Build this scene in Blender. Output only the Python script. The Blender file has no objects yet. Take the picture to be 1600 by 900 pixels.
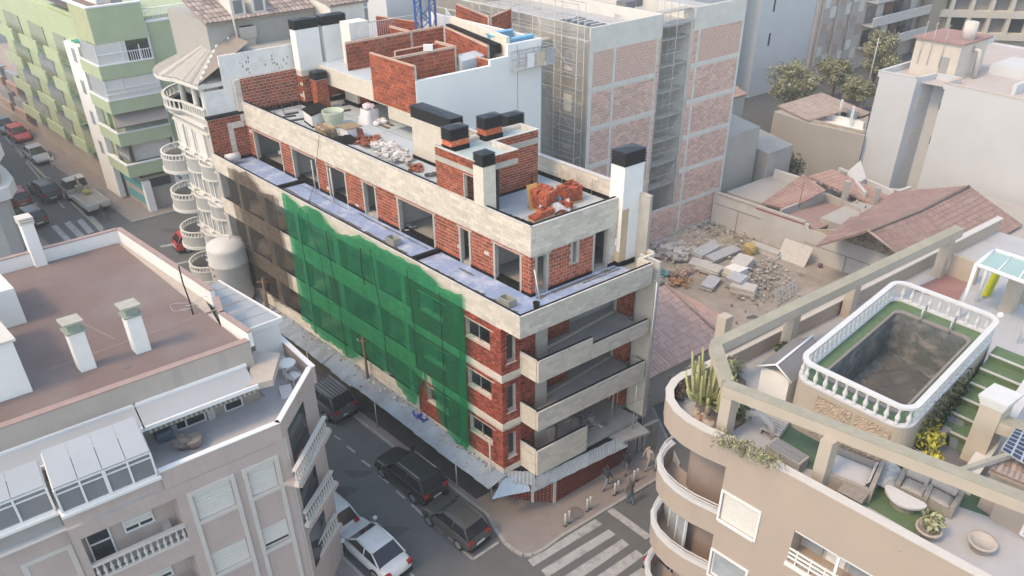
import bpy, bmesh, math, random
import numpy as np
from mathutils import Vector, Matrix
R = math.radians
random.seed(7); np.random.seed(7)
SC = bpy.context.scene
COL = SC.collection

# ---------------------------------------------------------------- camera
CAMH = 33.0
PITCH, ROLL, FPX = R(31.75), R(-0.57), 1244.0
_fw = Vector((0, math.cos(PITCH), -math.sin(PITCH)))
_r0 = Vector((1, 0, 0)); _u0 = _r0.cross(_fw)
_rt = _r0 * math.cos(ROLL) + _u0 * math.sin(ROLL)
_up = -_r0 * math.sin(ROLL) + _u0 * math.cos(ROLL)
cam = bpy.data.cameras.new('camera'); cam.sensor_width = 36.0; cam.lens = FPX / 1600 * 36.0
cam.clip_start = 0.5; cam.clip_end = 4000
camo = bpy.data.objects.new('camera', cam); COL.objects.link(camo)
m = Matrix((_rt, _up, -_fw)).transposed().to_4x4(); m.translation = (0, 0, CAMH)
camo.matrix_world = m
SC.camera = camo
# ---------------------------------------------------------------- sky, sun, exposure
SUN_AZ, SUN_EL = R(-121), R(52)
w = bpy.data.worlds.new('World'); SC.world = w; w.use_nodes = True
nt = w.node_tree; bg = nt.nodes['Background']
sky = nt.nodes.new('ShaderNodeTexSky'); sky.sky_type = 'NISHITA'; sky.sun_disc = False
sky.sun_elevation = SUN_EL; sky.sun_rotation = SUN_AZ % (2 * math.pi)
sky.air_density = 1.0; sky.dust_density = 1.0; sky.ozone_density = 0.5
nt.links.new(sky.outputs[0], bg.inputs[0]); bg.inputs[1].default_value = 0.15
sl = bpy.data.lights.new('sun', 'SUN'); sl.energy = 0.6; sl.angle = R(10); sl.color = (1.0, 0.76, 0.52)
so = bpy.data.objects.new('sun', sl); COL.objects.link(so)
sd = Vector((math.sin(SUN_AZ) * math.cos(SUN_EL), math.cos(SUN_AZ) * math.cos(SUN_EL), math.sin(SUN_EL)))
so.rotation_euler = sd.to_track_quat('Z', 'Y').to_euler(); so.location = (0, 0, 80)
SC.view_settings.view_transform = 'Standard'; SC.view_settings.look = 'None'
SC.view_settings.exposure = 1.52; SC.view_settings.gamma = 1.0
SC.view_settings.use_white_balance = True; SC.view_settings.white_balance_temperature = 8250; SC.view_settings.white_balance_tint = 8

# ---------------------------------------------------------------- town grid: a along the long street, b across it
U = np.array([math.sin(R(-45.4)), math.cos(R(-45.4))])
V = np.array([math.sin(R(55.0)), math.cos(R(55.0))])
O0 = np.array([-0.52, 29.78])
_Mi = np.linalg.inv(np.array([U, V]).T)
GZ = 1.0
def XY(a, b):
    q = O0 + a * U + b * V
    return float(q[0]), float(q[1])
def XYZ(a, b, z):
    x, y = XY(a, b); return (x, y, z)
def at(px, py, z):                      # (a, b) of the point at height z seen at a place of the survey photograph
    r = _fw * FPX + _rt * (px - 800) - _up * (py - 450)
    t = (z - CAMH) / r.z
    v = _Mi @ (np.array([r.x * t, r.y * t]) - O0)
    return float(v[0]), float(v[1])
def atw(px, py, z):
    return XYZ(*at(px, py, z), z)
def onb(px, py, b):                     # (a, z) on the vertical plane b
    r = _fw * FPX + _rt * (px - 800) - _up * (py - 450)
    c = _Mi @ (-O0); d = _Mi @ np.array([r.x, r.y]); t = (b - c[1]) / d[1]
    return float(c[0] + t * d[0]), CAMH + t * r.z
def ona(px, py, a):
    r = _fw * FPX + _rt * (px - 800) - _up * (py - 450)
    c = _Mi @ (-O0); d = _Mi @ np.array([r.x, r.y]); t = (a - c[0]) / d[0]
    return float(c[1] + t * d[1]), CAMH + t * r.z
UANG = math.atan2(U[1], U[0]); VANG = math.atan2(V[1], V[0])

# ---------------------------------------------------------------- materials
_mats = {}
def M(name, c, rough=0.85, var=0.10, sc=3.0, stain=0.0, ssc=0.35, stc=None, bump=0.0, bsc=40.0, metal=0.0, spec=0.35, rnd=0.0, tone=0.0, coat=0.0, streak=0.0):
    if name in _mats: return _mats[name]
    m = bpy.data.materials.new(name); m.use_nodes = True
    n = m.node_tree.nodes; l = m.node_tree.links
    p = n['Principled BSDF']
    p.inputs['Roughness'].default_value = rough; p.inputs['Metallic'].default_value = metal
    p.inputs['Specular IOR Level'].default_value = spec
    if coat: p.inputs['Coat Weight'].default_value = coat; p.inputs['Coat Roughness'].default_value = 0.08
    geo = n.new('ShaderNodeNewGeometry')
    def noise(scale, detail=4.0, stretch=None):
        t = n.new('ShaderNodeTexNoise'); t.inputs['Scale'].default_value = scale; t.inputs['Detail'].default_value = detail
        t.inputs['Roughness'].default_value = 0.6
        if stretch:
            mp = n.new('ShaderNodeMapping'); mp.inputs['Scale'].default_value = stretch
            l.new(geo.outputs['Position'], mp.inputs['Vector']); l.new(mp.outputs[0], t.inputs['Vector'])
        else: l.new(geo.outputs['Position'], t.inputs['Vector'])
        return t
    def mixc(f, a, b, mode='MIX'):
        x = n.new('ShaderNodeMix'); x.data_type = 'RGBA'; x.blend_type = mode
        if isinstance(f, (int, float)): x.inputs[0].default_value = f
        else: l.new(f, x.inputs[0])
        for k, s in ((6, a), (7, b)):
            if isinstance(s, tuple): x.inputs[k].default_value = (*s, 1) if len(s) == 3 else s
            else: l.new(s, x.inputs[k])
        return x.outputs[2]
    def ramp(src, lo, hi, a=0.0, b=1.0):
        r = n.new('ShaderNodeMapRange'); r.inputs[1].default_value = lo; r.inputs[2].default_value = hi
        r.inputs[3].default_value = a; r.inputs[4].default_value = b
        l.new(src, r.inputs[0]); return r.outputs[0]
    k = lambda f: tuple(min(1.0, x * f) for x in c)
    t = noise(sc)
    cur = mixc(ramp(t.outputs[0], 0.25, 0.75), k(1 - var), k(1 + var))
    if stain:
        t2 = noise(ssc, 6.0)
        cur = mixc(ramp(t2.outputs[0], 0.48, 0.72, 0, stain), cur, stc or k(0.55))
    if streak:
        t3 = noise(1.0, 5.0, (2.6, 2.6, 0.16))
        cur = mixc(ramp(t3.outputs[0], 0.5, 0.75, 0, streak), cur, stc or k(0.6))
    if rnd:
        oi = n.new('ShaderNodeObjectInfo')
        cur = mixc(1.0, cur, mixc(oi.outputs['Random'], (1 - rnd,) * 3, (1 + rnd * 0.7,) * 3), 'MULTIPLY')
    if tone:
        at_ = n.new('ShaderNodeAttribute'); at_.attribute_name = 'tone'
        cur = mixc(1.0, cur, mixc(at_.outputs['Fac'], (1 - tone,) * 3, (1 + tone * 0.7,) * 3), 'MULTIPLY')
    l.new(cur, p.inputs['Base Color'])
    if bump:
        bt = noise(bsc, 5.0); b = n.new('ShaderNodeBump'); b.inputs['Strength'].default_value = bump; b.inputs['Distance'].default_value = 0.02
        l.new(bt.outputs[0], b.inputs['Height']); l.new(b.outputs[0], p.inputs['Normal'])
    _mats[name] = m
    return m
def emis(name, c, e):
    m = M(name, c, 0.3); p = m.node_tree.nodes['Principled BSDF']
    p.inputs['Emission Color'].default_value = (*c, 1); p.inputs['Emission Strength'].default_value = e
    return m
def netmat(name, c, dens):
    m = bpy.data.materials.new(name); m.use_nodes = True; n = m.node_tree.nodes; l = m.node_tree.links
    p = n['Principled BSDF']; p.inputs['Roughness'].default_value = 0.9; p.inputs['Specular IOR Level'].default_value = 0.1
    geo = n.new('ShaderNodeNewGeometry')
    t = n.new('ShaderNodeTexNoise'); t.inputs['Scale'].default_value = 1.0; t.inputs['Detail'].default_value = 6
    mp = n.new('ShaderNodeMapping'); mp.inputs['Scale'].default_value = (2.2, 2.2, 0.22)
    l.new(geo.outputs['Position'], mp.inputs['Vector']); l.new(mp.outputs[0], t.inputs['Vector'])
    r = n.new('ShaderNodeMapRange'); r.inputs[1].default_value = 0.3; r.inputs[2].default_value = 0.72
    r.inputs[3].default_value = dens - 0.07; r.inputs[4].default_value = dens + 0.09
    l.new(t.outputs[0], r.inputs[0])
    mx = n.new('ShaderNodeMix'); mx.data_type = 'RGBA'; mx.inputs[6].default_value = (*[x * 0.75 for x in c], 1); mx.inputs[7].default_value = (*[min(1, x * 1.3) for x in c], 1)
    l.new(t.outputs[0], mx.inputs[0]); l.new(mx.outputs[2], p.inputs['Base Color'])
    tr = n.new('ShaderNodeBsdfTransparent'); tr.inputs[0].default_value = (*[0.35 + 0.65 * x / max(c) for x in c], 1)
    ms = n.new('ShaderNodeMixShader'); l.new(r.outputs[0], ms.inputs[0]); l.new(tr.outputs[0], ms.inputs[1]); l.new(p.outputs[0], ms.inputs[2])
    l.new(ms.outputs[0], n['Material Output'].inputs['Surface'])
    return m

# ---------------------------------------------------------------- mesh builder
BOXF = [(0, 3, 2, 1), (4, 5, 6, 7), (0, 1, 5, 4), (1, 2, 6, 5), (2, 3, 7, 6), (3, 0, 4, 7)]
class MB:
    def __init__(s): s.v = []; s.f = []; s.t = []; s.sm = []
    def add(s, vs, fs, tone=None, smooth=False):
        o = len(s.v); s.v.extend(tuple(float(c) for c in q) for q in vs)
        tt = random.random() if tone is None else tone
        for f in fs: s.f.append(tuple(i + o for i in f)); s.t.append(tt); s.sm.append(smooth)
        return s
    def hexa(s, p, tone=None, skip=()):
        p = [Vector(q) for q in p]
        fs = BOXF
        if (p[1] - p[0]).cross(p[3] - p[0]).dot(p[4] - p[0]) < 0: fs = [tuple(reversed(f)) for f in BOXF]
        return s.add(p, [f for i, f in enumerate(fs) if i not in skip], tone)
    def box(s, x0, x1, y0, y1, z0, z1, mat=None, tone=None):
        p = [(x0, y0, z0), (x1, y0, z0), (x1, y1, z0), (x0, y1, z0), (x0, y0, z1), (x1, y0, z1), (x1, y1, z1), (x0, y1, z1)]
        if mat is not None: p = [mat @ Vector(q) for q in p]
        return s.hexa(p, tone)
    def pb(s, a0, a1, b0, b1, z0, z1, tone=None):
        q = [XY(a0, b0), XY(a1, b0), XY(a1, b1), XY(a0, b1)]
        return s.hexa([(*c, z0) for c in q] + [(*c, z1) for c in q], tone)
    def prism(s, pts, z0, z1, tone=None, bottom=True):
        n = len(pts)
        ar = sum(pts[i][0] * pts[(i + 1) % n][1] - pts[(i + 1) % n][0] * pts[i][1] for i in range(n))
        if ar < 0: pts = list(reversed(pts))
        zz = z1 if isinstance(z1, (list, tuple)) else [z1] * n
        if ar < 0 and isinstance(z1, (list, tuple)): zz = list(reversed(zz))
        vs = [(p[0], p[1], z0) for p in pts] + [(p[0], p[1], zz[i]) for i, p in enumerate(pts)]
        fs = [(i, (i + 1) % n, n + (i + 1) % n, n + i) for i in range(n)] + [tuple(range(n, 2 * n))]
        if bottom: fs.append(tuple(reversed(range(n))))
        return s.add(vs, fs, tone)
    def pab(s, pts, z0, z1, tone=None): return s.prism([XY(*p) for p in pts], z0, z1, tone)
    def tube(s, path, r, n=6, tone=None, smooth=True, caps=True):
        path = [Vector(p) for p in path]
        k = len(path); rr = r if isinstance(r, (list, tuple)) else [r] * k
        vs = []
        up = None
        for i, p in enumerate(path):
            d = (path[min(i + 1, k - 1)] - path[max(i - 1, 0)])
            d = d.normalized() if d.length > 1e-9 else Vector((0, 0, 1))
            if up is None or abs(d.dot(up)) > 0.98: up = Vector((0, 0, 1)) if abs(d.z) < 0.9 else Vector((1, 0, 0))
            x = d.cross(up).normalized(); y = x.cross(d).normalized()
            for j in range(n):
                an = 2 * math.pi * j / n
                vs.append(p + (x * math.cos(an) + y * math.sin(an)) * rr[i])
        fs = [(i * n + j, i * n + (j + 1) % n, (i + 1) * n + (j + 1) % n, (i + 1) * n + j) for i in range(k - 1) for j in range(n)]
        s.add(vs, fs, tone, smooth)
        if caps:
            o = len(s.v) - len(vs)
            s.f.append(tuple(o + j for j in reversed(range(n)))); s.f.append(tuple(o + (k - 1) * n + j for j in range(n)))
            s.t += [0.5, 0.5]; s.sm += [False, False]
        return s
    def lathe(s, c, prof, n=12, tone=None, smooth=True, cap=True):
        vs = [(c[0] + r * math.cos(2 * math.pi * j / n), c[1] + r * math.sin(2 * math.pi * j / n), c[2] + z) for r, z in prof for j in range(n)]
        k = len(prof)
        fs = [(i * n + j, i * n + (j + 1) % n, (i + 1) * n + (j + 1) % n, (i + 1) * n + j) for i in range(k - 1) for j in range(n)]
        s.add(vs, fs, tone, smooth)
        if cap:
            o = len(s.v) - len(vs)
            s.f.append(tuple(o + j for j in reversed(range(n)))); s.f.append(tuple(o + (k - 1) * n + j for j in range(n)))
            s.t += [0.5, 0.5]; s.sm += [False, False]
        return s
    def quad(s, p, tone=None): return s.add(p, [(0, 1, 2, 3)], tone)
    def grid(s, fn, nu, nv, tone=None, smooth=True):
        vs = [fn(i / nu, j / nv) for i in range(nu + 1) for j in range(nv + 1)]
        w_ = nv + 1
        return s.add(vs, [(i * w_ + j, (i + 1) * w_ + j, (i + 1) * w_ + j + 1, i * w_ + j + 1) for i in range(nu) for j in range(nv)], tone, smooth)
    def blob(s, c, r, n=8, m_=5, jit=0.15, tone=None, sq=1.0):
        rx, ry, rz = r if isinstance(r, (tuple, list)) else (r, r, r)
        vs = []
        for i in range(1, m_):
            th = math.pi * i / m_
            for j in range(n):
                ph = 2 * math.pi * j / n; k = 1 + random.uniform(-jit, jit)
                vs.append((c[0] + rx * k * math.sin(th) * math.cos(ph), c[1] + ry * k * math.sin(th) * math.sin(ph), c[2] + rz * k * math.cos(th) * sq))
        vs += [(c[0], c[1], c[2] + rz * sq), (c[0], c[1], c[2] - rz * sq)]
        T, B = len(vs) - 2, len(vs) - 1
        fs = [(i * n + j, (i + 1) * n + j, (i + 1) * n + (j + 1) % n, i * n + (j + 1) % n) for i in range(m_ - 2) for j in range(n)]
        fs += [(T, j, (j + 1) % n) for j in range(n)] + [(B, (m_ - 2) * n + (j + 1) % n, (m_ - 2) * n + j) for j in range(n)]
        return s.add(vs, fs, tone, jit < 0.1)

WL = {}
def tag(o, label=None, cat=None, group=None, kind=None):
    if label: o['label'] = label
    if cat: o['category'] = cat
    if group: o['group'] = group
    if kind: o['kind'] = kind
    return o
def thing(name, label, cat, loc=(0, 0, 0), group=None):
    o = bpy.data.objects.new(name, None); COL.objects.link(o); o.empty_display_size = 0.3
    o.location = loc; WL[o] = Vector(loc)
    return tag(o, label, cat, group)
def obj(mb, name, mat, parent=None, label=None, cat=None, group=None, kind=None, cent=True):
    if not mb.v: return None
    vs = np.array(mb.v)
    org = Vector(((vs[:, 0].min() + vs[:, 0].max()) / 2, (vs[:, 1].min() + vs[:, 1].max()) / 2, vs[:, 2].min())) if cent else Vector((0, 0, 0))
    me = bpy.data.meshes.new(name); me.from_pydata((vs - np.array(org)).tolist(), [], mb.f)
    at_ = me.attributes.new('tone', 'FLOAT', 'FACE'); at_.data.foreach_set('value', mb.t)
    if any(mb.sm): me.polygons.foreach_set('use_smooth', mb.sm)
    me.materials.append(mat)
    o = bpy.data.objects.new(name, me); COL.objects.link(o)
    WL[o] = org
    if parent is not None: o.parent = parent; o.location = org - WL[parent]
    else: o.location = org
    return tag(o, label, cat, group, kind)
KIDS = {}
def children(o): return [c for c in list(o.children)]
def copy_tree(o, loc=None, rz=None, label=None, parent=None, scale=None):
    c = o.copy(); COL.objects.link(c)
    if parent is not None: c.parent = parent
    if loc is not None: c.location = loc
    if rz is not None: c.rotation_euler = (0, 0, rz)
    if scale is not None: c.scale = scale
    if label: c['label'] = label
    for ch in children(o): copy_tree(ch, parent=c)
    return c

# ---------------------------------------------------------------- faces (vertical planes of the town grid)
class Face:
    def __init__(s, p, d, n): s.p = np.array(p, float); s.d = np.array(d, float); s.n = np.array(n, float)
    def P(s, u, z, o=0.0):
        q = s.p + s.d * u + s.n * o; return (float(q[0]), float(q[1]), z)
    def box(s, mb, u0, u1, z0, z1, o0, o1, tone=None):
        return mb.hexa([s.P(u0, z0, o0), s.P(u1, z0, o0), s.P(u1, z0, o1), s.P(u0, z0, o1), s.P(u0, z1, o0), s.P(u1, z1, o0), s.P(u1, z1, o1), s.P(u0, z1, o1)], tone)
    def wall(s, mb, u0, u1, z0, z1, o0, o1, holes=()):
        hs = [(max(h[0], u0), min(h[1], u1), max(h[2], z0), min(h[3], z1)) for h in holes if h[1] > u0 and h[0] < u1 and h[3] > z0 and h[2] < z1]
        cuts = sorted({u0, u1, *[h[0] for h in hs], *[h[1] for h in hs]})
        for c0, c1 in zip(cuts[:-1], cuts[1:]):
            if c1 - c0 < 1e-4: continue
            mid = (c0 + c1) / 2
            zs = sorted((h[2], h[3]) for h in hs if h[0] < mid < h[1])
            z = z0
            for a, b in zs:
                if a - z > 1e-3: s.box(mb, c0, c1, z, a, o0, o1)
                z = max(z, b)
            if z1 - z > 1e-3: s.box(mb, c0, c1, z, z1, o0, o1)
        return mb
NA = np.array([V[1], -V[0]]); NB = np.array([U[1] * -1, U[0]])
def FA(a): return Face(XY(a, 0), V, NA)      # plane a = const, seen from -a; runs along b
def FB(b): return Face(XY(0, b), U, NB)      # plane b = const, seen from the street (-b); runs along a
def FA2(a): return Face(XY(a, 0), V, -NA)
def FB2(b): return Face(XY(0, b), U, -NB)
def seg(p, q):                                # free vertical plane from p to q (ab), outward to the camera's side
    P, Q = np.array(XY(*p)), np.array(XY(*q)); d = Q - P; L = np.linalg.norm(d); d = d / L
    n = np.array([d[1], -d[0]])
    if n @ (-(P + Q) / 2) < 0: n = -n
    return Face(P, d, n), L

# ---------------------------------------------------------------- bricks
BUD = {}; LEFT = {}; _bm = {}
def rects(u0, u1, z0, z1, bl, bh, gap, holes=(), drop=0.0):
    k = 0; z = z0
    while z + bh * 0.5 < z1:
        za, zb = z, min(z + bh - gap, z1)
        u = u0 - (bl * 0.5 if k % 2 else 0)
        cut = [(h[0], h[1]) for h in holes if h[3] > za + bh * 0.3 and h[2] < zb - bh * 0.3]
        while u < u1:
            segs = [(max(u, u0), min(u + bl - gap, u1))]
            for c0, c1 in cut:
                ns = []
                for a, b in segs:
                    if c1 <= a or c0 >= b: ns.append((a, b))
                    else:
                        if c0 > a: ns.append((a, c0))
                        if c1 < b: ns.append((c1, b))
                segs = ns
            for a, b in segs:
                if b - a > gap * 2 and random.random() >= drop: yield a, b, za, zb
            u += bl
        z += bh; k += 1
def lay(face, it, o0, o1, mat, root, name, limit=300, parent=None):
    key = (root, name, mat)
    for a, b, z0, z1 in it:
        n = BUD.get((root, name), 0)
        j = random.uniform(-0.4, 0.5) * (o1 - max(o0, 0)) * 0.5
        if n < limit:
            BUD[(root, name)] = n + 1
            L, H, T = round(b - a, 2), round(z1 - z0, 3), round(o1 - o0, 3)
            mk = (L, H, T, mat)
            if mk not in _bm:
                q = MB(); q.box(-L / 2, L / 2, -T / 2, T / 2, 0, H, tone=0.5)
                me = bpy.data.meshes.new(name); me.from_pydata(q.v, [], q.f); me.materials.append(mat)
                at_ = me.attributes.new('tone', 'FLOAT', 'FACE'); at_.data.foreach_set('value', q.t)
                _bm[mk] = me
            o = bpy.data.objects.new(name, _bm[mk]); COL.objects.link(o)
            par = parent or root
            o.parent = par; o.location = Vector(face.P((a + b) / 2, z0, (o0 + o1) / 2 + j)) - WL[par]
            o.rotation_euler = (0, 0, math.atan2(face.d[1], face.d[0]))
        else:
            face.box(LEFT.setdefault(key, MB()), a, b, z0, z1, o0 + j, o1 + j)
def flush():
    for (root, name, mat), mb in LEFT.items(): obj(mb, name, mat, root, kind='stuff')
    LEFT.clear()

# ---------------------------------------------------------------- windows
def window(face, u0, u1, z0, z1, parent, frame, glass, o=-0.12, t=0.06, panes=2, shutter=0.0, shmat=None, trim=None, tw=0.1, tp=0.05, sill=None):
    """frame bars round the hole, panes and a roller shutter hung in it; trim = moulding round the hole on the wall"""
    mb = MB()
    face.box(mb, u0, u1, z0, z0 + t, o - 0.05, o + 0.02); face.box(mb, u0, u1, z1 - t, z1, o - 0.05, o + 0.02)
    face.box(mb, u0, u0 + t, z0 + t, z1 - t, o - 0.05, o + 0.02); face.box(mb, u1 - t, u1, z0 + t, z1 - t, o - 0.05, o + 0.02)
    for k in range(1, panes):
        c = u0 + (u1 - u0) * k / panes
        face.box(mb, c - t / 2, c + t / 2, z0 + t, z1 - t, o - 0.05, o + 0.02)
    if trim is not None and trim is frame:
        face.box(mb, u0 - tw, u0 - 0.002, z0 - tw, z1 + tw, -0.01, tp); face.box(mb, u1 + 0.002, u1 + tw, z0 - tw, z1 + tw, -0.01, tp)
        face.box(mb, u0, u1, z1 + 0.002, z1 + tw, -0.01, tp); face.box(mb, u0, u1, z0 - tw, z0 - 0.002, -0.01, tp + 0.04)
    f = obj(mb, 'window', frame, parent)
    for k in range(panes):
        c0 = u0 + (u1 - u0) * k / panes + t / 2; c1 = u0 + (u1 - u0) * (k + 1) / panes - t / 2
        q = MB(); face.box(q, c0, c1, z0 + t, z1 - t, o - 0.04, o - 0.02); obj(q, 'pane', glass, f)
    if shutter > 0:
        q = MB(); zb = z1 - (z1 - z0) * shutter; n = max(3, int((z1 - zb) / 0.09)); h = (z1 - zb) / n
        for k in range(n): face.box(q, u0 + 0.03, u1 - 0.03, zb + k * h, zb + (k + 1) * h - 0.012, o + 0.022, o + 0.04 + 0.006 * (k % 2))
        obj(q, 'shutter', shmat or frame, f)
    return f
def railing(mb, pts, z0, h, step=0.12, r=0.012, top=0.025):
    """bars between two rails along a 3-D ground path of (x, y)"""
    for p, q in zip(pts[:-1], pts[1:]):
        d = math.hypot(q[0] - p[0], q[1] - p[1]); n = max(1, int(d / step))
        for zz, rr in ((z0 + h, top), (z0 + 0.08, top * 0.7)): mb.tube([(p[0], p[1], zz), (q[0], q[1], zz)], rr, 4)
        for k in range(n + 1):
            x = p[0] + (q[0] - p[0]) * k / n; y = p[1] + (q[1] - p[1]) * k / n
            mb.box(x - r, x + r, y - r, y + r, z0 + 0.08, z0 + h)
BALP = [(0.055, 0), (0.055, 0.05), (0.03, 0.09), (0.06, 0.2), (0.065, 0.27), (0.03, 0.42), (0.028, 0.55), (0.05, 0.6), (0.05, 0.66)]
def balusters(pts, z0, h, parent, mat, step=0.25, rail=0.1, close=False, sc=1.0, name='baluster', railpart='handrail'):
    """turned balusters between a bottom and a top rail that follow a polyline"""
    prof = [(r * sc, z / 0.66 * h) for r, z in BALP]; P_ = [np.array(p[:2], float) for p in pts]
    off = []
    for i, p in enumerate(P_):
        a = P_[i - 1] if i else (P_[-2] if close else p); b = P_[i + 1] if i < len(P_) - 1 else (P_[1] if close else p)
        t = b - a; t = t / np.linalg.norm(t); off.append(np.array([-t[1], t[0]]) * rail / 2)
    for zz, hh in ((z0 + h, 0.09), (z0 - 0.08, 0.08)):
        rm = MB(); vs = []
        for p, o in zip(P_, off): vs += [(*(p - o), zz), (*(p + o), zz), (*(p + o), zz + hh), (*(p - o), zz + hh)]
        n = len(P_); fs = [(4 * i + k, 4 * i + (k + 1) % 4, 4 * i + 4 + (k + 1) % 4, 4 * i + 4 + k) for i in range(n - 1) for k in range(4)]
        if not close: fs += [(0, 3, 2, 1), (4 * n - 4, 4 * n - 3, 4 * n - 2, 4 * n - 1)]
        rm.add(vs, fs); obj(rm, railpart, mat, parent)
    q2 = MB(); q2.lathe((0, 0, 0), prof, 8); me = bpy.data.meshes.new(name); me.from_pydata(q2.v, [], q2.f)
    me.polygons.foreach_set('use_smooth', q2.sm); me.materials.append(mat)
    at_ = me.attributes.new('tone', 'FLOAT', 'FACE'); at_.data.foreach_set('value', q2.t)
    L = [np.linalg.norm(q - p) for p, q in zip(P_[:-1], P_[1:])]; tot = sum(L); n = max(1, int(round(tot / step)))
    for k in range(n):
        d = tot * (k + .5) / n; i = 0
        while d > L[i] and i < len(L) - 1: d -= L[i]; i += 1
        x, y = P_[i] + (P_[i + 1] - P_[i]) * d / L[i]
        o = bpy.data.objects.new(name, me); COL.objects.link(o); o.parent = parent; o.location = Vector((x, y, z0)) - WL[parent]
# ================================================================ palette
asphalt = M('asphalt', (0.122, 0.125, 0.127), 0.9, 0.10, 1.2, 0.35, 0.22, (0.095, 0.098, 0.10), bump=0.15, bsc=60)
asphalt2 = M('asphalt_patch', (0.088, 0.09, 0.092), 0.9, 0.12, 2.0, 0.4, 0.5)
paving = M('paving', (0.25, 0.22, 0.21), 0.9, 0.10, 2.0, 0.45, 0.4, (0.22, 0.19, 0.18), bump=0.1)
kerbm = M('kerb_stone', (0.33, 0.32, 0.31), 0.9, 0.12, 2.5)
paint = M('road_paint', (0.38, 0.38, 0.38), 0.8, 0.15, 5.0, 0.8, 2.0, (0.17, 0.175, 0.18))
painty = M('yellow_road_paint', (0.42, 0.38, 0.27), 0.8, 0.15, 4.0, 0.5, 2.0)
dirt = M('dirt', (0.36, 0.315, 0.275), 0.95, 0.22, 0.8, 0.6, 0.25, (0.24, 0.21, 0.19), bump=0.5, bsc=9)
terra = M('hollow_brick_clay', (0.44, 0.092, 0.040), 0.9, 0.18, 6.0, 0.5, 7.0, (0.58, 0.38, 0.31), rnd=0.32, tone=0.34)
facing = M('facing_brick_clay', (0.30, 0.055, 0.033), 0.9, 0.18, 9.0, 0.4, 7.0, (0.46, 0.30, 0.25), tone=0.5)
mortar = M('mortar', (0.62, 0.55, 0.49), 0.95, 0.2, 5.0, 0.5, 1.2, (0.36, 0.25, 0.2))
blockm = M('concrete_block_face', (0.63, 0.57, 0.49), 0.92, 0.10, 4.0, 0.55, 0.6, (0.50, 0.45, 0.39), rnd=0.12, tone=0.13)
concrete = M('raw_concrete', (0.44, 0.415, 0.375), 0.92, 0.14, 2.5, 0.5, 0.7, (0.30, 0.285, 0.27), bump=0.15, bsc=20)
darkconc = M('dark_concrete', (0.26, 0.25, 0.245), 0.92, 0.15, 2.0, 0.5, 0.5)
screed = M('screed_floor', (0.34, 0.335, 0.33), 0.9, 0.12, 1.2, 0.4, 0.5)
plaster = M('white_plaster', (0.80, 0.79, 0.77), 0.85, 0.05, 1.5, 0.25, 0.4, (0.66, 0.66, 0.66))
intwall = M('grey_interior_plaster', (0.50, 0.49, 0.48), 0.9, 0.06, 1.5)
black = M('black_bitumen', (0.009, 0.009, 0.010), 0.75, 0.3, 6.0, spec=0.2)
cowlm = M('black_cowl', (0.008, 0.0085, 0.010), 0.55, 0.15, 6.0, spec=0.25)
deckm = M('roof_membrane', (0.47, 0.535, 0.58), 0.85, 0.07, 0.9, 0.45, 0.35, (0.31, 0.35, 0.39))
terrm = M('terrace_membrane', (0.27, 0.36, 0.56), 0.7, 0.14, 1.5, 0.85, 1.1, (0.60, 0.66, 0.74), streak=0.2)
wetscreed = M('wet_screed', (0.13, 0.128, 0.125), 0.8, 0.15, 3.0)
alu = M('aluminium', (0.55, 0.56, 0.58), 0.4, 0.08, 4, metal=0.6)
steel = M('scaffold_steel', (0.52, 0.53, 0.54), 0.55, 0.15, 4, metal=0.25)
rust = M('rusty_steel', (0.20, 0.12, 0.08), 0.85, 0.3, 6)
bluesteel = M('blue_crane_paint', (0.035, 0.12, 0.36), 0.55, 0.15, 4, 0.3, 3, (0.05, 0.06, 0.09))
wood = M('pallet_wood', (0.50, 0.37, 0.24), 0.85, 0.2, 5, rnd=0.2, tone=0.3)
darkwood = M('old_timber', (0.20, 0.13, 0.085), 0.9, 0.25, 4, tone=0.2)
glass = M('window_glass', (0.035, 0.042, 0.05), 0.12, 0.25, 0.6, spec=0.6)
glassg = M('grey_gallery_glass', (0.22, 0.225, 0.24), 0.15, 0.15, 0.7, spec=0.6)
glassb = M('light_curtained_glass', (0.36, 0.39, 0.42), 0.2, 0.2, 1.2, spec=0.6)
white = M('white_paint', (0.78, 0.78, 0.78), 0.55, 0.04, 2, 0.15, 0.8, (0.66, 0.66, 0.66))
shut = M('roller_shutter', (0.70, 0.68, 0.64), 0.6, 0.05, 3)
copm = M('worn_coping', (0.56, 0.55, 0.53), 0.85, 0.12, 3, .5, 1.2, (.40, .39, .37))
rub = M('black_rubber', (0.010, 0.010, 0.011), 0.8, 0.2, 9)
bagm = M('white_bag', (0.74, 0.72, 0.72), 0.75, 0.08, 6, 0.35, 4, (0.55, 0.52, 0.54))

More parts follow.
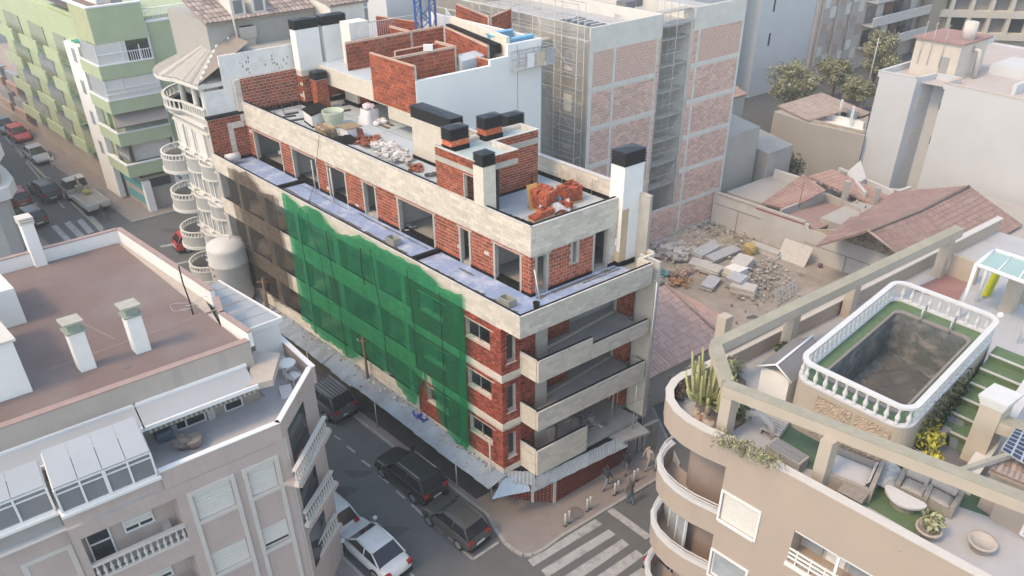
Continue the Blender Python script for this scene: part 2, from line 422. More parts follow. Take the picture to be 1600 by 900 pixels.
# ================================================================ ground
g = MB(); S = 900
g.quad([(-S, -S, GZ), (S, -S, GZ), (S, S * 1.6, GZ), (-S, S * 1.6, GZ)]); obj(g, 'ground', asphalt, kind='structure')
def pave(name, pts, h=0.12, kerb=True, mat=paving):
    m_ = MB(); m_.pab(pts, GZ - 0.05, GZ + h); o = obj(m_, name, mat, kind='structure')
    if kerb:
        k = MB()
        P_ = [np.array(XY(*p)) for p in pts]
        ar = sum(P_[i][0] * P_[(i + 1) % len(P_)][1] - P_[(i + 1) % len(P_)][0] * P_[i][1] for i in range(len(P_)))
        if ar < 0: P_ = P_[::-1]
        n = len(P_)
        for i in range(n):
            p, q = P_[i], P_[(i + 1) % n]; d = q - p; L = np.linalg.norm(d); d = d / L; nn = np.array([d[1], -d[0]])
            m2 = max(1, int(L / 1.0))
            for j in range(m2):
                if L > 40: break
                s0, s1 = L * j / m2 + 0.006, L * (j + 1) / m2 - 0.006
                c = [p + d * s0 - nn * 0.02, p + d * s1 - nn * 0.02, p + d * s1 + nn * 0.14, p + d * s0 + nn * 0.14]
                k.hexa([(*x, GZ - 0.04) for x in c] + [(*x, GZ + h + 0.006) for x in c])
        obj(k, 'kerb', kerbm, o, kind='stuff')
    return o
cornr = [at(x, y, GZ + .12) for x, y in [(1060, 725), (1032, 742), (940, 797), (875, 836), (848, 856), (832, 864), (818, 865), (805, 858), (790, 846), (775, 824), (762, 802)]]
pave('pavement', cornr + [at(690, 746, GZ + .12), at(620, 700, GZ + .12), at(585, 672, GZ + .12), (12.5, -1.25), (33.5, -1.15), (33.5, 2.5), (0.6, 2.6), (1.2, 12.0)])
pb_ = MB(); pb_.pab([(1.2, -.78), (33, -.78), (33, .6), (1.2, .6)], GZ + .05, GZ + .126); obj(pb_, 'canopy_shade_strip', M('shade_asphalt', (.05, .052, .055), .7, .25, 1.5, .5, .5), kind='structure')  # dark asphalt strip with the canopy's shade painted into its colour
pave('pavement', [(-3, -8.15), (33, -8.15), (33, -11), (-3, -11)])
pave('pavement', [(47.4, 0.6), (95, 0.6), (95, 4), (48.9, 4), (48.9, 12), (47.4, 12)], 0.12)
pave('pavement', [(46.0, -6.1), (100, -6.1), (100, -9), (46.0, -9)], 0.12)
def mark(name, quads, mat=paint, z=GZ + 0.006):
    m_ = MB()
    for q in quads:
        m_.quad([atw(x, y, z) for x, y in q])
    obj(m_, name, mat, kind='structure')
mark('zebra_crossing', [[(825, 875), (833, 885), (941, 819), (930, 811)], [(845, 891), (855, 902), (962, 835), (951, 827)], [(868, 909), (882, 921), (983, 851), (972, 842)], [(915, 912), (930, 924), (1006, 868), (994, 859)], [(960, 914), (975, 926), (1032, 884), (1020, 876)]])
mark('stop_line', [[(947, 798), (957, 793), (1018, 837), (1009, 843)]])
def dash(pts, wd=0.13):
    out = []
    for p, q in pts:
        a, b = np.array(at(*p, GZ)), np.array(at(*q, GZ)); A_, B_ = np.array(XY(*a)), np.array(XY(*b))
        d = (B_ - A_) / np.linalg.norm(B_ - A_); n = np.array([-d[1], d[0]]) * wd / 2
        out.append([(*(A_ - n), 0), (*(B_ - n), 0), (*(B_ + n), 0), (*(A_ + n), 0)])
    return out
m_ = MB()
for q in dash([((522, 681), (532, 687)), ((542, 697), (555, 707)), ((565, 719), (579, 729)), ((592, 742), (607, 755)), ((619, 767), (633, 779)), ((643, 788), (661, 805)), ((674, 817), (694, 833)), ((700, 839), (714, 850)), ((722, 860), (739, 874)), ((739, 874), (779, 847)), ((546, 802), (560, 815)), ((641, 896), (655, 910))]):
    m_.quad([(p[0], p[1], GZ + 0.006) for p in q])
obj(m_, 'parking_line', paint, kind='structure')
m_ = MB()
for q in dash([((19, 226), (90, 296)), ((95, 301), (165, 366))], 0.22): m_.quad([(p[0], p[1], GZ + 0.007) for p in q])
obj(m_, 'yellow_line', painty, kind='structure')
mark('far_crossing', [[(80, 354), (88, 351), (114, 377), (105, 380)], [(100, 349), (109, 345), (133, 369), (124, 373)], [(120, 345), (128, 341), (147, 362), (138, 366)], [(136, 339), (144, 336), (163, 357), (155, 361)]])
mark('street_edge_line', [[(250, 384), (330, 368), (331, 371), (251, 387)], [(268, 413), (340, 397), (341, 399), (269, 415)]])
m_ = MB()
for q in dash([((0, 205), (35, 245)), ((40, 252), (100, 325))], 0.16): m_.quad([(p[0], p[1], GZ + 0.007) for p in q])
obj(m_, 'lane_line', paint, kind='structure')
m_ = MB()
for (x, y, s) in [(520, 770, 1.2), (610, 830, .9), (560, 740, .7), (150, 300, 1.5), (270, 360, 1.0)]:
    c = atw(x, y, GZ + 0.004); m_.add([(c[0] + s * math.cos(t) * (1 + .3 * math.sin(3 * t)), c[1] + s * 0.5 * math.sin(t) * (1 + .3 * math.cos(2 * t)), c[2]) for t in np.linspace(0, 6.0, 14)], [tuple(range(14))])
obj(m_, 'asphalt_patch', asphalt2, kind='structure')
mh = MB(); c = atw(900, 802, GZ + .125); mh.lathe(c, [(0.42, 0), (0.42, 0.012), (0.36, 0.012), (0.36, 0.006)], 18); obj(mh, 'manhole_cover', M('cast_iron', (0.16, 0.15, 0.15), 0.7), label='round iron manhole cover in the pavement by the bollards', cat='manhole cover')

# ================================================================ the unfinished apartment building
MBD = thing('unfinished_apartment_building', 'unfinished brick and concrete apartment block with bare terraces, black chimney cowls and open balconies', 'building', XYZ(10, 4, GZ))
def part(mb, name, mat, parent=None, kind=None, label=None): return obj(mb, name, mat, parent or MBD, kind=kind, label=label)
LA, RB = 26.3, 9.0
# floor slabs
for z in (3.4, 6.4, 9.4, 12.4):
    s = MB(); s.pb(0.12, LA, 0.12, RB - 0.02, z + 0.02, z + 0.28)
    if z < 12: s.pb(-1.1, 0.12, 1.15, 8.1, z + 0.02, z + 0.28)
    else: s.pb(-1.08, 0.12, 0.12, 8.0, z + 0.02, z + 0.30)
    part(s, 'floor_slab', screed)
s = MB(); s.pb(0.95, LA, 2.55, RB, 15.0, 15.3); part(s, 'roof_slab', concrete)
# ground floor and inner core
s = MB(); s.pb(0.9, LA, 2.8, RB - .1, GZ, 3.4); part(s, 'ground_floor_wall', darkconc)
s = MB()
for z in (3.7, 6.7, 9.7): s.pb(6.6, LA, 2.3, 2.5, z, z + 2.7); s.pb(1.6, 1.8, 5.0, 8.9, z, z + 2.7); s.pb(3.2, 3.4, 0.3, 5.2, z, z + 2.7); s.pb(1.8, 6.5, 5.0, 5.2, z, z + 2.7)
part(s, 'inner_wall', intwall)
s = MB()
for z in (12.72,): s.pb(1.4, LA, 5.9, 6.05, z, 15.0)
for a in (4.4, 7.2, 11.4, 14.6, 18.1, 21.6): s.pb(a, a + .12, 2.75, 5.9, 12.72, 15.0)
part(s, 'inner_wall', intwall)
s = MB()
fr = FB2(RB); fr.wall(s, 0.0, 15.4, GZ, 16.55, -0.2, 0.0); fr.wall(s, 15.4, LA, GZ, 15.28, -0.2, 0.0); part(s, 'party_wall', concrete)
# door and window holes in the long lower front, z per storey
fB = FB(0.0)
wins = [(0.75, 2.4), (4.1, 5.8)]
holesB = []
for z in (3.4, 6.4, 9.4):
    for u0, u1 in wins: holesB.append((u0, u1, z + 1.5, z + 2.55))
s = MB(); fB.wall(s, 0.0, 6.6, 3.4, 12.4, -0.25, 0.0, holesB); part(s, 'brick_wall_backing', mortar)
lay(fB, rects(0.0, 6.6, 3.72, 6.2, 0.25, 0.0725, 0.012, holesB), 0.0, 0.014, facing, MBD, 'facing_brick', 0)
lay(fB, rects(0.0, 6.6, 6.68, 9.2, 0.25, 0.0725, 0.012, holesB), 0.0, 0.014, facing, MBD, 'facing_brick', 0)
lay(fB, rects(0.0, 6.6, 9.68, 12.36, 0.25, 0.0725, 0.012, holesB), 0.0, 0.014, facing, MBD, 'facing_brick', 0)
for u0, u1, z0, z1 in holesB:
    s = MB(); fB.box(s, u0 - .02, u1 + .02, z0 - .09, z0 - .003, -0.2, 0.03); part(s, 'window_sill', blockm)
    s = MB(); c = u0 + (u1 - u0) * .52; fB.box(s, c - .02, c + .02, z0, z1, -0.16, -0.12); part(s, 'window_post', alu); s = MB(); fB.box(s, u0 - .25, u1 + .1, z1 + .003, z1 + .05, -0.1, 0.03); part(s, 'lintel', blockm)
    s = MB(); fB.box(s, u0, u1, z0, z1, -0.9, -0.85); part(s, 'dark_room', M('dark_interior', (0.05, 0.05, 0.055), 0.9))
# short brick return at the corner (plane a = 0, b 0..1.05)
fA0 = FA(0.0); hA = [(0.3, 0.78, z + .9, z + 2.5) for z in (3.4, 6.4, 9.4)]
s = MB(); fA0.wall(s, 0.25, 1.1, 3.4, 12.4, -0.25, 0.0, hA); part(s, 'brick_wall_backing', mortar)
for z0, z1 in ((3.72, 6.2), (6.68, 9.2), (9.68, 12.36)): lay(fA0, rects(-0.012, 1.1, z0, z1, 0.25, 0.0725, 0.012, hA), 0.0, 0.014, facing, MBD, 'facing_brick', 0)
for h in hA:
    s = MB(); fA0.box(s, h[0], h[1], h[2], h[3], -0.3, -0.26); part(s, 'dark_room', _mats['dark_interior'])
    s = MB(); fA0.box(s, h[0] - .05, h[1] + .05, h[2] - .06, h[2] - .003, -0.2, 0.05); part(s, 'window_sill', blockm)
# cream slab bands round the corner
for z in (3.36, 6.38, 9.38):
    s = MB(); fB.box(s, -0.06, 6.7, z, z + .31, -0.1, 0.06); fA0.box(s, 0.0, 1.12, z, z + .31, -0.1, 0.06); part(s, 'slab_band', blockm)
# balcony side, brick cheek facing -a behind the balcony's near end
fAc = FA(0.12)
for z in (3.7, 6.7, 9.7):
    s = MB(); fAc.wall(s, 1.12, 2.05, z, z + 2.7, -0.25, 0.0); part(s, 'brick_wall_backing', mortar)
    lay(fAc, rects(1.12, 2.05, z, z + 2.66, 0.25, 0.0725, 0.012), 0.0, 0.014, facing, MBD, 'facing_brick', 0)
    s = MB(); s.pb(0.05, 0.4, 2.1, 2.75, z, z + 2.7); part(s, 'column', concrete)
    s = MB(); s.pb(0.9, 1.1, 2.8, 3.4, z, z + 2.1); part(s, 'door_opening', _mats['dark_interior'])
    fk = FA(1.0); hk = [(5.0, 8.2, z, z + 2.3)]
    s = MB(); fk.wall(s, 2.75, 8.9, z, z + 2.7, -0.2, 0, hk); part(s, 'brick_wall_backing', mortar)
    lay(fk, rects(3.45, 5.0, z, z + 2.66, 0.33, 0.2, 0.02), 0.0, 0.02, terra, MBD, 'hollow_brick', 120)
    s = MB(); s.pb(0.2, 1.0, 8.25, 8.5, z, z + 2.7); part(s, 'brick_wall_backing', mortar)
    lay(FA(0.2), rects(8.2, 8.55, z, z + 2.66, 0.33, 0.2, 0.02), 0.0, 0.02, terra, MBD, 'hollow_brick', 160)
    lay(FB(8.25), rects(0.22, 1.0, z, z + 2.66, 0.33, 0.2, 0.02), 0.0, 0.02, terra, MBD, 'hollow_brick', 160)
    s = MB(); s.pb(-0.6, 0.18, 8.58, RB - .02, z - .3, z + 2.7); part(s, 'end_wall', blockm)
# balconies: block parapets at a = -1.2 (front) and b = 1.05 (near end)
fF, fE = FA(-1.2), FB(1.05)
def parapet(face, u0, u1, z0, z1, th=0.14, bl=0.5, bh=0.2, lim=300, coping=True, proud=0.012):
    s = MB(); face.wall(s, u0, u1, z0, z1, -th, 0.0)
    p = part(s, 'parapet', mortar)
    lay(face, rects(u0, u1, z0, z1, bl, bh, 0.010), 0.0, proud, blockm, MBD, 'concrete_block', lim)
    if coping:
        s = MB(); face.box(s, u0, u1, z1 + 0.002, z1 + 0.02, -th * .45, 0.02); part(s, 'coping_mortar', copm)
        s = MB(); face.box(s, u0, u1, z1 + 0.003, z1 + 0.016, -th - .05, -th * .45 - .002); part(s, 'black_edging', black)
for z, ztop, zt2 in ((9.4, 10.65, 10.22), (6.4, 7.57, 7.57), (3.4, 5.05, 5.05)):
    e = 8.1 if z > 4 else 4.3
    if z > 9:
        parapet(fF, 1.05, 4.35, z, ztop); parapet(fF, 4.352, e, z, zt2)
    else: parapet(fF, 1.05, e, z, ztop)
    parapet(fE, -1.06, 0.0, z, ztop)
    if z > 4 and z < 9:
        s = MB(); s.pb(-1.2, -0.5, 7.95, 8.1, z, zt2); part(s, 'parapet', blockm)
# diagonal kerb lines on the balcony floors
for z in (6.72, 9.72):
    s = MB(); s.hexa([XYZ(0.4, 2.0, z), XYZ(0.28, 2.0, z), XYZ(0.95, 8.0, z), XYZ(1.05, 8.0, z)] + [XYZ(0.4, 2.0, z + .1), XYZ(0.28, 2.0, z + .1), XYZ(0.95, 8.0, z + .1), XYZ(1.05, 8.0, z + .1)]); part(s, 'floor_kerb', blockm)
# right end: white edge wall, pipes
s = MB(); s.pb(-1.18, -0.2, 8.3, 8.42, 3.7, 12.4); part(s, 'end_wall', blockm)
s = MB(); s.pb(-1.22, 0.0, 8.42, 8.56, 3.6, 13.5); part(s, 'end_wall', copm)
s = MB()
for q in ((985, 690), ): s.tube([XYZ(-1.35, 8.2, 3.0), XYZ(-1.35, 8.2, 12.5)], 0.05, 6)
part(s, 'downpipe', alu)
# long balcony side behind the nets (a 6.6 .. 26.3)
for z, h in ((3.4, 1.25), (6.4, 1.1), (9.4, 1.1)):
    parapet(fB, 6.6, LA, z + .02, z + h, lim=0)
for a, wd in ((7.0, .35), (9.3, .5), (12.75, .5), (16.7, .35), (20.3, .6), (23.3, .4), (25.9, .4)):
    for z in (3.7, 6.7, 9.7): s = MB(); s.pb(a, a + wd, 0.02, 0.45, z + .8, z + 2.72); part(s, 'column', concrete)
for (u0, u1, z) in ((12.75, 14.3, 6.7), (6.65, 7.0, 9.7), (23.7, 25.9, 3.7)):
    s = MB(); fB.wall(s, u0, u1, z + .8, z + 2.7, -0.2, -0.04); part(s, 'brick_wall_backing', mortar)
    lay(fB, rects(u0, u1, z + .8, z + 2.68, 0.25, 0.0725, 0.012), -0.04, -0.026, facing, MBD, 'facing_brick', 0)
# terrace parapet at z 12.4 .. 13.56
TP = 13.56
s = MB()
parapet(fB, -1.2, LA, 12.4, TP, lim=170)
parapet(FA(-1.2), 0.0, 8.0, 12.4, TP, lim=300)
s = MB(); s.pb(-1.2, -0.35, 7.86, 8.0, 12.6, TP); s.pb(-0.5, -0.36, 8.0, 8.9, 12.6, TP); s.pb(-0.36, .6, 8.86, 9.0, 12.6, TP); part(s, 'parapet', blockm)
s = MB(); s.pb(-1.2, -0.34, 7.99, 8.03, TP, TP + .03); s.pb(-0.36, .6, 9.0, 9.04, 12.6, TP + .03); part(s, 'coping_mortar', copm)
# terrace floors
s = MB(); s.pb(-1.06, LA - .1, 0.14, 2.48, 12.7, 12.78); s.pb(-1.06, 0.9, 2.48, 7.86, 12.7, 12.78); part(s, 'terrace_floor', terrm)
def strip(pts, wd, z, mat, name):
    s = MB()
    for i in range(len(pts) - 1):
        (a0, b0), (a1, b1) = pts[i], pts[i + 1]
        s.add([XYZ(a0, b0 - wd[i], z), XYZ(a1, b1 - wd[i + 1], z), XYZ(a1, b1 + wd[i + 1], z), XYZ(a0, b0 + wd[i], z)], [(0, 1, 2, 3)])
    part(s, name, mat)
def wob(a0, a1, b, n, w0, j=0.03):
    A_ = np.linspace(a0, a1, n); return [(a, b + random.uniform(-j, j)) for a in A_], [w0 * random.uniform(.5, 1.4) for _ in A_]
for a0, a1, b, w0 in ((20.0, 12.2, 1.15, .07), (11.8, 8.2, 1.1, .09), (6.4, 3.6, .95, .14), (3.0, 0.2, .95, .17), (5.3, 4.2, 2.0, .07), (19.8, 15.0, 2.1, .04), (14, 8.0, 2.2, .05)):
    p_, w_ = wob(a0, a1, b, 16, w0); strip(p_, w_, 12.786, wetscreed, 'screed_strip')
for b0, b1, a, w0 in ((2.6, 7.6, 0.62, .10), (6.0, 8.0, -.85, .06), (5.2, 7.6, .4, .05)):
    B_ = np.linspace(b0, b1, 12); s = MB()
    for i in range(11):
        r0, r1 = w0 * random.uniform(.4, 1.3), w0 * random.uniform(.4, 1.3)
        s.add([XYZ(a - r0, B_[i], 12.786), XYZ(a + r0, B_[i], 12.786), XYZ(a + r1, B_[i + 1], 12.786), XYZ(a - r1, B_[i + 1], 12.786)], [(0, 1, 2, 3)])
    part(s, 'screed_strip', wetscreed)
for a in (20.1, 7.35):
    s = MB(); s.pb(a - .12, a + .12, 0.14, 2.45, 12.7, 12.98); part(s, 'terrace_divider', black)
# penthouse
fP, fQ = FB(2.5), FA(0.9)
hP = [(1.5, 3.35, 12.7, 14.8), (5.0, 5.8, 12.7, 14.8), (7.7, 10.7, 12.7, 14.8), (12.6, 13.8, 12.7, 14.8), (15.4, 17.25, 12.7, 14.8), (18.3, 21.0, 12.7, 14.8), (22.2, 25.5, 12.7, 14.8)]
hQ = [(2.75, 3.5, 12.7, 14.85), (4.87, 5.32, 13.75, 14.95), (6.25, 7.25, 12.7, 15.0)]
s = MB(); fP.wall(s, 0.9, LA, 12.7, 15.0, -0.24, 0.0, hP); part(s, 'brick_wall_backing', mortar)
s = MB(); fQ.wall(s, 2.5, 8.9, 12.7, 15.0, -0.24, 0.0, hQ); part(s, 'brick_wall_backing', mortar)
lay(fQ, rects(2.5, 7.75, 12.95, 14.98, 0.33, 0.2, 0.036, hQ + [(7.3, 7.8, 0, 20)]), 0.0, 0.022, terra, MBD, 'hollow_brick', 230)
lay(fP, rects(0.9, LA, 12.95, 14.98, 0.33, 0.2, 0.036, hP, drop=0.015), 0.0, 0.022, terra, MBD, 'hollow_brick', 260)
for f_, hs in ((fP, hP), (fQ, hQ)):
    u = 0.9 if f_ is fP else 2.5
    ue = LA if f_ is fP else 8.0
    s = MB(); f_.wall(s, u - (.04 if f_ is fP else 0), ue, 12.74, 12.95, -0.02, 0.045, [h for h in hs if h[2] < 12.8]); part(s, 'black_upstand', black)
    for h in hs:
        s = MB()
        for uu in (h[0] - .03, h[1] - .10): f_.box(s, uu, uu + .13, max(h[2], 12.72), h[3], -0.22, 0.032)
        f_.box(s, h[0] - .15, h[1] + .15, h[3], h[3] + .07, -.2, .035); part(s, 'door_lining', concrete)
        if h[2] < 12.8:
            s = MB(); f_.box(s, h[0], h[1], 12.72, 12.86, -0.5, -0.05); part(s, 'threshold', black if (h[1] - h[0]) > 1.5 else concrete)
# parapet of the roof
PT = 16.5
parapet(FB(2.47), 0.87, LA, 15.02, PT, th=.2, lim=230)
parapet(FA(0.87), 2.47, 8.6, 15.02, PT, th=.2, lim=300)
fr2 = FB(RB - .22)
s = MB(); fr2.box(s, 0.9, 15.4, 15.3, 16.62, -0.2, 0.0); part(s, 'parapet', mortar)
lay(fr2, rects(0.9, 15.4, 15.75, 16.6, 0.5, 0.2, 0.01), 0.0, 0.012, blockm, MBD, 'concrete_block', 300)
s = MB(); fr2.box(s, 0.9, 15.4, 16.62, 16.66, -0.24, 0.03); part(s, 'coping_mortar', copm)
s = MB(); fr2.box(s, 0.9, 15.4, 15.5, 15.78, -0.01, 0.05); FB2(2.7).box(s, 0.9, 26, 15.5, 15.7, 0, 0.04); part(s, 'black_upstand', black)
DK = 15.55
s = MB(); s.pb(0.95, 26.2, 2.6, RB - .1, 15.3, DK); s.pb(15.2, 26.2, RB - .1, 11.5, 15.301, DK); part(s, 'roof_deck', deckm)
s = MB()
for b in (4.2, 5.7, 7.2): s.pb(7.8, 26.0, b - .02, b + .02, DK, DK + .008)
for a in (2.2, 3.4, 9.5, 13.0, 18.0, 22.0): s.pb(a - .02, a + .02, 2.7, 8.7, DK, DK + .006)
part(s, 'membrane_seam', M('membrane_seam', (0.25, 0.27, 0.29), .7))
# white chimney at the corner
def shaft(pts, z0, z1, mat, name='chimney', label=None):
    s = MB(); s.pab(pts, z0, z1); return part(s, name, mat, label=label)
def cowl(parent, pts, z0, h=0.62, n=5, grow=0.06):
    """louvred black cap"""
    P_ = [np.array(XY(*p)) for p in pts]; c = sum(P_) / len(P_)
    def off(k): return [tuple(c + (p - c) * (1 + k / np.linalg.norm(p - c))) for p in P_]
    s = MB(); s.prism(off(-0.05), z0, z0 + h); o = part(s, 'chimney_cowl', cowlm, parent)
    dz = h / n
    for k in range(n):
        s = MB(); a, b = off(grow), off(-0.02)
        vs = [(*q, z0 + k * dz) for q in a] + [(*q, z0 + k * dz + .02) for q in a] + [(*q, z0 + (k + .85) * dz) for q in b]
        m4 = len(a)
        fs = [(i, (i + 1) % m4, m4 + (i + 1) % m4, m4 + i) for i in range(m4)] + [(m4 + i, m4 + (i + 1) % m4, 2 * m4 + (i + 1) % m4, 2 * m4 + i) for i in range(m4)]
        s.add(vs, fs); obj(s, 'louvre', cowlm, MBD)
    s = MB(); a = off(grow); vs = [(*q, z0 + h) for q in a] + [(*q, z0 + h + .03) for q in a] + [(*c, z0 + h + .12)]; m4 = len(a)
    s.add(vs, [(i, (i + 1) % m4, m4 + (i + 1) % m4, m4 + i) for i in range(m4)] + [(m4 + i, m4 + (i + 1) % m4, 2 * m4) for i in range(m4)] + [tuple(reversed(range(m4)))])
    obj(s, 'cowl_lid', M('cowl_lid', (0.022, 0.028, 0.038), .4, .1, 5, spec=.4), MBD)
cp = [(1.42, 7.72), (.62, 7.72), (.62, 8.95), (1.42, 8.95)]
o = shaft(cp, 12.7, 15.9, M('sandy_block', (0.60, 0.44, 0.28), .9, .12, 3, .3, .8), 'chimney')
cpi = [(1.43, 7.71), (.61, 7.71), (.61, 8.96), (1.43, 8.96)]
o = shaft(cpi, 15.9, 18.15, plaster); cowl(o, cpi, 18.15, .66, 5)
s = MB(); FA(.605).box(s, 8.15, 8.96, 12.95, 15.9, 0, .012); FB(7.705).box(s, .6, .8, 13.6, 15.9, 0, .01); FB(7.705).box(s, .75, 1.15, 13.9, 14.3, 0, .01); part(s, 'render_patch', plaster)
s = MB(); s.pab([(1.46, 7.68), (.57, 7.68), (.57, 8.99), (1.46, 8.99)], 12.74, 13.0); part(s, 'black_upstand', black)
# stair head
ST, SB = 18.6, 15.3
st = MB()
fl = FB(2.55)
fl.wall(st, 4.55, 7.35, SB - .3, ST - .35, -0.2, 0.0, [(4.6, 5.35, SB, 17.75)]); part(st, 'brick_wall_backing', mortar)
lay(fl, rects(4.58, 7.35, 15.0, 17.9, 0.30, 0.14, 0.024, [(4.5, 5.4, 15.5, 17.78)]), 0.0, 0.02, terra, MBD, 'hollow_brick', 300)
lay(fl, rects(4.55, 7.35, 18.18, ST, 0.30, 0.14, 0.024), 0.0, 0.02, terra, MBD, 'hollow_brick', 300)
s = MB(); fl.box(s, 4.5, 7.36, 17.9, 18.17, -0.15, 0.03); FA(4.55).box(s, 2.6, 5.0, 17.9, 18.2, -.2, .02); FA(6.15).box(s, 2.6, 7.7, 17.9, 18.2, -.15, .02); part(s, 'ring_beam', concrete)
s = MB(); fl.box(s, 4.6, 5.3, SB, 17.75, -1.6, -1.5); part(s, 'door_opening', _mats['dark_interior'])
s = MB(); s.pab([(4.62, 2.5), (3.95, 2.5), (3.95, 3.2), (4.62, 3.2)], SB, 18.45); part(s, 'column', blockm)
fp = FA(6.15); s = MB(); fp.wall(s, 2.75, 7.7, SB, ST - .2, -.2, 0); part(s, 'brick_wall_backing', mortar)
lay(fp, rects(2.8, 7.68, SB + .35, 17.9, 0.30, 0.14, 0.024), 0.0, 0.018, terra, MBD, 'hollow_brick', 300)
lay(fp, rects(5.0, 7.7, 18.2, ST, 0.30, 0.14, 0.024), 0.0, 0.018, terra, MBD, 'hollow_brick', 300)
lay(FA(4.55), rects(2.6, 5.0, 18.2, ST, 0.30, 0.14, 0.024), 0.0, 0.018, terra, MBD, 'hollow_brick', 300)
s = MB(); fp.box(s, 2.8, 7.7, SB, SB + .36, 0, .05); part(s, 'black_upstand', black)
s = MB(); s.pb(6.35, 7.35, 7.5, 7.7, SB, ST); s.pb(7.15, 7.35, 2.75, 7.5, SB, ST); s.pb(4.75, 6.1, 4.8, 5.0, 18.2, ST); part(s, 'brick_wall_backing', mortar)
lay(FB2(5.0), rects(4.6, 6.1, 18.2, ST, 0.30, 0.14, 0.024), 0.0, 0.018, terra, MBD, 'hollow_brick', 300)
s = MB(); s.pab([(4.7, 2.65), (4.7, 4.85), (6.25, 4.85), (6.25, 7.6), (7.2, 7.6), (7.2, 2.65)], 18.3, 18.42); part(s, 'stair_roof', M('stair_membrane', (0.42, 0.51, 0.52), .8, .08, 1.2, .3, .6))
s = MB()
for q in (((4.5, 2.5), (7.4, 2.66)), ((7.24, 2.6), (7.4, 7.72)), ((4.5, 2.66), (4.66, 5.02)), ((4.66, 4.86), (6.26, 5.02)), ((6.1, 5.02), (6.26, 7.72)), ((6.26, 7.56), (7.24, 7.72))):
    s.pb(q[0][0], q[1][0], q[0][1], q[1][1], ST + .003, ST + .035)
part(s, 'coping_mortar', copm)
def ventcap(a0, a1, b0, b1, zb, hb, base=True):
    q = [(a1, b0), (a0, b0), (a0, b1), (a1, b1)]
    s = MB(); s.pab(q, zb, zb + hb); o = part(s, 'vent_stack', terra if base else blockm)
    cowl(o, q, zb + hb, .55, 5, .06)
    if base:
        s = MB(); s.pab([(a1 + .03, b0 - .03), (a0 - .03, b0 - .03), (a0 - .03, b1 + .03), (a1 + .03, b1 + .03)], zb - .02, zb + hb * .45); part(s, 'black_upstand', black)
ventcap(6.55, 7.2, 2.85, 3.85, 18.42, .55); ventcap(6.75, 7.35, 5.0, 6.0, 18.42, .6); ventcap(7.5, 8.1, 7.0, 8.0, 17.6, .9)
ventcap(4.0, 4.6, 2.55, 3.2, 18.45, .02, False)
# the long beige chimney block in the middle of the deck
q = [(13.4, 5.6), (10.2, 5.6), (10.2, 6.4), (13.4, 6.4)]
o = shaft(q, DK, 17.95, blockm); cowl(o, q, 17.95, .62, 5, .07)
s = MB(); FA(10.195).box(s, 5.65, 6.38, DK + .3, 17.9, 0, .01); part(s, 'render_patch', plaster)
s = MB(); s.pab([(13.5, 5.52), (9.9, 5.52), (9.9, 6.48), (13.5, 6.48)], DK - .01, DK + .16); part(s, 'black_upstand', black)
# brick chimney near the back wall
def bshaft(px0, px1, pyb, ztop, depth, cap=.45):
    a0, b0 = at(px0, pyb, DK); a1, b1 = at(px1, pyb - 2, DK); a = (a0 + a1) / 2
    q = [(a + depth, b0), (a, b0), (a, b1), (a + depth, b1)]
    s = MB(); s.pab([(a + depth - .02, b0 + .02), (a + .02, b0 + .02), (a + .02, b1 - .02), (a + depth - .02, b1 - .02)], DK, ztop); o = part(s, 'chimney', mortar)
    lay(FA(a + .02), rects(b0, b1, DK, ztop, .3, .14, .014), 0, .018, terra, MBD, 'hollow_brick', 300)
    lay(FB(b0 + .02), rects(a, a + depth, DK, ztop, .3, .14, .014), 0, .018, terra, MBD, 'hollow_brick', 300)
    cowl(o, q, ztop, cap, 4, .05); return a, b0, b1
bshaft(497, 520, 172, 17.55, .6)
# back wall of red brick with white neighbours' wall above
fW = FA(26.2)
s = MB(); fW.wall(s, 2.2, 11.5, DK - .3, 17.9, -.25, 0); part(s, 'brick_wall_backing', mortar)
lay(fW, rects(2.6, 9.5, DK + .3, 17.95, .33, .2, .034), 0, .02, terra, MBD, 'hollow_brick', 300)
s = MB(); fW.box(s, 2.6, 11, DK, DK + .3, -.01, .05); part(s, 'black_upstand', black)
def onW(px, py): return ona(px, py, 26.0)
for (x0, x1, xt0, xt1, yt) in ((467, 501, 464, 492, 43), (509, 543, 505, 533, 37)):
    b0 = onW(x0 + 4, 150)[0]; b1 = onW(x1 + 4, 145)[0]; zt = 20.5
    q = [(26.2, b0), (25.6, b0), (25.6, b1), (26.2, b1)]
    s = MB(); s.pab(q, DK, 17.95); o = part(s, 'chimney', mortar)
    lay(FA(25.6), rects(b0, b1, DK + .2, 17.6, .33, .2, .018, drop=.12), 0, .02, terra, MBD, 'hollow_brick', 300)
    lay(FB(b0), rects(25.6, 26.2, DK + .2, 17.6, .33, .2, .018, drop=.2), 0, .02, terra, MBD, 'hollow_brick', 300)
    q2 = [(26.22, b0 - .02), (25.56, b0 - .02), (25.56, b1 + .02), (26.22, b1 + .02)]
    o = shaft(q2, 17.9, zt, plaster); cowl(o, q2, zt, .55, 4, .04)
    s = MB(); s.pab([(26.2, b0 - .05), (25.52, b0 - .05), (25.52, b1 + .05), (26.2, b1 + .05)], DK, DK + .28); part(s, 'black_upstand', black)
# end of terrace: brick return wall beside the white house
fe = FA(26.25); s = MB(); fe.wall(s, 0.1, 2.5, 12.7, 15.75, -.2, 0); part(s, 'brick_wall_backing', mortar)
lay(fe, rects(0.15, 2.5, 12.9, 15.7, .33, .2, .018, [(1.3, 1.65, 12, 15.2), (1.3, 2.4, 15.0, 15.2)]), 0, .02, terra, MBD, 'hollow_brick', 300)
s = MB(); fe.box(s, 0.1, 2.5, 15.75, 15.9, -.3, .1); fe.box(s, .1, 2.5, 12.72, 12.95, 0, .06); part(s, 'black_upstand', black)
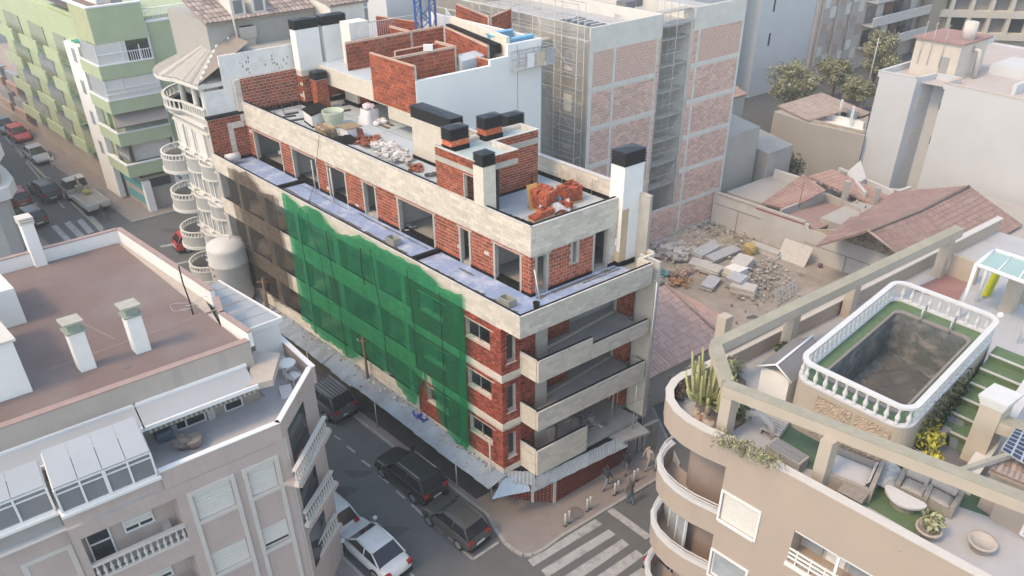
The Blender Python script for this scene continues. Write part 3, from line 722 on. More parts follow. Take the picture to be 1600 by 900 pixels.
# raised rear block
s = MB(); s.pb(15.5, 26, 10.2, 16.4, GZ, 18.1); part(s, 'rear_block', mortar); s = MB(); s.pb(15.5, 26, 7.5, 10.2, 17.0, 18.1); part(s, 'rear_slab', blockm)
lay(FB(10.2), rects(15.6, 26, DK + .05, 16.98, .4, .24, .018), 0, .018, terra, MBD, 'hollow_brick', 300)
fR = FA(15.45); s = MB(); fR.box(s, 7.45, 12.6, DK - .5, 19.15, -.18, 0.06); fR.box(s, 12.6, 13.9, DK - .5, 19.5, -.18, .055); fR.box(s, 13.9, 16.5, 3.0, 20.2, -.18, .06); part(s, 'white_wall', M('white_render', (0.80, .80, .79), .85, .03, .5, .35, .22, (.68, .73, .78)))
s = MB(); s.pb(15.7, 26, 16.25, 16.5, 3, 20.2); part(s, 'white_wall', plaster)
s = MB(); s.pb(15.65, 26, 7.6, 16.3, 18.1, 18.25); part(s, 'roof_deck', deckm)
def bwall(p, q, z0, z1, th=.15, both=True, beam=0):
    f_, L = seg(p, q); s = MB(); f_.wall(s, 0, L, z0, z1, -th, 0); part(s, 'brick_wall_backing', mortar)
    lay(f_, rects(0, L, z0 + beam, z1, .4, .24, .018), 0, .018, terra, MBD, 'hollow_brick', 300)
    s = MB(); f_.box(s, 0, L, z1, z1 + .03, -th - .01, .02); part(s, 'coping_mortar', M('brick_coping', (.55, .35, .26), .9, .15, 5))
    if both:
        lay(Face(f_.P(0, 0, -th)[:2], f_.d, -f_.n), rects(0, L, z0, z1, .4, .24, .018), 0, .018, terra, MBD, 'hollow_brick', 300)
bwall((19.6, 7.45), (15.45, 7.45), 17.1, 20.0); s = MB(); FB(7.43).box(s, 15.45, 18.2, 16.3, 17.1, -.2, 0.03); part(s, 'ring_beam', blockm)
bwall((17.7, 7.6), (17.7, 11.9), 18.25, 20.0); bwall((17.7, 11.9), (19.5, 11.9), 18.25, 20.0)
bwall((19.2, 8.9), (19.2, 11.7), 18.25, 19.9); bwall((22.6, 7.8), (22.6, 12.4), 18.25, 20.0); bwall((22.6, 12.4), (24.8, 12.4), 18.25, 20.0)
bwall((22.4, 14.9), (16.6, 13.4), 18.25, 20.0); bwall((22.6, 12.6), (22.6, 14.9), 18.25, 20)
bwall((15.6, 12.7), (16.9, 12.7), 18.25, 19.4)
s = MB(); s.pab([(22.4, 14.95), (16.0, 13.4), (16.0, 13.9), (22.4, 15.3)], 19.6, 20.15); s2 = MB(); s2.pab([(22.4, 15.3), (15.6, 13.95), (15.6, 14.2), (22.4, 15.55)], 18.2, 20.6)
part(s, 'black_upstand', black); part(s2, 'parapet', blockm)
# further roof walls behind the crane
bwall((26.5, 19.0), (21.5, 17.7), 18.6, 20.3); bwall((21.5, 17.7), (22.8, 20.6), 18.6, 20.3); s = MB(); s.pb(20, 30, 16.5, 24, GZ, 18.6); part(s, 'rear_block', concrete)
bwall((29.5, 14.6), (26.0, 15.5), 17.5, 19.6)
# tall plastered shaft and brick box left of the crane
a, b = at(600, 145, DK)
q = [(20.4, 7.0), (18.9, 6.0), (18.9, 7.5), (20.4, 8.4)]
bx0 = at(561, 148, DK); bx1 = at(553, 128, DK)
q = [(24.6, 8.6), (23.2, 8.6), (23.2, 10.6), (24.6, 10.6)]
s = MB(); s.pab(q, DK, 18.0); o = part(s, 'chimney', blockm)
lay(FA(23.2), rects(8.75, 10.6, DK + .25, 17.75, .4, .24, .018), 0, .02, terra, MBD, 'hollow_brick', 300)
s = MB(); s.pab([(24.7, 8.5), (23.1, 8.5), (23.1, 10.2), (24.7, 10.2)], 18.0, 18.15); s.pab([(24.7, 8.55), (23.12, 8.55), (23.12, 10.7), (24.7, 10.7)], DK, DK + .25); part(s, 'black_upstand', black)
s = MB(); s.pab([(24.5, 8.75), (23.5, 8.75), (23.5, 10.1), (24.5, 10.1)], 18.15, 20.9); part(s, 'chimney', M('old_white_plaster', (.76, .74, .70), .9, .06, 2, .5, .7, (.55, .53, .5)))
bwall((23.2, 10.7), (23.2, 13.5), DK, 17.4, both=False)
s = MB(); FA(23.19).box(s, 10.6, 13.5, 17.4, 18.0, -.2, .04); part(s, 'ring_beam', blockm)
# ================================================================ debris nets on the long front
def net(pts_top, pts_bot, mat, name, label, b=-0.28, nu=110, nv=44, ph=0.0, gap=None):
    ta = sorted([onb(x, y, b) for x, y in pts_top]); ba = sorted([onb(x, y, b) for x, y in pts_bot])
    a0, a1 = max(ta[0][0], ba[0][0]), min(ta[-1][0], ba[-1][0])
    f_ = FB(b)
    tz = lambda a: float(np.interp(a, [p[0] for p in ta], [p[1] for p in ta])); bz = lambda a: float(np.interp(a, [p[0] for p in ba], [p[1] for p in ba]))
    def fn(u, v):
        a = a0 + (a1 - a0) * u; zt, zb = tz(a), bz(a); z = zb + (zt - zb) * v
        o = 0.10 * math.sin(a * 2.1 + ph) * (0.4 + 0.6 * (1 - v)) + 0.05 * math.sin(a * 5.3 + z * 0.5 + ph) + 0.04 * math.sin(a * 11 + z * 1.3) * (1 - v) - 0.06 * v
        return f_.P(a + 0.05 * math.sin(z * 1.7 + ph), z, o)
    s = MB(); s.grid(fn, nu, nv)
    return obj(s, name, mat, label=label, cat='debris net')
green = netmat('green_net', (0.004, 0.15, 0.075), 0.55)
dark = netmat('dark_net', (0.05, 0.044, 0.04), 0.62)
GN = net([(437, 301), (457, 314), (466, 326), (475, 321), (491, 328), (510, 350), (525, 365), (545, 370), (559, 367), (575, 377), (595, 390), (620, 400), (636, 409), (652, 418), (670, 433), (685, 447), (707, 459), (728, 461)],
    [(459, 487), (485, 512), (520, 540), (551, 561), (566, 553), (590, 572), (617, 589), (620, 603), (631, 617), (652, 634), (656, 600), (660, 575), (664, 577), (669, 645), (690, 662), (706, 677), (714, 692), (726, 704), (731, 698)],
    green, 'debris_net', 'green translucent debris net hung over the long brick front')
net([(350, 258), (358, 262), (372, 270), (383, 268), (389, 276), (395, 285), (403, 298), (414, 304), (425, 305), (437, 300)],
    [(392, 440), (400, 447), (425, 464), (440, 475), (459, 487)], dark, 'debris_net', 'brownish black debris net hung at the far end of the long front', ph=2.0, nu=50)
seam = M('net_seam', (0.004, .05, .03), .9)
for k, (x0, y0, x1, y1) in enumerate(((470, 330, 497, 520), (514, 360, 545, 552), (583, 388, 612, 580), (640, 420, 657, 570), (690, 455, 701, 665))):
    f_ = FB(-.28); p, q = onb(x0, y0, -.28), onb(x1, y1, -.28); s = MB()
    s.tube([f_.P(p[0] + (q[0] - p[0]) * t + .05 * math.sin(5 * t + k), p[1] + (q[1] - p[1]) * t, .16 + .03 * math.sin(9 * t)) for t in np.linspace(0, 1, 12)], .022, 4); obj(s, 'net_seam', seam, GN)
s = MB(); a, z = onb(728, 462, -.28); s.grid(lambda u, v: FB(-.28).P(a + .1 + .75 * (1 - u) * (.4 + .6 * (1 - v)) * .9, 12.6 - 8.6 * (1 - v), .14 + .05 * math.sin(u * 14 + v * 3)), 10, 24); obj(s, 'net_fold', green, GN)
# ================================================================ walkway canopy of corrugated sheets
corr = M('galvanised_sheet', (0.31, 0.365, 0.42), 0.5, 0.15, 1.5, 0.5, 0.7, (0.15, 0.145, 0.14), metal=0.15, rnd=.12)
corr2 = M('bluish_sheet', (0.26, 0.36, 0.48), 0.45, 0.08, 2.0, metal=0.1)
CAN = thing('walkway_canopy', 'long corrugated metal canopy over the pavement below the green net', 'canopy', XYZ(10, -.6, 3.3))
def sheet(q, mat, nw=11, amp=0.03, name='corrugated_sheet', root=None):
    """four corners: inner0, inner1, outer1, outer0; waves run from inner to outer"""
    q = [Vector(p) for p in q]; s = MB()
    def fn(u, v):
        i = q[0].lerp(q[1], u); o = q[3].lerp(q[2], u); p = i.lerp(o, v); p.z += amp * math.sin(2 * math.pi * nw * u) + .015 * math.sin(7 * u + 5 * v)
        return p
    s.grid(fn, nw * 6, 3); return obj(s, name, mat, root or CAN)
inn = [(0.03, 3.38), (2.7, 3.4), (5.3, 3.62), (9, 3.72), (13, 3.8), (18, 3.8), (26.2, 3.75)]
out = [onb(x, y, -1.05) for x, y in [(761, 760), (712, 724), (660, 685), (570, 615), (543, 598), (480, 548), (430, 512)]]
out = sorted(out); zi = lambda a: np.interp(a, [p[0] for p in inn], [p[1] for p in inn]); zo = lambda a: np.interp(a, [p[0] for p in out], [p[1] for p in out])
a = -0.25
while a < 26:
    a2 = min(a + 1.05, 26.2); da = random.uniform(-.05, .05); dz = random.uniform(-.02, .05)
    sheet([XYZ(a, -.03, zi(a) + dz), XYZ(a2, -.03, zi(a2) + dz), XYZ(a2, -1.12 + da, zo(a2) + dz), XYZ(a, -1.12 + da, zo(a) + dz)], corr)
    a += 0.98
# corner and short side
def z3(x, y, z): return atw(x, y, z)
c1 = [z3(786, 742, 3.3), z3(836, 744, 3.38), z3(829, 766, 2.95), z3(768, 779, 3.05)]
sheet([z3(787, 748, 3.32), z3(822, 742, 3.34), z3(829, 767, 2.98), z3(768, 780, 3.0)], corr2, 22, .014)
sheet([z3(782, 736, 3.36), z3(836, 736, 3.42), z3(836, 758, 3.2), z3(782, 752, 3.25)], corr, 9)
pi_ = [z3(838, 745, 3.38), z3(980, 676, 3.38)]; po = [z3(830, 771, 2.85), z3(980, 698, 2.85)]
for k in range(7):
    u0, u1 = k / 7, (k + 1.05) / 7
    sheet([Vector(pi_[0]).lerp(Vector(pi_[1]), u0), Vector(pi_[0]).lerp(Vector(pi_[1]), u1), Vector(po[0]).lerp(Vector(po[1]), u1), Vector(po[0]).lerp(Vector(po[1]), u0)], corr, 8)
s = MB()
for a in np.arange(2.5, 25, 7.0):
    s = MB(); s.tube([XYZ(a, -.95, GZ + .1), XYZ(a, -.95, zo(a) - .04)], .035, 6); obj(s, 'canopy_post', steel, CAN)
# rubble on the canopy
def heap(name, label, cat, pts, mat, size=(.05, .12), hmax=.06, shape='chip', kind='stuff', mb=None):
    s = MB()
    for x, y, z in pts:
        r = random.uniform(*size); an = random.uniform(0, 6.28)
        mt = Matrix.Translation((x, y, z)) @ Matrix.Rotation(an, 4, 'Z') @ Matrix.Rotation(random.uniform(-.5, .5), 4, 'X')
        s.box(-r, r, -r * random.uniform(.4, .9), r * .6, 0, r * random.uniform(.5, 1.0), mt)
    return obj(s, name, mat, label=label, cat=cat, kind=kind)
pts = []
for _ in range(420):
    a = random.uniform(0.4, 25.5); b = -0.05 - abs(random.gauss(0, .22)); b = max(b, -.95)
    t = (b + .03) / -1.09; pts.append(XYZ(a, b, zi(a) * (1 - t) + zo(a) * t + .02))
heap('canopy_rubble', 'broken mortar and brick chips lying along the canopy', 'rubble', pts[:300], M('rubble_mix', (0.34, 0.29, 0.26), .95, .3, 3, tone=.5), (.02, .075))
heap('canopy_rubble', 'pale plaster crumbs lying along the canopy', 'rubble', pts[300:], M('pale_rubble', (0.55, 0.53, 0.5), .95, .2, 3, tone=.4), (.02, .06))
# blue tarp scrap
s = MB(); c = Vector(atw(657, 652, 3.5)); s.grid(lambda u, v: c + Vector((U[0], U[1], 0)) * (u - .5) * -1.1 + Vector((V[0], V[1], 0)) * (v - .5) * .5 + Vector((.08 * math.sin(9 * v + 3 * u), .06 * math.cos(8 * u), .09 + .09 * math.sin(13 * u + 4 * v) + .06 * math.cos(17 * v + 9 * u))), 16, 9, smooth=False)
obj(s, 'tarp_scrap', M('blue_plastic', (0.012, 0.06, 0.33), .5, .2, 8), label='crumpled bright blue plastic sheet lying on the corrugated canopy', cat='tarp')
# hoarding of hollow brick along the short side and the chamfer
HO = thing('brick_hoarding', 'low red hollow brick hoarding wall below the corner canopy', 'wall', XYZ(-1.2, 4, GZ))
hp = [at(782, 775, GZ), at(832, 786.5, GZ), at(866, 787.5, GZ), at(980, 720, GZ)]
for i in range(3):
    f_, L = seg(hp[i], hp[i + 1]); s = MB(); f_.wall(s, 0, L, GZ + .1, GZ + 2.02, -.12, 0); obj(s, 'wall_backing', mortar, HO)
    lay(f_, rects(0, L, GZ + .14, GZ + 2.0, .4, .105, .02), 0, .02, M('dark_red_brick', (.17, .036, .024), .9, .15, 6, rnd=.25, tone=.25), HO, 'hollow_brick', 200)
    s = MB(); f_.box(s, -.08, .08, GZ + .1, GZ + 2.03, -.14, .045); obj(s, 'mortar_pillar', blockm, HO)
# garage opening roof and ground floor at the right end
gr = MB(); q = [z3(925, 672, 3.35), z3(975, 690, 3.3), z3(1015, 676, 3.3), z3(968, 634, 3.4)]
gr.prism([p[:2] for p in q], 3.2, 3.36); obj(gr, 'entrance_slab', screed, MBD)
f_, L = seg(at(982, 722, GZ), at(1018, 706, GZ))
s = MB(); f_.wall(s, -.1, L + .3, GZ + .1, 3.2, -.2, 0, [(.35, L - .1, GZ, 3.0)]); part(s, 'garage_wall', darkconc)
s = MB(); f_.box(s, .3, L - .05, GZ + .1, 3.0, -.9, -.8); part(s, 'garage_dark', _mats['dark_interior'])
for k in range(3):
    s = MB(); f_.box(s, .45 + k * .35, .68 + k * .35, GZ + .1, 2.9, -.3, -.25); part(s, 'garage_door_panel', alu)
# props, pipes and stored beams on the first floor balcony
def loose(name, label, cat, mb, mat, group=None): return obj(mb, name, mat, label=label, cat=cat, group=group)
s = MB()
for i in range(3):
    for j in range(2):
        c = at(850 + i * 6, 694 - i * 2, 3.72); s2 = .11
        s.pb(c[0] + j * .26 - s2, c[0] + j * .26 + s2, c[1] - s2, c[1] + s2, 3.72, 4.85)
loose('concrete_posts', 'bundle of hollow concrete posts standing on the lowest balcony', 'concrete posts', s, blockm)
for k, (x, y, h, wd) in enumerate([(871, 684, .8, .5), (882, 678, .9, .45), (893, 673, .6, .5)]):
    s = MB(); c = at(x, y, 3.72); s.pb(c[0], c[0] + .5, c[1], c[1] + wd, 3.72, 3.72 + h)
    for i in range(2): s.pb(c[0] + .08 + i * .2, c[0] + .2 + i * .2, c[1] + .1, c[1] + .3, 3.72 + h, 3.72 + h + .05)
    loose('block_stack', ['stack of hollow blocks next to the concrete posts', 'middle stack of hollow blocks behind the balcony wall', 'low stack of hollow blocks near the rubble'][k], 'block stack', s, concrete)
pts = [XYZ(random.uniform(-.6, 2.5), random.uniform(3.6, 6.4), 3.72) for _ in range(130)]
heap('balcony_rubble', 'rubble and offcuts strewn on the lowest balcony floor', 'rubble', pts, M('grey_rubble', (.36, .35, .35), .9, .25, 3, tone=.5), (.05, .2))
for k, (a, b) in enumerate([(1.0, 6.6), (-.4, 6.9), (-1.4, 7.4), (0.2, 7.9)]):
    s = MB(); s.tube([XYZ(a, b, 3.38 if a < -1.2 else 3.72), XYZ(a, b, 6.4)], .03, 6); loose('steel_prop', 'grey telescopic steel prop under the lowest balcony slab', 'prop', s, steel, 'props under the lowest balcony slab')
# ================================================================ poles and wires
def pole(px, py, ptx, pty, label, r=.09, arms=True):
    a, b = at(px, py, GZ); x, y = XY(a, b)
    r_ = _fw * FPX + _rt * (ptx - 800) - _up * (pty - 450); h = CAMH + r_.z / math.hypot(r_.x, r_.y) * math.hypot(x, y)
    t = thing('utility_pole', label, 'pole', (x, y, GZ))
    s = MB(); s.tube([(x, y, GZ), (x, y, h)], [r * 1.15, r * .8], 8); obj(s, 'pole_shaft', darkwood, t)
    if arms:
        s = MB(); s.box(x - .35, x + .35, y - .04, y + .04, h - .35, h - .27); obj(s, 'cross_arm', darkwood, t)
        for dx in (-.3, 0, .3): s = MB(); s.lathe((x + dx, y, h - .27), [(.03, 0), (.05, .06), (.03, .12)], 8); obj(s, 'insulator', alu, t)
    return (x, y, h)
p1 = pole(582, 645, 566, 526, 'timber utility pole standing through the canopy before the green net')
p2 = (XYZ(21.6, -.55, 0)[0], XYZ(21.6, -.55, 0)[1], 6.3)
t = thing('utility_pole', 'dark timber utility pole standing before the black net', 'pole', (p2[0], p2[1], GZ))
s = MB(); s.tube([(p2[0], p2[1], GZ), (p2[0] + .05, p2[1], p2[2])], [.12, .09], 8); obj(s, 'pole_shaft', darkwood, t)
s = MB(); s.tube([(p2[0] - .25, p2[1] - .25, GZ), (p2[0], p2[1], p2[2] - .8)], [.09, .06], 8); obj(s, 'pole_strut', darkwood, t)
s = MB(); s.box(p2[0] - .4, p2[0] + .4, p2[1] - .04, p2[1] + .04, p2[2] - .3, p2[2] - .22); obj(s, 'cross_arm', darkwood, t)
p3x = XYZ(0.55, -.35, 0)
s = MB(); s.tube([(p3x[0], p3x[1], GZ), (p3x[0], p3x[1], 5.6)], .05, 8); obj(s, 'street_pole', M('pale_pole', (.42, .40, .36), .7), label='thin pale metal pole at the brick corner piercing the canopy', cat='pole')
def wire(name, label, p, q, sag=.4, r=.012, mat=None, n=14):
    p, q = Vector(p), Vector(q); s = MB()
    s.tube([p.lerp(q, t) + Vector((0, 0, -sag * 4 * t * (1 - t))) for t in np.linspace(0, 1, n)], r, 4); return obj(s, name, mat or rub, label=label, cat='cable')
wire('overhead_cable', 'black overhead cable from the pole before the green net to the brick corner', p1, (p3x[0], p3x[1], 5.5), .5)
wire('overhead_cable', 'black overhead cable between the two timber poles before the nets', p2, p1, .5)
wire('overhead_cable', 'black overhead cable from the brick corner pole along the short front', (p3x[0], p3x[1], 5.5), XYZ(-1.4, 8.6, 5.2), .35)
for k, (pt, lab) in enumerate([([(500, 152), (501, 215), (493, 250)], 'black hose hanging down the penthouse wall'), ]):
    pass
def path3(pts, name, label, r=.014, mat=None, cat='cable'):
    s = MB(); s.tube(pts, r, 5); return obj(s, name, mat or rub, label=label, cat=cat)
L1 = [FB(2.4).P(*onb(500, 212, 2.4), .05), FB(2.4).P(*onb(497, 250, 2.4), .1), FB(2.4).P(*onb(494, 285, 2.4), .1), XYZ(*at(484, 310, 12.82), 12.82), XYZ(*at(481, 330, 12.85), 13.0), FB(-.05).P(*onb(482, 336, -.05), .1), FB(-.4).P(*onb(487, 362, -.4), 0), FB(-.45).P(*onb(500, 400, -.45), 0), FB(-.45).P(*onb(506, 430, -.45), .0), FB(-.45).P(*onb(518, 500, -.45), .0)]
path3(L1, 'site_cable', 'black cable falling from the roof edge over the terrace and net')
L2 = [FB(-.42).P(*onb(563, 388, -.42), 0), FB(-.45).P(*onb(565, 420, -.45), 0), FB(-.45).P(*onb(570, 445, -.45), 0)]
path3(L2, 'rope', 'dark rope hanging in front of the green net', .03)
# ================================================================ mortar silo
c = at(355, 396, 7.4); x, y = XY(c[0], c[1]); R0 = 1.25
t = thing('mortar_silo', 'round white mortar silo standing in the street at the far net', 'silo', (x, y, GZ))
s = MB(); s.lathe((x, y, GZ + 1.6), [(.25, 0), (R0 * .98, 1.6), (R0, 4.2), (R0 + .03, 4.25), (R0 + .03, 4.35), (R0, 4.4), (R0, 5.3), (R0 - .06, 5.55), (.45, 5.8), (0.01, 5.84)], 28); obj(s, 'silo_body', M('silo_paint', (.60, .59, .57), .6, .06, 1.5, .25, .6), t)
for k in range(4):
    an = math.pi / 4 + k * math.pi / 2; s = MB(); s.tube([(x + R0 * math.cos(an), y + R0 * math.sin(an), GZ), (x + R0 * .95 * math.cos(an), y + R0 * .95 * math.sin(an), GZ + 3.4)], .07, 6); obj(s, 'silo_leg', steel, t)
rm = M('red_mark', (.42, .07, .07), .6)
for k in range(2):
    an0 = 3.95; s = MB(); z0 = GZ + 5.05 + k * .55
    s.add([(x + (R0 + .012) * math.cos(an0 + u), y + (R0 + .012) * math.sin(an0 + u), z) for u, z in ((0, z0), (.2, z0 + .22), (.2, z0 + .36), (0, z0 + .14))], [(0, 1, 2, 3)]); obj(s, 'red_stripe', rm, t)
s = MB(); s.tube([(x + R0 * math.cos(4.4), y + R0 * math.sin(4.4), GZ + 4.6), (x + (R0 + .2) * math.cos(4.4), y + (R0 + .2) * math.sin(4.4), GZ + 4.6)], .14, 8); obj(s, 'silo_port', white, t)
s = MB(); s.tube([(x + .3, y, GZ + 7.4), (x + .2, y + .5, GZ + 7.48), (x - .3, y + .7, GZ + 7.4)], .03, 5); obj(s, 'silo_lid_bar', white, t)

# ================================================================ things on the roof deck
def pallet(x, y, z, rz, n, label, root=None, grp=None):
    t = thing('wooden_pallet', label, 'pallet', (0, 0, 0), grp)
    for j in range(5): s = MB(); s.box(-.6, .6, -.4 + j * .175, -.4 + j * .175 + .1, .115, .137); obj(s, 'board', wood, t)
    for j in range(3): s = MB(); s.box(-.6, .6, -.4 + j * .35, -.4 + j * .35 + .1, 0, .022); obj(s, 'board', wood, t)
    for j in range(3):
        for i in range(3): s = MB(); s.box(-.6 + i * .53, -.6 + i * .53 + .14, -.4 + j * .35, -.4 + j * .35 + .1, .022, .115); obj(s, 'pallet_block', wood, t)
    t.location = (x, y, z); t.rotation_euler = (0, 0, rz)
    return t
px, py = XY(*at(511, 214, DK))
names = ['bottom wooden pallet of the stack beside the planter tub', 'second lowest wooden pallet of the stack beside the planter tub', 'third wooden pallet from the deck in the stack', 'fourth wooden pallet from the deck in the stack', 'topmost wooden pallet of the stack beside the planter tub']
pl0 = pallet(px, py, DK, UANG, 1, names[0])
for k in range(1, 5): copy_tree(pl0, (px + random.uniform(-.06, .06), py + random.uniform(-.06, .06), DK + .14 * k), UANG + random.uniform(-.12, .12), names[k])
for o_ in [o for o in SC.objects if o.get('category') == 'pallet']: o_['group'] = 'wooden pallets stacked on the roof'
# planter box with black rim, tub, crate
q = [at(476, 190, DK), at(489, 200, DK), at(515, 189, DK), at(500, 180, DK)]
t = thing('planter_box', 'white box with black lining on the roof below the brick chimney', 'box', XYZ(*q[0], DK))
s = MB(); s.pab(q, DK + .1, DK + .75); obj(s, 'box_wall', plaster, t)
cq = np.mean(q, axis=0); s = MB(); s.pab([tuple(cq + (np.array(p) - cq) * 1.06) for p in q], DK + .755, DK + .86); obj(s, 'lining', black, t)
s = MB(); s.pab([tuple(cq + (np.array(p) - cq) * 1.05) for p in q], DK, DK + .1); obj(s, 'base', black, t)
c = XYZ(*at(523, 197, DK), DK)
t = thing('mixing_tub', 'round greenish white tub standing on the roof beside the pallets', 'tub', c)
s = MB(); s.lathe(c, [(.42, 0), (.62, .55), (.68, .95), (.70, 1.0), (.64, 1.0), (.58, .6), (.40, .08)], 20, cap=False); obj(s, 'tub_shell', M('tub_plastic', (.50, .56, .44), .6, .15, 3, .4, 2, (.30, .40, .25)), t)
s = MB(); s.lathe(c, [(.005, .7), (.6, .72)], 20, cap=False); obj(s, 'tub_filling', M('grey_slurry', (.33, .34, .33), .8), t)
def crate(px, py, w_, d, h, label, mat, lid=None):
    a, b = at(px, py, DK); t = thing('storage_crate', label, 'crate', XYZ(a, b, DK)); s = MB(); s.pb(a - d / 2, a + d / 2, b - w_ / 2, b + w_ / 2, DK, DK + h); obj(s, 'crate_body', mat, t)
    if lid: s = MB(); s.pb(a - d / 2 - .1, a + d / 2 + .1, b - w_ / 2 - .12, b + w_ / 2 + .12, DK + h, DK + h + .05); obj(s, 'lid', lid, t)
    return t
crate(548, 216, .8, .8, .75, 'white crate with a plywood lid beside the pallet stack', plaster, wood)
s = MB(); a, b = at(562, 219, DK); s.hexa([XYZ(a, b, DK), XYZ(a - .08, b, DK), XYZ(a - .08, b + .35, DK), XYZ(a, b + .35, DK), XYZ(a + .25, b, DK + .7), XYZ(a + .17, b, DK + .7), XYZ(a + .17, b + .35, DK + .6), XYZ(a + .25, b + .35, DK + .6)]); obj(s, 'leaning_board', M('dull_red', (.25, .07, .06), .8), label='dull red board leaning against the plywood lidded crate', cat='board')
def bag(px, py, z, r, label, grp='white sacks on the roof', mat=None, sq=.6):
    c = XYZ(*at(px, py, z), z); s = MB(); s.blob((c[0], c[1], c[2] + r * sq * .8), (r, r * .8, r), 10, 6, .12, sq=sq); obj(s, 'sack', mat or bagm, label=label, cat='sack', group=grp)
a, b = at(578, 190, DK); c0 = XYZ(a, b, DK)
t = thing('bulk_bag', 'full white bulk bag with pinkish top on the roof deck', 'bag', c0)
s = MB(); s.grid(lambda u, v: (c0[0] + (.62 + .05 * math.sin(5 * v + 3 * u)) * math.cos(6.2832 * u) * (1 + .12 * math.cos(4 * 6.2832 * u)) * (1 - .25 * v * v), c0[1] + (.62) * math.sin(6.2832 * u) * (1 + .12 * math.cos(4 * 6.2832 * u)) * (1 - .25 * v * v), DK + .9 * v), 20, 8); obj(s, 'bag_body', bagm, t)
s = MB()
for k in range(5): s.blob((c0[0] + random.uniform(-.25, .25), c0[1] + random.uniform(-.25, .25), DK + .95), (.28, .24, .2), 8, 5, .2)
obj(s, 'bag_filling', M('pinkish_plastic', (.62, .52, .56), .7, .15, 6), t)
for k, (x, y) in enumerate([(586, 192), (592, 191), (598, 190), (594, 187), (601, 193), (589, 196)]): bag(x, y, DK, .26, 'pale sack lying on the boards next to the bulk bag')
for k, (x, y) in enumerate([(600, 198), (606, 194)]):
    s = MB(); a, b = at(x, y, DK); s.pb(a - .5, a + .5, b - .1, b + .1, DK, DK + .05); obj(s, 'timber_board', darkwood, label=['dark board under the pale sacks on the deck', 'second dark board near the pale sacks'][k], cat='board')
c = XYZ(*at(620, 168, DK), DK); s = MB(); s.lathe(c, [(.2, 0), (.24, .45), (.22, .45)], 14); obj(s, 'bucket', M('blue_bucket', (.03, .05, .22), .5), label='dark blue bucket on the roof near the white wall', cat='bucket')
s = MB(); c = XYZ(*at(617, 162, DK), DK); s.lathe(c, [(.22, 0), (.26, .5), (.2, .5)], 14); obj(s, 'bucket', M('straw_bucket', (.45, .38, .28), .7), label='straw coloured bucket behind the blue bucket', cat='bucket')
s = MB(); c = XYZ(*at(627, 166, DK), DK); s.blob((c[0], c[1], c[2] + .2), (.45, .3, .25), 10, 6, .25); obj(s, 'tarpaulin_bundle', black, label='black bundle beside the blue bucket', cat='bundle')
# rubble heaps near the street parapet
pts = []
for _ in range(190):
    u = random.random(); x, y = 590 + 42 * u + random.gauss(0, 7), 226 + 21 * u + random.gauss(0, 5); z = DK + max(0, .3 - .02 * abs(random.gauss(0, 6)))
    pts.append(atw(x, y, z))
heap('rubble_heap', 'heap of broken white plaster pieces by the street parapet', 'rubble', pts, M('white_rubble', (.60, .585, .56), .9, .15, 3, tone=.35), (.08, .2))
pts = [atw(563 + 28 * random.random() + random.gauss(0, 4), 213 + 15 * random.random(), DK + random.uniform(0, .25)) for _ in range(90)]
heap('brick_rubble', 'heap of broken red brick beside the white rubble', 'rubble', pts, M('brick_bits', (.33, .12, .08), .9, .25, 3, tone=.5), (.06, .16))
pts = [atw(640 + 20 * random.random(), 256 + 12 * random.random(), DK + random.uniform(0, .1)) for _ in range(60)]
heap('brick_rubble', 'scattered brick pieces near the stair head', 'rubble', pts, _mats['brick_bits'], (.05, .12))
s = MB(); c = XYZ(*at(541, 221, DK), DK); s.grid(lambda u, v: (c[0] + (u - .5) * 1.6, c[1] + (v - .5) * 1.1, c[2] + .05 + .35 * math.sin(3.1 * u) * math.sin(3.1 * v) + .06 * math.sin(14 * u + 9 * v)), 14, 12); obj(s, 'black_sheeting', black, label='crumpled black sheeting behind the street parapet beside the red bricks', cat='sheeting')
# scaffold frames leaning on the back wall
def frame3(px, py, h, n, label, w_=1.0, lean=.5):
    a, b = at(px, py, DK); t = MB()
    for k in (0, 1):
        t.tube([XYZ(a, b + k * w_, DK), XYZ(a + lean, b + k * w_, DK + h)], .025, 5)
    for k in range(n): f = (k + .5) / n; t.tube([XYZ(a + lean * f, b, DK + h * f), XYZ(a + lean * f, b + w_, DK + h * f)], .018, 5)
    return obj(t, 'scaffold_ladder', rust, label=label, cat='scaffold frame')
frame3(433, 172, 1.9, 4, 'tall rusty scaffold frame leaning on the red back wall', 1.1, .9)
frame3(444, 178, 1.3, 3, 'short rusty scaffold frame in front of the tall frame', 1.2, .5)
frame3(424, 178, 1.9, 1, 'narrow rusty upright frame at the left of the back wall', .25, .8)
def ladder(p, q, wd, n, label, mat):
    p, q = Vector(p), Vector(q); side = Vector((V[0], V[1], 0)) * wd; t = thing('ladder', label, 'ladder', tuple(p))
    for k in (0, 1): s = MB(); s.tube([p + side * k, q + side * k], .03, 5); obj(s, 'ladder_rail', mat, t)
    for k in range(n): s = MB(); c = p.lerp(q, (k + .6) / n); s.tube([c, c + side], .018, 5); obj(s, 'rung', mat, t)
ladder(atw(578, 156, DK), XYZ(*at(592, 62, 20.6), 20.6), .5, 12, 'rusty steel ladder leaning up to the raised brick walls', rust)
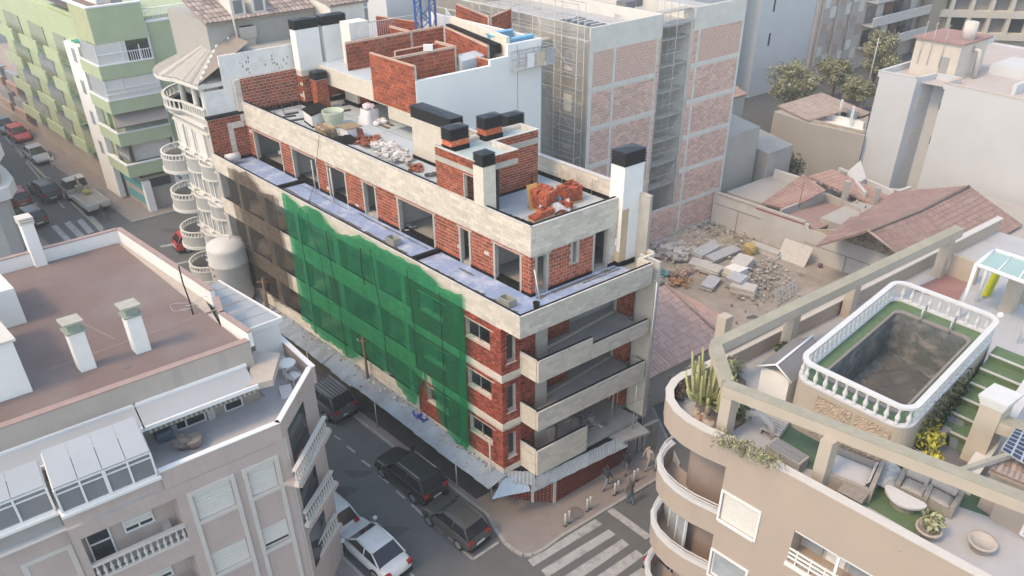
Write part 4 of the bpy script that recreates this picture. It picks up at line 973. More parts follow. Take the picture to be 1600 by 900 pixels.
for k, (x0, y0, x1, y1, lab) in enumerate([(445, 180, 466, 176, 'dark plank lying before the scaffold frames'), (430, 186, 462, 181, 'second dark plank behind the street parapet'), (450, 190, 476, 186, 'dark plank beside the planter box'), (535, 165, 572, 157, 'long dark timber lying near the wall foot'), (526, 176, 548, 172, 'dark trestle timber beside the brick chimney')]):
    p, q = Vector(atw(x0, y0, DK)), Vector(atw(x1, y1, DK)); d = (q - p).normalized(); n = Vector((-d.y, d.x, 0)) * .12; s = MB(); h = Vector((0, 0, .06)); s.hexa([p - n, q - n, q + n, p + n, p - n + h, q - n + h, q + n + h, p + n + h]); obj(s, 'timber_plank', M('dark_plank', (.06, .06, .065), .8), label=lab, cat='plank')
# brick pallets in front of the stair head
def brickpile(px, py, nx, ny, nz, rz, label, miss=0.15, z=DK):
    a, b = at(px, py, z); t = thing('brick_pile', label, 'brick pile', (0, 0, 0))
    for k in range(nz):
        for i in range(nx):
            for j in range(ny):
                if k == nz - 1 and random.random() < miss: continue
                if random.random() < .02: continue
                s = _bm.setdefault('pile', None)
                if s is None:
                    q = MB(); q.box(-.155, .155, -.075, .075, 0, .15, tone=.5)
                    for u in (-.035, .035):
                        for v in (.035, .1): q.box(.1551, .1556, u - .025, u + .025, v - .022, v + .022, tone=0)
                    s = bpy.data.meshes.new('hollow_brick'); s.from_pydata(q.v, [], q.f); s.materials.append(terra); at_ = s.attributes.new('tone', 'FLOAT', 'FACE'); at_.data.foreach_set('value', q.t); _bm['pile'] = s
                o = bpy.data.objects.new('hollow_brick', s); COL.objects.link(o); o.parent = t
                o.location = ((i - nx / 2 + .5) * .325 + random.uniform(-.015, .015), (j - ny / 2 + .5) * .16 + random.uniform(-.01, .01), k * .155 + .12); o.rotation_euler = (0, 0, random.uniform(-.05, .05))
    s = MB(); s.box(-nx * .17, nx * .17, -ny * .085, ny * .085, 0, .11); obj(s, 'pallet_base', wood, t)
    x, y = XY(a, b); t.location = (x, y, z); t.rotation_euler = (0, 0, rz); return t
brickpile(849, 325, 3, 7, 6, VANG + .25, 'tall pile of orange hollow bricks with a timber panel leaning on it', .3)
brickpile(889, 313, 3, 6, 5, VANG - .1, 'pile of hollow bricks with loose bricks on top near the rear parapet', .5)
brickpile(846, 341, 4, 3, 2, VANG + .1, 'low pile of hollow bricks under the grey plastic sheet', .2)
brickpile(880, 330, 3, 3, 2, VANG + .2, 'small pile of hollow bricks beside the street corner parapet', .5)
s = MB(); a, b = at(829, 329, DK); p = Vector(XYZ(a, b, DK)); d = Vector((V[0], V[1], 0)) * .62; e = Vector((U[0], U[1], 0)) * .05; h = Vector((U[0] * .25, U[1] * .25, 1.25))
s.hexa([p, p + d, p + d + e, p + e, p + h, p + d + h, p + d + h + e, p + h + e]); obj(s, 'plywood_sheet', M('yellow_ply', (.62, .36, .12), .7, .12, 6), label='yellow timber panel leaning against the tall brick pile', cat='panel')
s = MB(); c = XYZ(*at(866, 331, DK), DK + .35); s.grid(lambda u, v: (c[0] + (u - .5) * 1.5, c[1] + (v - .5) * 1.0, c[2] + .12 * math.sin(11 * u + 3 * v) + .1 * math.cos(9 * v + 5 * u)), 16, 12, smooth=False); obj(s, 'plastic_sheet', M('grey_plastic', (.42, .46, .50), .4, .2, 9), label='crumpled grey plastic sheet lying over the low brick pile', cat='sheet')
s = MB(); c = XYZ(*at(868, 325, DK), DK + .55); s.grid(lambda u, v: (c[0] + (u - .5) * .5, c[1] + (v - .5) * .3, c[2] + .06 * math.sin(11 * u + 7 * v)), 8, 6, smooth=False); obj(s, 'plastic_scrap', M('blue_scrap', (.10, .35, .52), .5), label='scrap of sky blue plastic on the grey sheet', cat='scrap')
p, q = Vector(atw(878, 283, DK)), Vector(atw(945, 306, DK)); d = (q - p).normalized(); n = Vector((-d.y, d.x, 0)) * .17; h = Vector((0, 0, .07))
s = MB(); s.hexa([p - n, q - n, q + n, p + n, p - n + h, q - n + h, q + n + h, p + n + h]); obj(s, 'long_plank', M('brown_plank', (.26, .17, .11), .85, .2, 5), label='long brown plank lying along the rear parapet', cat='plank')
p2_ = p - n * 2.2; q2_ = q - n * 2.2
for k, f in enumerate((.1, .45, .8)):
    c = p2_.lerp(q2_, f); s = MB(); s.tube([c, c + Vector((0, 0, .9)), c + Vector((0, 0, .9)) + d * .35], .016, 5); obj(s, 'railing_bracket', steel, label='thin bent steel bracket standing behind the long plank', cat='bracket', group='brackets along the rear parapet')
s = MB(); c = XYZ(*at(803, 342, DK), DK); s.grid(lambda u, v: (c[0] + (u - .5) * 2.4 * .7 + v * .2, c[1] - (u - .5) * 1.6 * .9, c[2] + .04 + .06 * abs(math.sin(17 * u + 6 * v))), 18, 6, smooth=False); obj(s, 'black_offcuts', black, label='black membrane offcuts lying inside the near corner of the roof', cat='offcuts')
s = MB(); c = XYZ(*at(831, 293, DK), DK); s.tube([c, (c[0], c[1], DK + .8)], .03, 6); obj(s, 'vent_pipe', black, label='short black pipe rising from the deck beside the stair head', cat='pipe')
s = MB(); c = XYZ(*at(674, 276, DK), DK); s.tube([(c[0] + .35 * math.cos(t), c[1] + .2 * math.sin(t), DK + .04 + .01 * t) for t in np.linspace(0, 14, 40)], .025, 5); obj(s, 'hose_coil', rub, label='coiled black hose beside the stair head wall', cat='hose')
# terrace bits
def tub(px, py, z, label):
    a, b = at(px, py, z); t = thing('plastic_crate', label, 'crate', XYZ(a, b, z))
    s = MB(); s.pb(a - .35, a + .35, b - .22, b + .22, z, z + .03)
    s.pb(a - .35, a + .35, b - .22, b - .19, z + .03, z + .4); s.pb(a - .35, a + .35, b + .19, b + .22, z + .03, z + .4); s.pb(a - .35, a - .32, b - .19, b + .19, z + .03, z + .4); s.pb(a + .32, a + .35, b - .19, b + .19, z + .03, z + .4); obj(s, 'crate_shell', M('crate_grey', (.36, .38, .33), .7, .15, 4), t)
tub(615, 381, 12.79, 'grey open crate standing on the narrow terrace'); tub(793, 476, 12.79, 'pale green open crate at the terrace corner')
s = MB(); c = XYZ(*at(838, 481, 12.79), 12.79); s.lathe(c, [(.13, 0), (.17, .3), (.15, .3), (.12, .03)], 12, cap=False); obj(s, 'rubber_bucket', rub, label='black rubber bucket at the terrace corner', cat='bucket')
s = MB(); p = Vector(atw(843, 468, 12.79)); s.tube([p, p + Vector((-.25, .25, 1.5))], .03, 5); obj(s, 'broom', white, label='white handled broom leaning at the penthouse corner', cat='broom')
s = MB(); c = XYZ(25.6, .5, 12.79); s.tube([(c[0], c[1], 13.25), (c[0] + V[0] * .9, c[1] + V[1] * .9, 13.25)], .28, 14); obj(s, 'white_roll', M('roll_white', (.62, .61, .6), .7), label='white membrane roll lying at the far end of the terrace', cat='roll')
s = MB(); c = XYZ(*at(436, 243, 12.8), 12.8); s.tube([(c[0], c[1], 13.0), (c[0] + V[0] * .5, c[1] + V[1] * .5, 13.0)], .14, 12); obj(s, 'white_roll', _mats['roll_white'], label='small white roll in the far penthouse doorway', cat='roll')
for k, (x, y, x1, y1) in enumerate([(486, 250, 496, 316), (515, 262, 521, 324 - 20)]):
    p = Vector(FB(2.45).P(*onb(x, y, 2.45), 0)); q = Vector(FB(2.2).P(onb(x1, y1, 2.2)[0], 12.8, 0)); s = MB(); s.tube([p, q], .04, 5); obj(s, 'leaning_batten', M('pale_batten', (.55, .53, .5), .8), label=['pale batten leaning in the second penthouse doorway', 'pale batten leaning in the third penthouse doorway'][k], cat='batten')
pts = [atw(635 + random.gauss(0, 6), 354 + random.gauss(0, 4), 12.8) for _ in range(16)]
heap('doorway_rubble', 'small pile of rubble in the wide penthouse opening', 'rubble', pts, _mats['grey_rubble'], (.05, .14))
# ---------------------------------------------------------------- crane mast
c = at(668, 76, 18.25); cx_, cy_ = XY(*c)
CR = thing('tower_crane', 'blue lattice mast of a tower crane rising through the brick walls', 'crane', (cx_, cy_, 18.25))
ca, sa = math.cos(UANG + .5), math.sin(UANG + .5); hw = .52
cor = [(cx_ + ca * i * hw - sa * j * hw, cy_ + sa * i * hw + ca * j * hw) for i, j in ((-1, -1), (1, -1), (1, 1), (-1, 1))]
for q in cor: s = MB(); s.box(q[0] - .075, q[0] + .075, q[1] - .075, q[1] + .075, 16, 34); obj(s, 'mast_leg', bluesteel, CR)
for i in range(4):
    p, q = cor[i], cor[(i + 1) % 4]
    for k in range(18):
        z0 = 16.5 + k * .95; a_, b_ = (p, q) if k % 2 else (q, p)
        s = MB(); s.tube([(*a_, z0), (*b_, z0 + .95)], .035, 4); obj(s, 'mast_brace', bluesteel, CR)
s = MB(); s.tube([(cx_ + .2, cy_, 19), (cx_ + .2, cy_, 34)], .02, 4); obj(s, 'mast_ladder', steel, CR)
def floodlight(px, py, z, h, label):
    x, y = XY(*at(px, py, z)); t = thing('site_floodlight', label, 'floodlight', (x, y, z)); s = MB(); s.tube([(x, y, z), (x, y, z + h)], .05, 8); obj(s, 'pole_shaft', white, t); s = MB(); s.box(x - .28, x + .28, y - .12, y + .12, z + h, z + h + .35); obj(s, 'lamp_head', white, t)
floodlight(672, 124, 18.3, 1.75, 'white site floodlight pole behind the white wall')
s = MB(); c = XYZ(*at(686, 118, 18.25), 18.25); s.grid(lambda u, v: (c[0] + (u - .5) * 1.9, c[1] + (v - .5) * 1.2, c[2] + .1 + .5 * math.sin(3.1 * u) * math.sin(3.1 * v) + .08 * math.sin(13 * u)), 12, 10, smooth=False); obj(s, 'black_tarp', M('tarp_black', (.03, .035, .045), .5), label='black tarpaulin heap behind the white wall', cat='tarp')
for k, (x, y) in enumerate([(713, 101), (746, 82)]):
    c = XYZ(*at(x, y, 18.3), 18.3 if k == 0 else 19.4); s = MB(); s.tube([(c[0] + .4 * math.cos(t), c[1] + .35 * math.sin(t), c[2] + .06 + .012 * t) for t in np.linspace(0, 25, 60)], .035, 5); obj(s, 'cable_coil', rub, label=['coil of black cable on the raised deck below the brick box', 'coil of black cable on the white topped ledge'][k], cat='cable coil')
s = MB(); s.pab([at(722, 95, 19.45), at(757, 85, 19.45), at(742, 76, 19.5), at(715, 83, 19.5)], 18.25, 19.4); obj(s, 'roof_ledge', deckm, MBD)
s = MB(); c = atw(712, 75, 18.3); mt = Matrix.Translation(c) @ Matrix.Rotation(VANG, 4, 'Z') @ Matrix.Rotation(.25, 4, 'X')
for k in range(7): s.box(-.6, .6, -.05, .05, .1 + k * .16, .2 + k * .16, mt)
for k in range(3): s.box(-.6 + k * .53, -.46 + k * .53, -.09, -.05, .05, 1.2, mt)
obj(s, 'upright_pallet', wood, label='wooden pallet standing upright against the orange rear wall', cat='pallet')
# hanging work platform on the white wall
pa = [ona(x, y, 15.2) for x, y in ((800, 85), (845, 75), (845, 100), (800, 108))]
b0, b1 = pa[0][0], pa[1][0]; z0, z1 = pa[3][1], pa[0][1]
HP = thing('hanging_platform', 'grey suspended work cradle hanging at the top of the white wall', 'cradle', XYZ(15.0, (b0 + b1) / 2, z0))
f_ = FA(15.3)
s = MB(); f_.box(s, b0, b1 + .6, z0, z0 + .06, .1, .75); obj(s, 'cradle_floor', alu, HP)
for zz in (z0 + .5, z0 + 1.0):
    for oo in (.1, .75): s = MB(); f_.box(s, b0, b1 + .6, zz, zz + .05, oo - .02, oo + .02); obj(s, 'cradle_rail', alu, HP)
for k in range(6):
    u = b0 + (b1 + .6 - b0) * k / 5
    for oo in (.1, .75): s = MB(); f_.box(s, u - .02, u + .02, z0, z0 + 1.05, oo - .02, oo + .02); obj(s, 'cradle_post', alu, HP)
for u, wd, cc in ((b0 + .7, .5, plaster), (b0 + 1.4, .6, M('tan_panel', (.6, .48, .38), .8)), (b0 + 2.1, .7, alu)):
    s = MB(); f_.box(s, u, u + wd, z0 + .1, z0 + .95, .76, .79); obj(s, 'cradle_panel', cc, HP)
for u in (b0 + .1, b0 + .5, b1 - .4): s = MB(); s.tube([f_.P(u, z0 + 1.0, .4), f_.P(u, 20.4, .4)], .015, 4); obj(s, 'cradle_rope', steel, HP)
for u in (b0 + .25, b1 - .1):
    s = MB(); s.tube([f_.P(u, 8, .35), f_.P(u, 20.2, .35)], .012, 4); obj(s, 'drop_rope', rub, HP)
# ================================================================ salmon apartment building with the terrace (near, street side)
pinkw = M('salmon_render', (0.52, 0.42, 0.385), 0.9, 0.06, 1.2, 0.3, 0.5, (.42, .36, .34), streak=.7, bump=.12, bsc=60)
beigew = M('beige_render', (0.46, 0.40, 0.355), 0.9, 0.06, 1.2, 0.3, 0.5, (.36, .32, .29), streak=.8, bump=.12, bsc=60)
greyw = M('grey_render', (0.34, 0.335, 0.32), 0.9, 0.06, 1.5, 0.25, .5, bump=.1)
trimw = M('cream_trim', (0.60, 0.565, 0.53), 0.85, 0.05, 2)
redroof = M('reddish_roof_coating', (0.20, 0.145, 0.135), 0.85, 0.07, 0.8, 0.6, 0.28, (.25, .225, .215), bump=.05)
tilefloor = M('pale_tile_floor', (0.50, 0.50, 0.515), 0.7, 0.06, 2.0, .25, .6)
frostw = M('frosted_panel', (0.37, 0.40, 0.43), 0.5, 0.05, 1.0, .2, .5)
PL = thing('salmon_apartment_building', 'salmon apartment building with red coated flat roof, white parapets and roof terrace with plastic furniture', 'building', XYZ(5, -16, GZ))
def pp(mb, name, mat, parent=None, **k): return obj(mb, name, mat, parent or PL, **k)
TZ, TF = 12.6, 11.75
A0 = -0.5
fr = FA(A0)
cb = at(437, 662, TZ)[1]; ce = at(486, 575, TZ)
ce = (ce[0], ce[1]); pa_ = (A0, cb)
hol = []
hol += [(-14.42, -12.98, 9.62, 10.98), (-14.42, -12.98, 6.55, 7.75), (-12.35, -11.25, 9.62, 10.98), (-12.35, -11.25, 6.55, 7.75)]
log = [(-18.2, -14.95, 8.95, 11.15), (-18.2, -14.95, 5.9, 8.1)]
gw = [(-19.95, -18.7, 9.35, 10.7), (-19.95, -18.7, 6.3, 7.6)]
s = MB(); fr.wall(s, -18.45, cb, GZ, TF, -.3, 0, hol + log); pp(s, 'facade', pinkw)
s = MB(); Face(fr.P(0, 0, -.35)[:2], V, NA).wall(s, -32, -18.45, GZ, TF, -.3, 0, gw); pp(s, 'facade', greyw)
s = MB(); s.pab([(A0 + .32, -32), (A0 + .32, -18.3), (A0 + .32, -18.3), (.35, -18.3), (.35, -14.8), (A0 + .32, -14.8), (A0 + .32, cb), (ce[0] + .2, ce[1] - .25), (9, -8.3), (15, -9.9), (15, -32)], GZ, TF - .02); pp(s, 'building_core', pinkw)
for h in log:
    s = MB(); s.pb(A0 + .02, .36, h[0], h[1], h[2] - .02, h[2]); pp(s, 'loggia_floor', tilefloor)
    s = MB(); s.pb(A0 + .02, .36, h[0] - .02, h[0], h[2], h[3]); s2 = MB(); s2.pb(A0 + .02, .36, h[1], h[1] + .02, h[2], h[3]); pp(s, 'loggia_side', pinkw); pp(s2, 'loggia_side', pinkw)
    fi = FA(.36)
    window(fi, h[0] + .25, h[0] + 1.05, h[2] + .05, h[2] + 1.95, PL, white, glass, o=.08, panes=1); s = MB(); fi.box(s, h[0] + .25, h[0] + 1.05, h[2] + 1.0, h[2] + 1.06, 0, .1); pp(s, 'door_rail', white)
    window(fi, h[0] + 1.5, h[0] + 2.55, h[2] + .9, h[2] + 1.9, PL, white, glass, o=.08, panes=2, shutter=.75, shmat=shut)
    balusters([fr.P(h[0], 0, -.05)[:2], fr.P(h[1], 0, -.05)[:2]], h[2] + .1, .62, PL, trimw, .235, .2, sc=1.15)
s = MB(); fi.box(s, -15.5, -15.2, 9.0, 9.6, 0.0, .3); pp(s, 'air_conditioner', trimw)
for h in hol: window(fr, h[0], h[1], h[2], h[3], PL, trimw, glass, panes=1, shutter=1.0 if h[2] > 9 or h[0] < -13 else .8, shmat=shut, o=-.1)
fg = Face(fr.P(0, 0, -.35)[:2], V, NA)
for h in gw: window(fg, h[0], h[1], h[2], h[3], PL, trimw, glass, panes=1, shutter=1.0, shmat=shut, trim=trimw, tw=.18, tp=.06)
# tall moulded frames joining the windows of one column
for u0, u1 in ((-14.42, -12.98), (-12.35, -11.25)):
    s = MB()
    for c in (u0 - .17, u1 + .003): fr.box(s, c, c + .167, 3.0, 11.16, -.02, .07)
    fr.box(s, u0, u1, 10.99, 11.16, -.02, .07)
    for z in (9.61, 6.54): fr.box(s, u0, u1, z - .14, z - .002, -.02, .09)
    pp(s, 'window_moulding', trimw)
# chamfered corner, balconies with balusters
f_, L = seg(pa_, ce)
s = MB(); f_.wall(s, 0, L, GZ, TF, -.25, 0.0); pp(s, 'facade', pinkw)
s = MB(); f_.box(s, .05, .17, GZ, TF, 0, .04); pp(s, 'corner_moulding', trimw)
for k, z in enumerate((9.75, 6.7, 3.7)):
    q0 = at(*[(462, 735), (478, 800), (490, 860)][k], z + .85); q1 = at(*[(503, 660), (513, 745), (520, 812)][k], z + .85)
    P0, P1 = np.array(XY(*q0)), np.array(XY(*q1)); fb, Lb = seg(q0, q1)
    s = MB(); fb.box(s, .1, Lb + .6, z - .2, z, -.9, .08); pp(s, 'balcony_slab', pinkw)
    s = MB(); fb.box(s, -.1, Lb + .5, z, z + .14, -.15, .05); pp(s, 'balcony_kerb', trimw)
    balusters([fb.P(-.05, 0, -.05)[:2], fb.P(Lb + .4, 0, -.05)[:2]], z + .2, .58, PL, trimw, .2, .18, sc=1.0)
    s = MB(); f_.box(s, .5, 2.2, z, z + 2.1, .002, .03); pp(s, 'balcony_door', glass)
    s = MB(); q = Vector(fb.P(Lb * .5, z, -.6)); s.lathe(q, [(.2, 0), (.27, .4)], 10); pp(s, 'flower_pot', M('terracotta_pot', (.36, .16, .10), .85))
# terrace: floor, parapets
ter = [(A0 + .05, -32), (A0 + .05, cb), (ce[0], ce[1]), (7.2, -7.5), (7.2, -9.5), (2.5, -9.8), (2.5, -32)]
s = MB(); s.pab(ter, TF - .02, TF + .02); pp(s, 'terrace_floor', tilefloor)
def para(p, q, z0, z1, th, mat, cop=white, out=.03, name='parapet'):
    f2, L2 = seg(p, q); s = MB(); f2.box(s, 0, L2, z0, z1, -th, 0); pp(s, name, mat)
    s = MB(); f2.box(s, -.02, L2 + .02, z1 + .001, z1 + .05, -th - out, out); pp(s, 'coping', cop)
para((A0, -15.2), pa_, TF - .02, TZ, .16, pinkw); para(pa_, ce, TF - .02, TZ, .16, pinkw); para(ce, (7.0, -7.5), TF - .02, TZ, .16, pinkw)
para((A0 + .1, -18.45), (A0 + .1, -15.2), TF - .02, TZ - .1, .2, pinkw)
para((A0 + .35, -32), (A0 + .35, -18.45), TF - .02, TZ - .15, .2, greyw)
# emblem on the chamfer parapet
s = MB(); c = f_.P(L * .62, 12.1, .004)
for t0 in np.linspace(0, 5.2, 18):
    t1 = t0 + .3; s.add([f_.P(L * .6 + r * math.cos(t), 12.12 + r * math.sin(t), .006) for r, t in ((.22, t0), (.27, t0), (.27, t1), (.22, t1))], [(0, 1, 2, 3)])
pp(s, 'wall_emblem', M('faded_orange', (.50, .30, .22), .9))
# penthouse block and roof
RZ, RT_ = 14.45, 15.0
roofp = [(2.5, -32), (2.5, -9.95), (4.6, -10.05), (7.0, -9.5), (15.0, -9.85), (14.7, -32)]
s = MB(); s.pab([(2.55, -32), (2.55, -10.0), (4.6, -10.1), (7.0, -9.55), (14.95, -9.9), (14.65, -32)], TF - .1, RZ - .02); pp(s, 'penthouse_wall', beigew)
s = MB(); s.pab([(2.6, -32), (2.6, -10.1), (14.9, -10.0), (14.6, -32)], RZ - .02, RZ + .02); pp(s, 'roof_deck', redroof)
for a_, p_, q_ in ((1, (2.5, -32), (2.5, -9.95)),):
    f2, L2 = seg(p_, q_); s = MB(); f2.box(s, 0, L2, TF + 1.6, RT_ - .35, -.22, 0.02); pp(s, 'roof_edge', beigew)
    s = MB(); f2.box(s, 0, L2, RT_ - .349, RT_ - .30, -.26, .04); pp(s, 'coping', M('reddish_coping', (.36, .26, .24), .85, .1, 3))
    f2.box(s, 0, 1, 0, 0.001, 0, .001)
para((2.5, -9.95), (4.6, -10.05), RZ - .1, RT_ + .05, .18, plaster, _mats['reddish_coping']); para((4.6, -10.05), (5.9, -9.6), RZ - .1, RT_ + .05, .18, plaster, _mats['reddish_coping'])
para((6.4, -9.5), (15.0, -9.85), RZ - .1, RT_ + .15, .18, plaster, _mats['reddish_coping']); para((15.0, -9.85), (14.7, -32), RZ - .1, RT_ + .1, .18, plaster, _mats['reddish_coping'])
s = MB()
for k in range(5): s.pb(6.6 + k * .55, 7.0 + k * .55, -9.4, -9.2, 13.6, 14.9 - k * .12)
pp(s, 'stepped_parapet', trimw, kind='stuff')
# reddish gutter strip and white gallery roof along the street
gl = [at(x, y, 13.6) for x, y in ((225, 380), (245, 383), (345, 462), (430, 520), (405, 545), (372, 527), (322, 480))]
s = MB(); s.pab([(15, -9.6), (15, -8.6), (6.0, -8.6), (4.6, -9.2), (4.6, -9.9)], 13.3, 13.5); pp(s, 'side_ledge', redroof)
wq = [at(345, 446, 13.9), at(425, 487, 13.9), at(366, 522, 13.9), at(322, 487, 13.9)]
s = MB(); s.pab([(9.2, -8.0), (4.55, -7.65), (4.5, -9.05), (9.2, -9.0)], 13.75, 13.9); pp(s, 'gallery_roof', frostw)
s = MB(); s.pab([(9.26, -7.92), (4.49, -7.57), (4.49, -7.65), (9.26, -8.0)], 13.72, 13.97); s.pab([(4.55, -7.6), (4.47, -7.6), (4.42, -9.1), (4.5, -9.1)], 13.72, 13.96); pp(s, 'gallery_rim', white)
s = MB(); s.pab([(9.1, -8.05), (4.6, -7.72), (4.6, -8.9), (9.1, -8.9)], 10.5, 13.75); pp(s, 'gallery_wall', plaster)
for k in range(1, 6): s = MB(); a = 4.55 + k * .78; s.pab([(a + .02, -7.75), (a, -7.75), (a, -8.98), (a + .02, -8.98)], 13.9, 13.915); pp(s, 'roof_joint', greyw)
# corner roof plate above the terrace
s = MB(); s.pab([at(395, 545, 13.6), at(437, 548, 13.6), at(425, 590, 13.6), at(385, 600, 13.6)], 13.2, 13.5); pp(s, 'corner_canopy', beigew)
# white flat awning roof along the front of the penthouse + striped awning
aw = FA(2.48)
for u0, u1 in ((-19.5, -14.6), (-14.55, -10.35)):
    s = MB(); s.hexa([aw.P(u0, 13.55, 0), aw.P(u1, 13.55, 0), aw.P(u1, 13.35, 1.25), aw.P(u0, 13.35, 1.25), aw.P(u0, 13.65, 0), aw.P(u1, 13.65, 0), aw.P(u1, 13.45, 1.25), aw.P(u0, 13.45, 1.25)]); pp(s, 'awning_roof', frostw)
    s = MB(); aw.box(s, u0 - .06, u1 + .06, 13.33, 13.5, 1.252, 1.33); aw.box(s, u0 - .06, u1 + .06, 13.6, 13.74, -.02, .1); pp(s, 'awning_rim', white)
s = MB(); aw.box(s, -24, -10.0, TF, 13.3, -.1, .005); pp(s, 'terrace_wall', M('tan_wall', (.40, .355, .31), .9, .06, 2))
stripe1 = M('awning_cream', (.60, .56, .50), .9, .06, 4); stripe2 = M('awning_grey', (.30, .29, .28), .9, .06, 4)
for k in range(44):
    u = -14.5 + k * .095; s = MB(); s.hexa([aw.P(u, 12.95, .35), aw.P(u + .09, 12.95, .35), aw.P(u + .09, 12.72, .75), aw.P(u, 12.72, .75), aw.P(u, 12.97, .35), aw.P(u + .09, 12.97, .35), aw.P(u + .09, 12.74, .75), aw.P(u, 12.74, .75)])
    pp(s, 'awning_slat', stripe1 if k % 2 else stripe2)
s = MB(); s.tube([aw.P(-14.6, 13.0, .34), aw.P(-10.3, 13.0, .34)], .05, 6); pp(s, 'awning_roller', white)
window(aw, -13.8, -12.25, TF + .05, TF + 1.35, PL, white, glass, o=.06, panes=2); window(aw, -11.5, -10.75, TF + .05, TF + 1.25, PL, white, glass, o=.06, panes=1)
s = MB(); aw.box(s, -12.2, -11.9, TF, 13.0, .0, .12); pp(s, 'pilaster', trimw)
# glazed galleries on the parapet
def gallery(u0, u1, zb, zt, depth, n, o0, roofslope=.35):
    fg2 = FA(A0)
    s = MB()
    fg2.box(s, u0, u1, zb, zb + .1, o0 - .1, o0); fg2.box(s, u0, u1, zt - .1, zt, o0 - .1, o0); fg2.box(s, u0, u1, zb + (zt - zb) * .74, zb + (zt - zb) * .78, o0 - .08, o0 - .01)
    for k in range(n + 1):
        c = u0 + (u1 - u0) * k / n; wd = .07 if k != n // 2 else .12
        fg2.box(s, c - wd / 2, c + wd / 2, zb + .1, zt - .1, o0 - .1, o0 + .004)
    for uu in (u0, u1):
        s.hexa([fg2.P(uu - .03, zb, o0 - depth), fg2.P(uu + .03, zb, o0 - depth), fg2.P(uu + .03, zb, o0 - .1), fg2.P(uu - .03, zb, o0 - .1), fg2.P(uu - .03, zt + roofslope - .05, o0 - depth), fg2.P(uu + .03, zt + roofslope - .05, o0 - depth), fg2.P(uu + .03, zt - .02, o0 - .1), fg2.P(uu - .03, zt - .02, o0 - .1)])
    fo = pp(s, 'gallery_frame', white)
    for k in range(n):
        c0 = u0 + (u1 - u0) * k / n + .03; c1 = u0 + (u1 - u0) * (k + 1) / n - .03
        s = MB(); fg2.box(s, c0, c1, zb + .1, zt - .1, o0 - .07, o0 - .05); obj(s, 'pane', glassg, fo)
        s = MB(); s.hexa([fg2.P(c0 - .02, zt - .02, o0), fg2.P(c1 + .02, zt - .02, o0), fg2.P(c1 + .02, zt + roofslope, o0 - depth), fg2.P(c0 - .02, zt + roofslope, o0 - depth), fg2.P(c0 - .02, zt + .03, o0), fg2.P(c1 + .02, zt + .03, o0), fg2.P(c1 + .02, zt + roofslope + .05, o0 - depth), fg2.P(c0 - .02, zt + roofslope + .05, o0 - depth)]); obj(s, 'roof_panel', frostw, fo)
gallery(-18.35, -15.3, 12.55, 13.75, 1.7, 4, .1); gallery(-24.5, -18.55, 12.5, 13.7, 1.2, 6, -.3, .2)
s = MB(); FA(A0).box(s, -18.45, -15.2, 12.42, 12.54, -.2, .16); FA(A0).box(s, -32, -18.5, 12.38, 12.49, -.55, -.2); pp(s, 'gallery_sill', white)
# roof chimneys
def wchim(px, py, w_, d, h, cap, label=None, body=plaster):
    a, b = at(px, py, RZ); s = MB(); s.pb(a, a + d, b - w_ / 2, b + w_ / 2, RZ, RZ + h); o = pp(s, 'chimney', body)
    if cap:
        s = MB(); s.pb(a - .07, a + d + .07, b - w_ / 2 - .07, b + w_ / 2 + .07, RZ + h, RZ + h + .06); s.pb(a + .05, a + d - .05, b - w_ / 2 + .05, b + w_ / 2 - .05, RZ + h + .06, RZ + h + .4); obj(s, 'chimney_vent', cap, o)
        s = MB(); s.pb(a - .08, a + d + .08, b - w_ / 2 - .08, b + w_ / 2 + .08, RZ + h + .4, RZ + h + .48); obj(s, 'chimney_lid', M('lid_concrete', (.40, .39, .34), .9, .12, 4), o)
vent = M('mossy_vent', (.30, .32, .28), .9, .2, 4, .5, 2, (.20, .36, .28))
wchim(140, 579, .55, .5, 1.75, vent); wchim(226, 551, .55, .5, 1.7, vent)
c = at(86, 425, RZ + .5); s = MB(); s.pb(14.6, 15.1, c[1] - .25, c[1] + .25, RZ, RZ + 2.2); o = pp(s, 'chimney', plaster); s = MB()
for k in range(3): s.pb(14.55, 15.15, c[1] - .3, c[1] + .3, RZ + 2.2 + k * .12, RZ + 2.28 + k * .12)
obj(s, 'chimney_vent', trimw, o)
# white stair head at the left edge
a0, b0 = at(52, 612, RZ); s = MB(); s.pb(a0, a0 + 4.5, b0 - 7, b0, RZ, RZ + 2.3); pp(s, 'stair_head', plaster)
a1, b1 = at(30, 490, RZ); s = MB(); s.pb(a1 - 1, a1 + 2, b1 - 3, b1, RZ, RZ + 1.7); pp(s, 'tank_room', plaster)
s = MB(); s.pb(a0 - .1, a0 + 4.6, b0 - 7, b0 + .1, RZ + 2.3, RZ + 2.4); pp(s, 'coping', trimw)
for p_, q_ in (((40, 590), (375, 470)), ((120, 500), (180, 530))):
    a_, b_ = Vector(atw(*p_, RZ + .026)), Vector(atw(*q_, RZ + .026)); d = (b_ - a_).normalized() ; n = Vector((-d.y, d.x, 0)) * .05; s = MB(); s.quad([a_ - n, b_ - n, b_ + n, a_ + n]); pp(s, 'roof_joint', M('dark_joint', (.25, .19, .18), .9))
for x, y in ((66, 476), (200, 573)): s = MB(); s.lathe(atw(x, y, RZ + .02), [(.12, 0), (.12, .02)], 12); pp(s, 'roof_drain', _mats['cast_iron'])
s = MB(); s.tube([atw(x, y, z) for x, y, z in ((302, 492, RZ), (296, 470, RZ + .6), (285, 440, RZ + 1.3), (279, 415, RZ + 1.9))], .03, 6); obj(s, 'antenna_mast', rub, label='thin black antenna mast leaning at the edge of the reddish roof', cat='antenna mast')
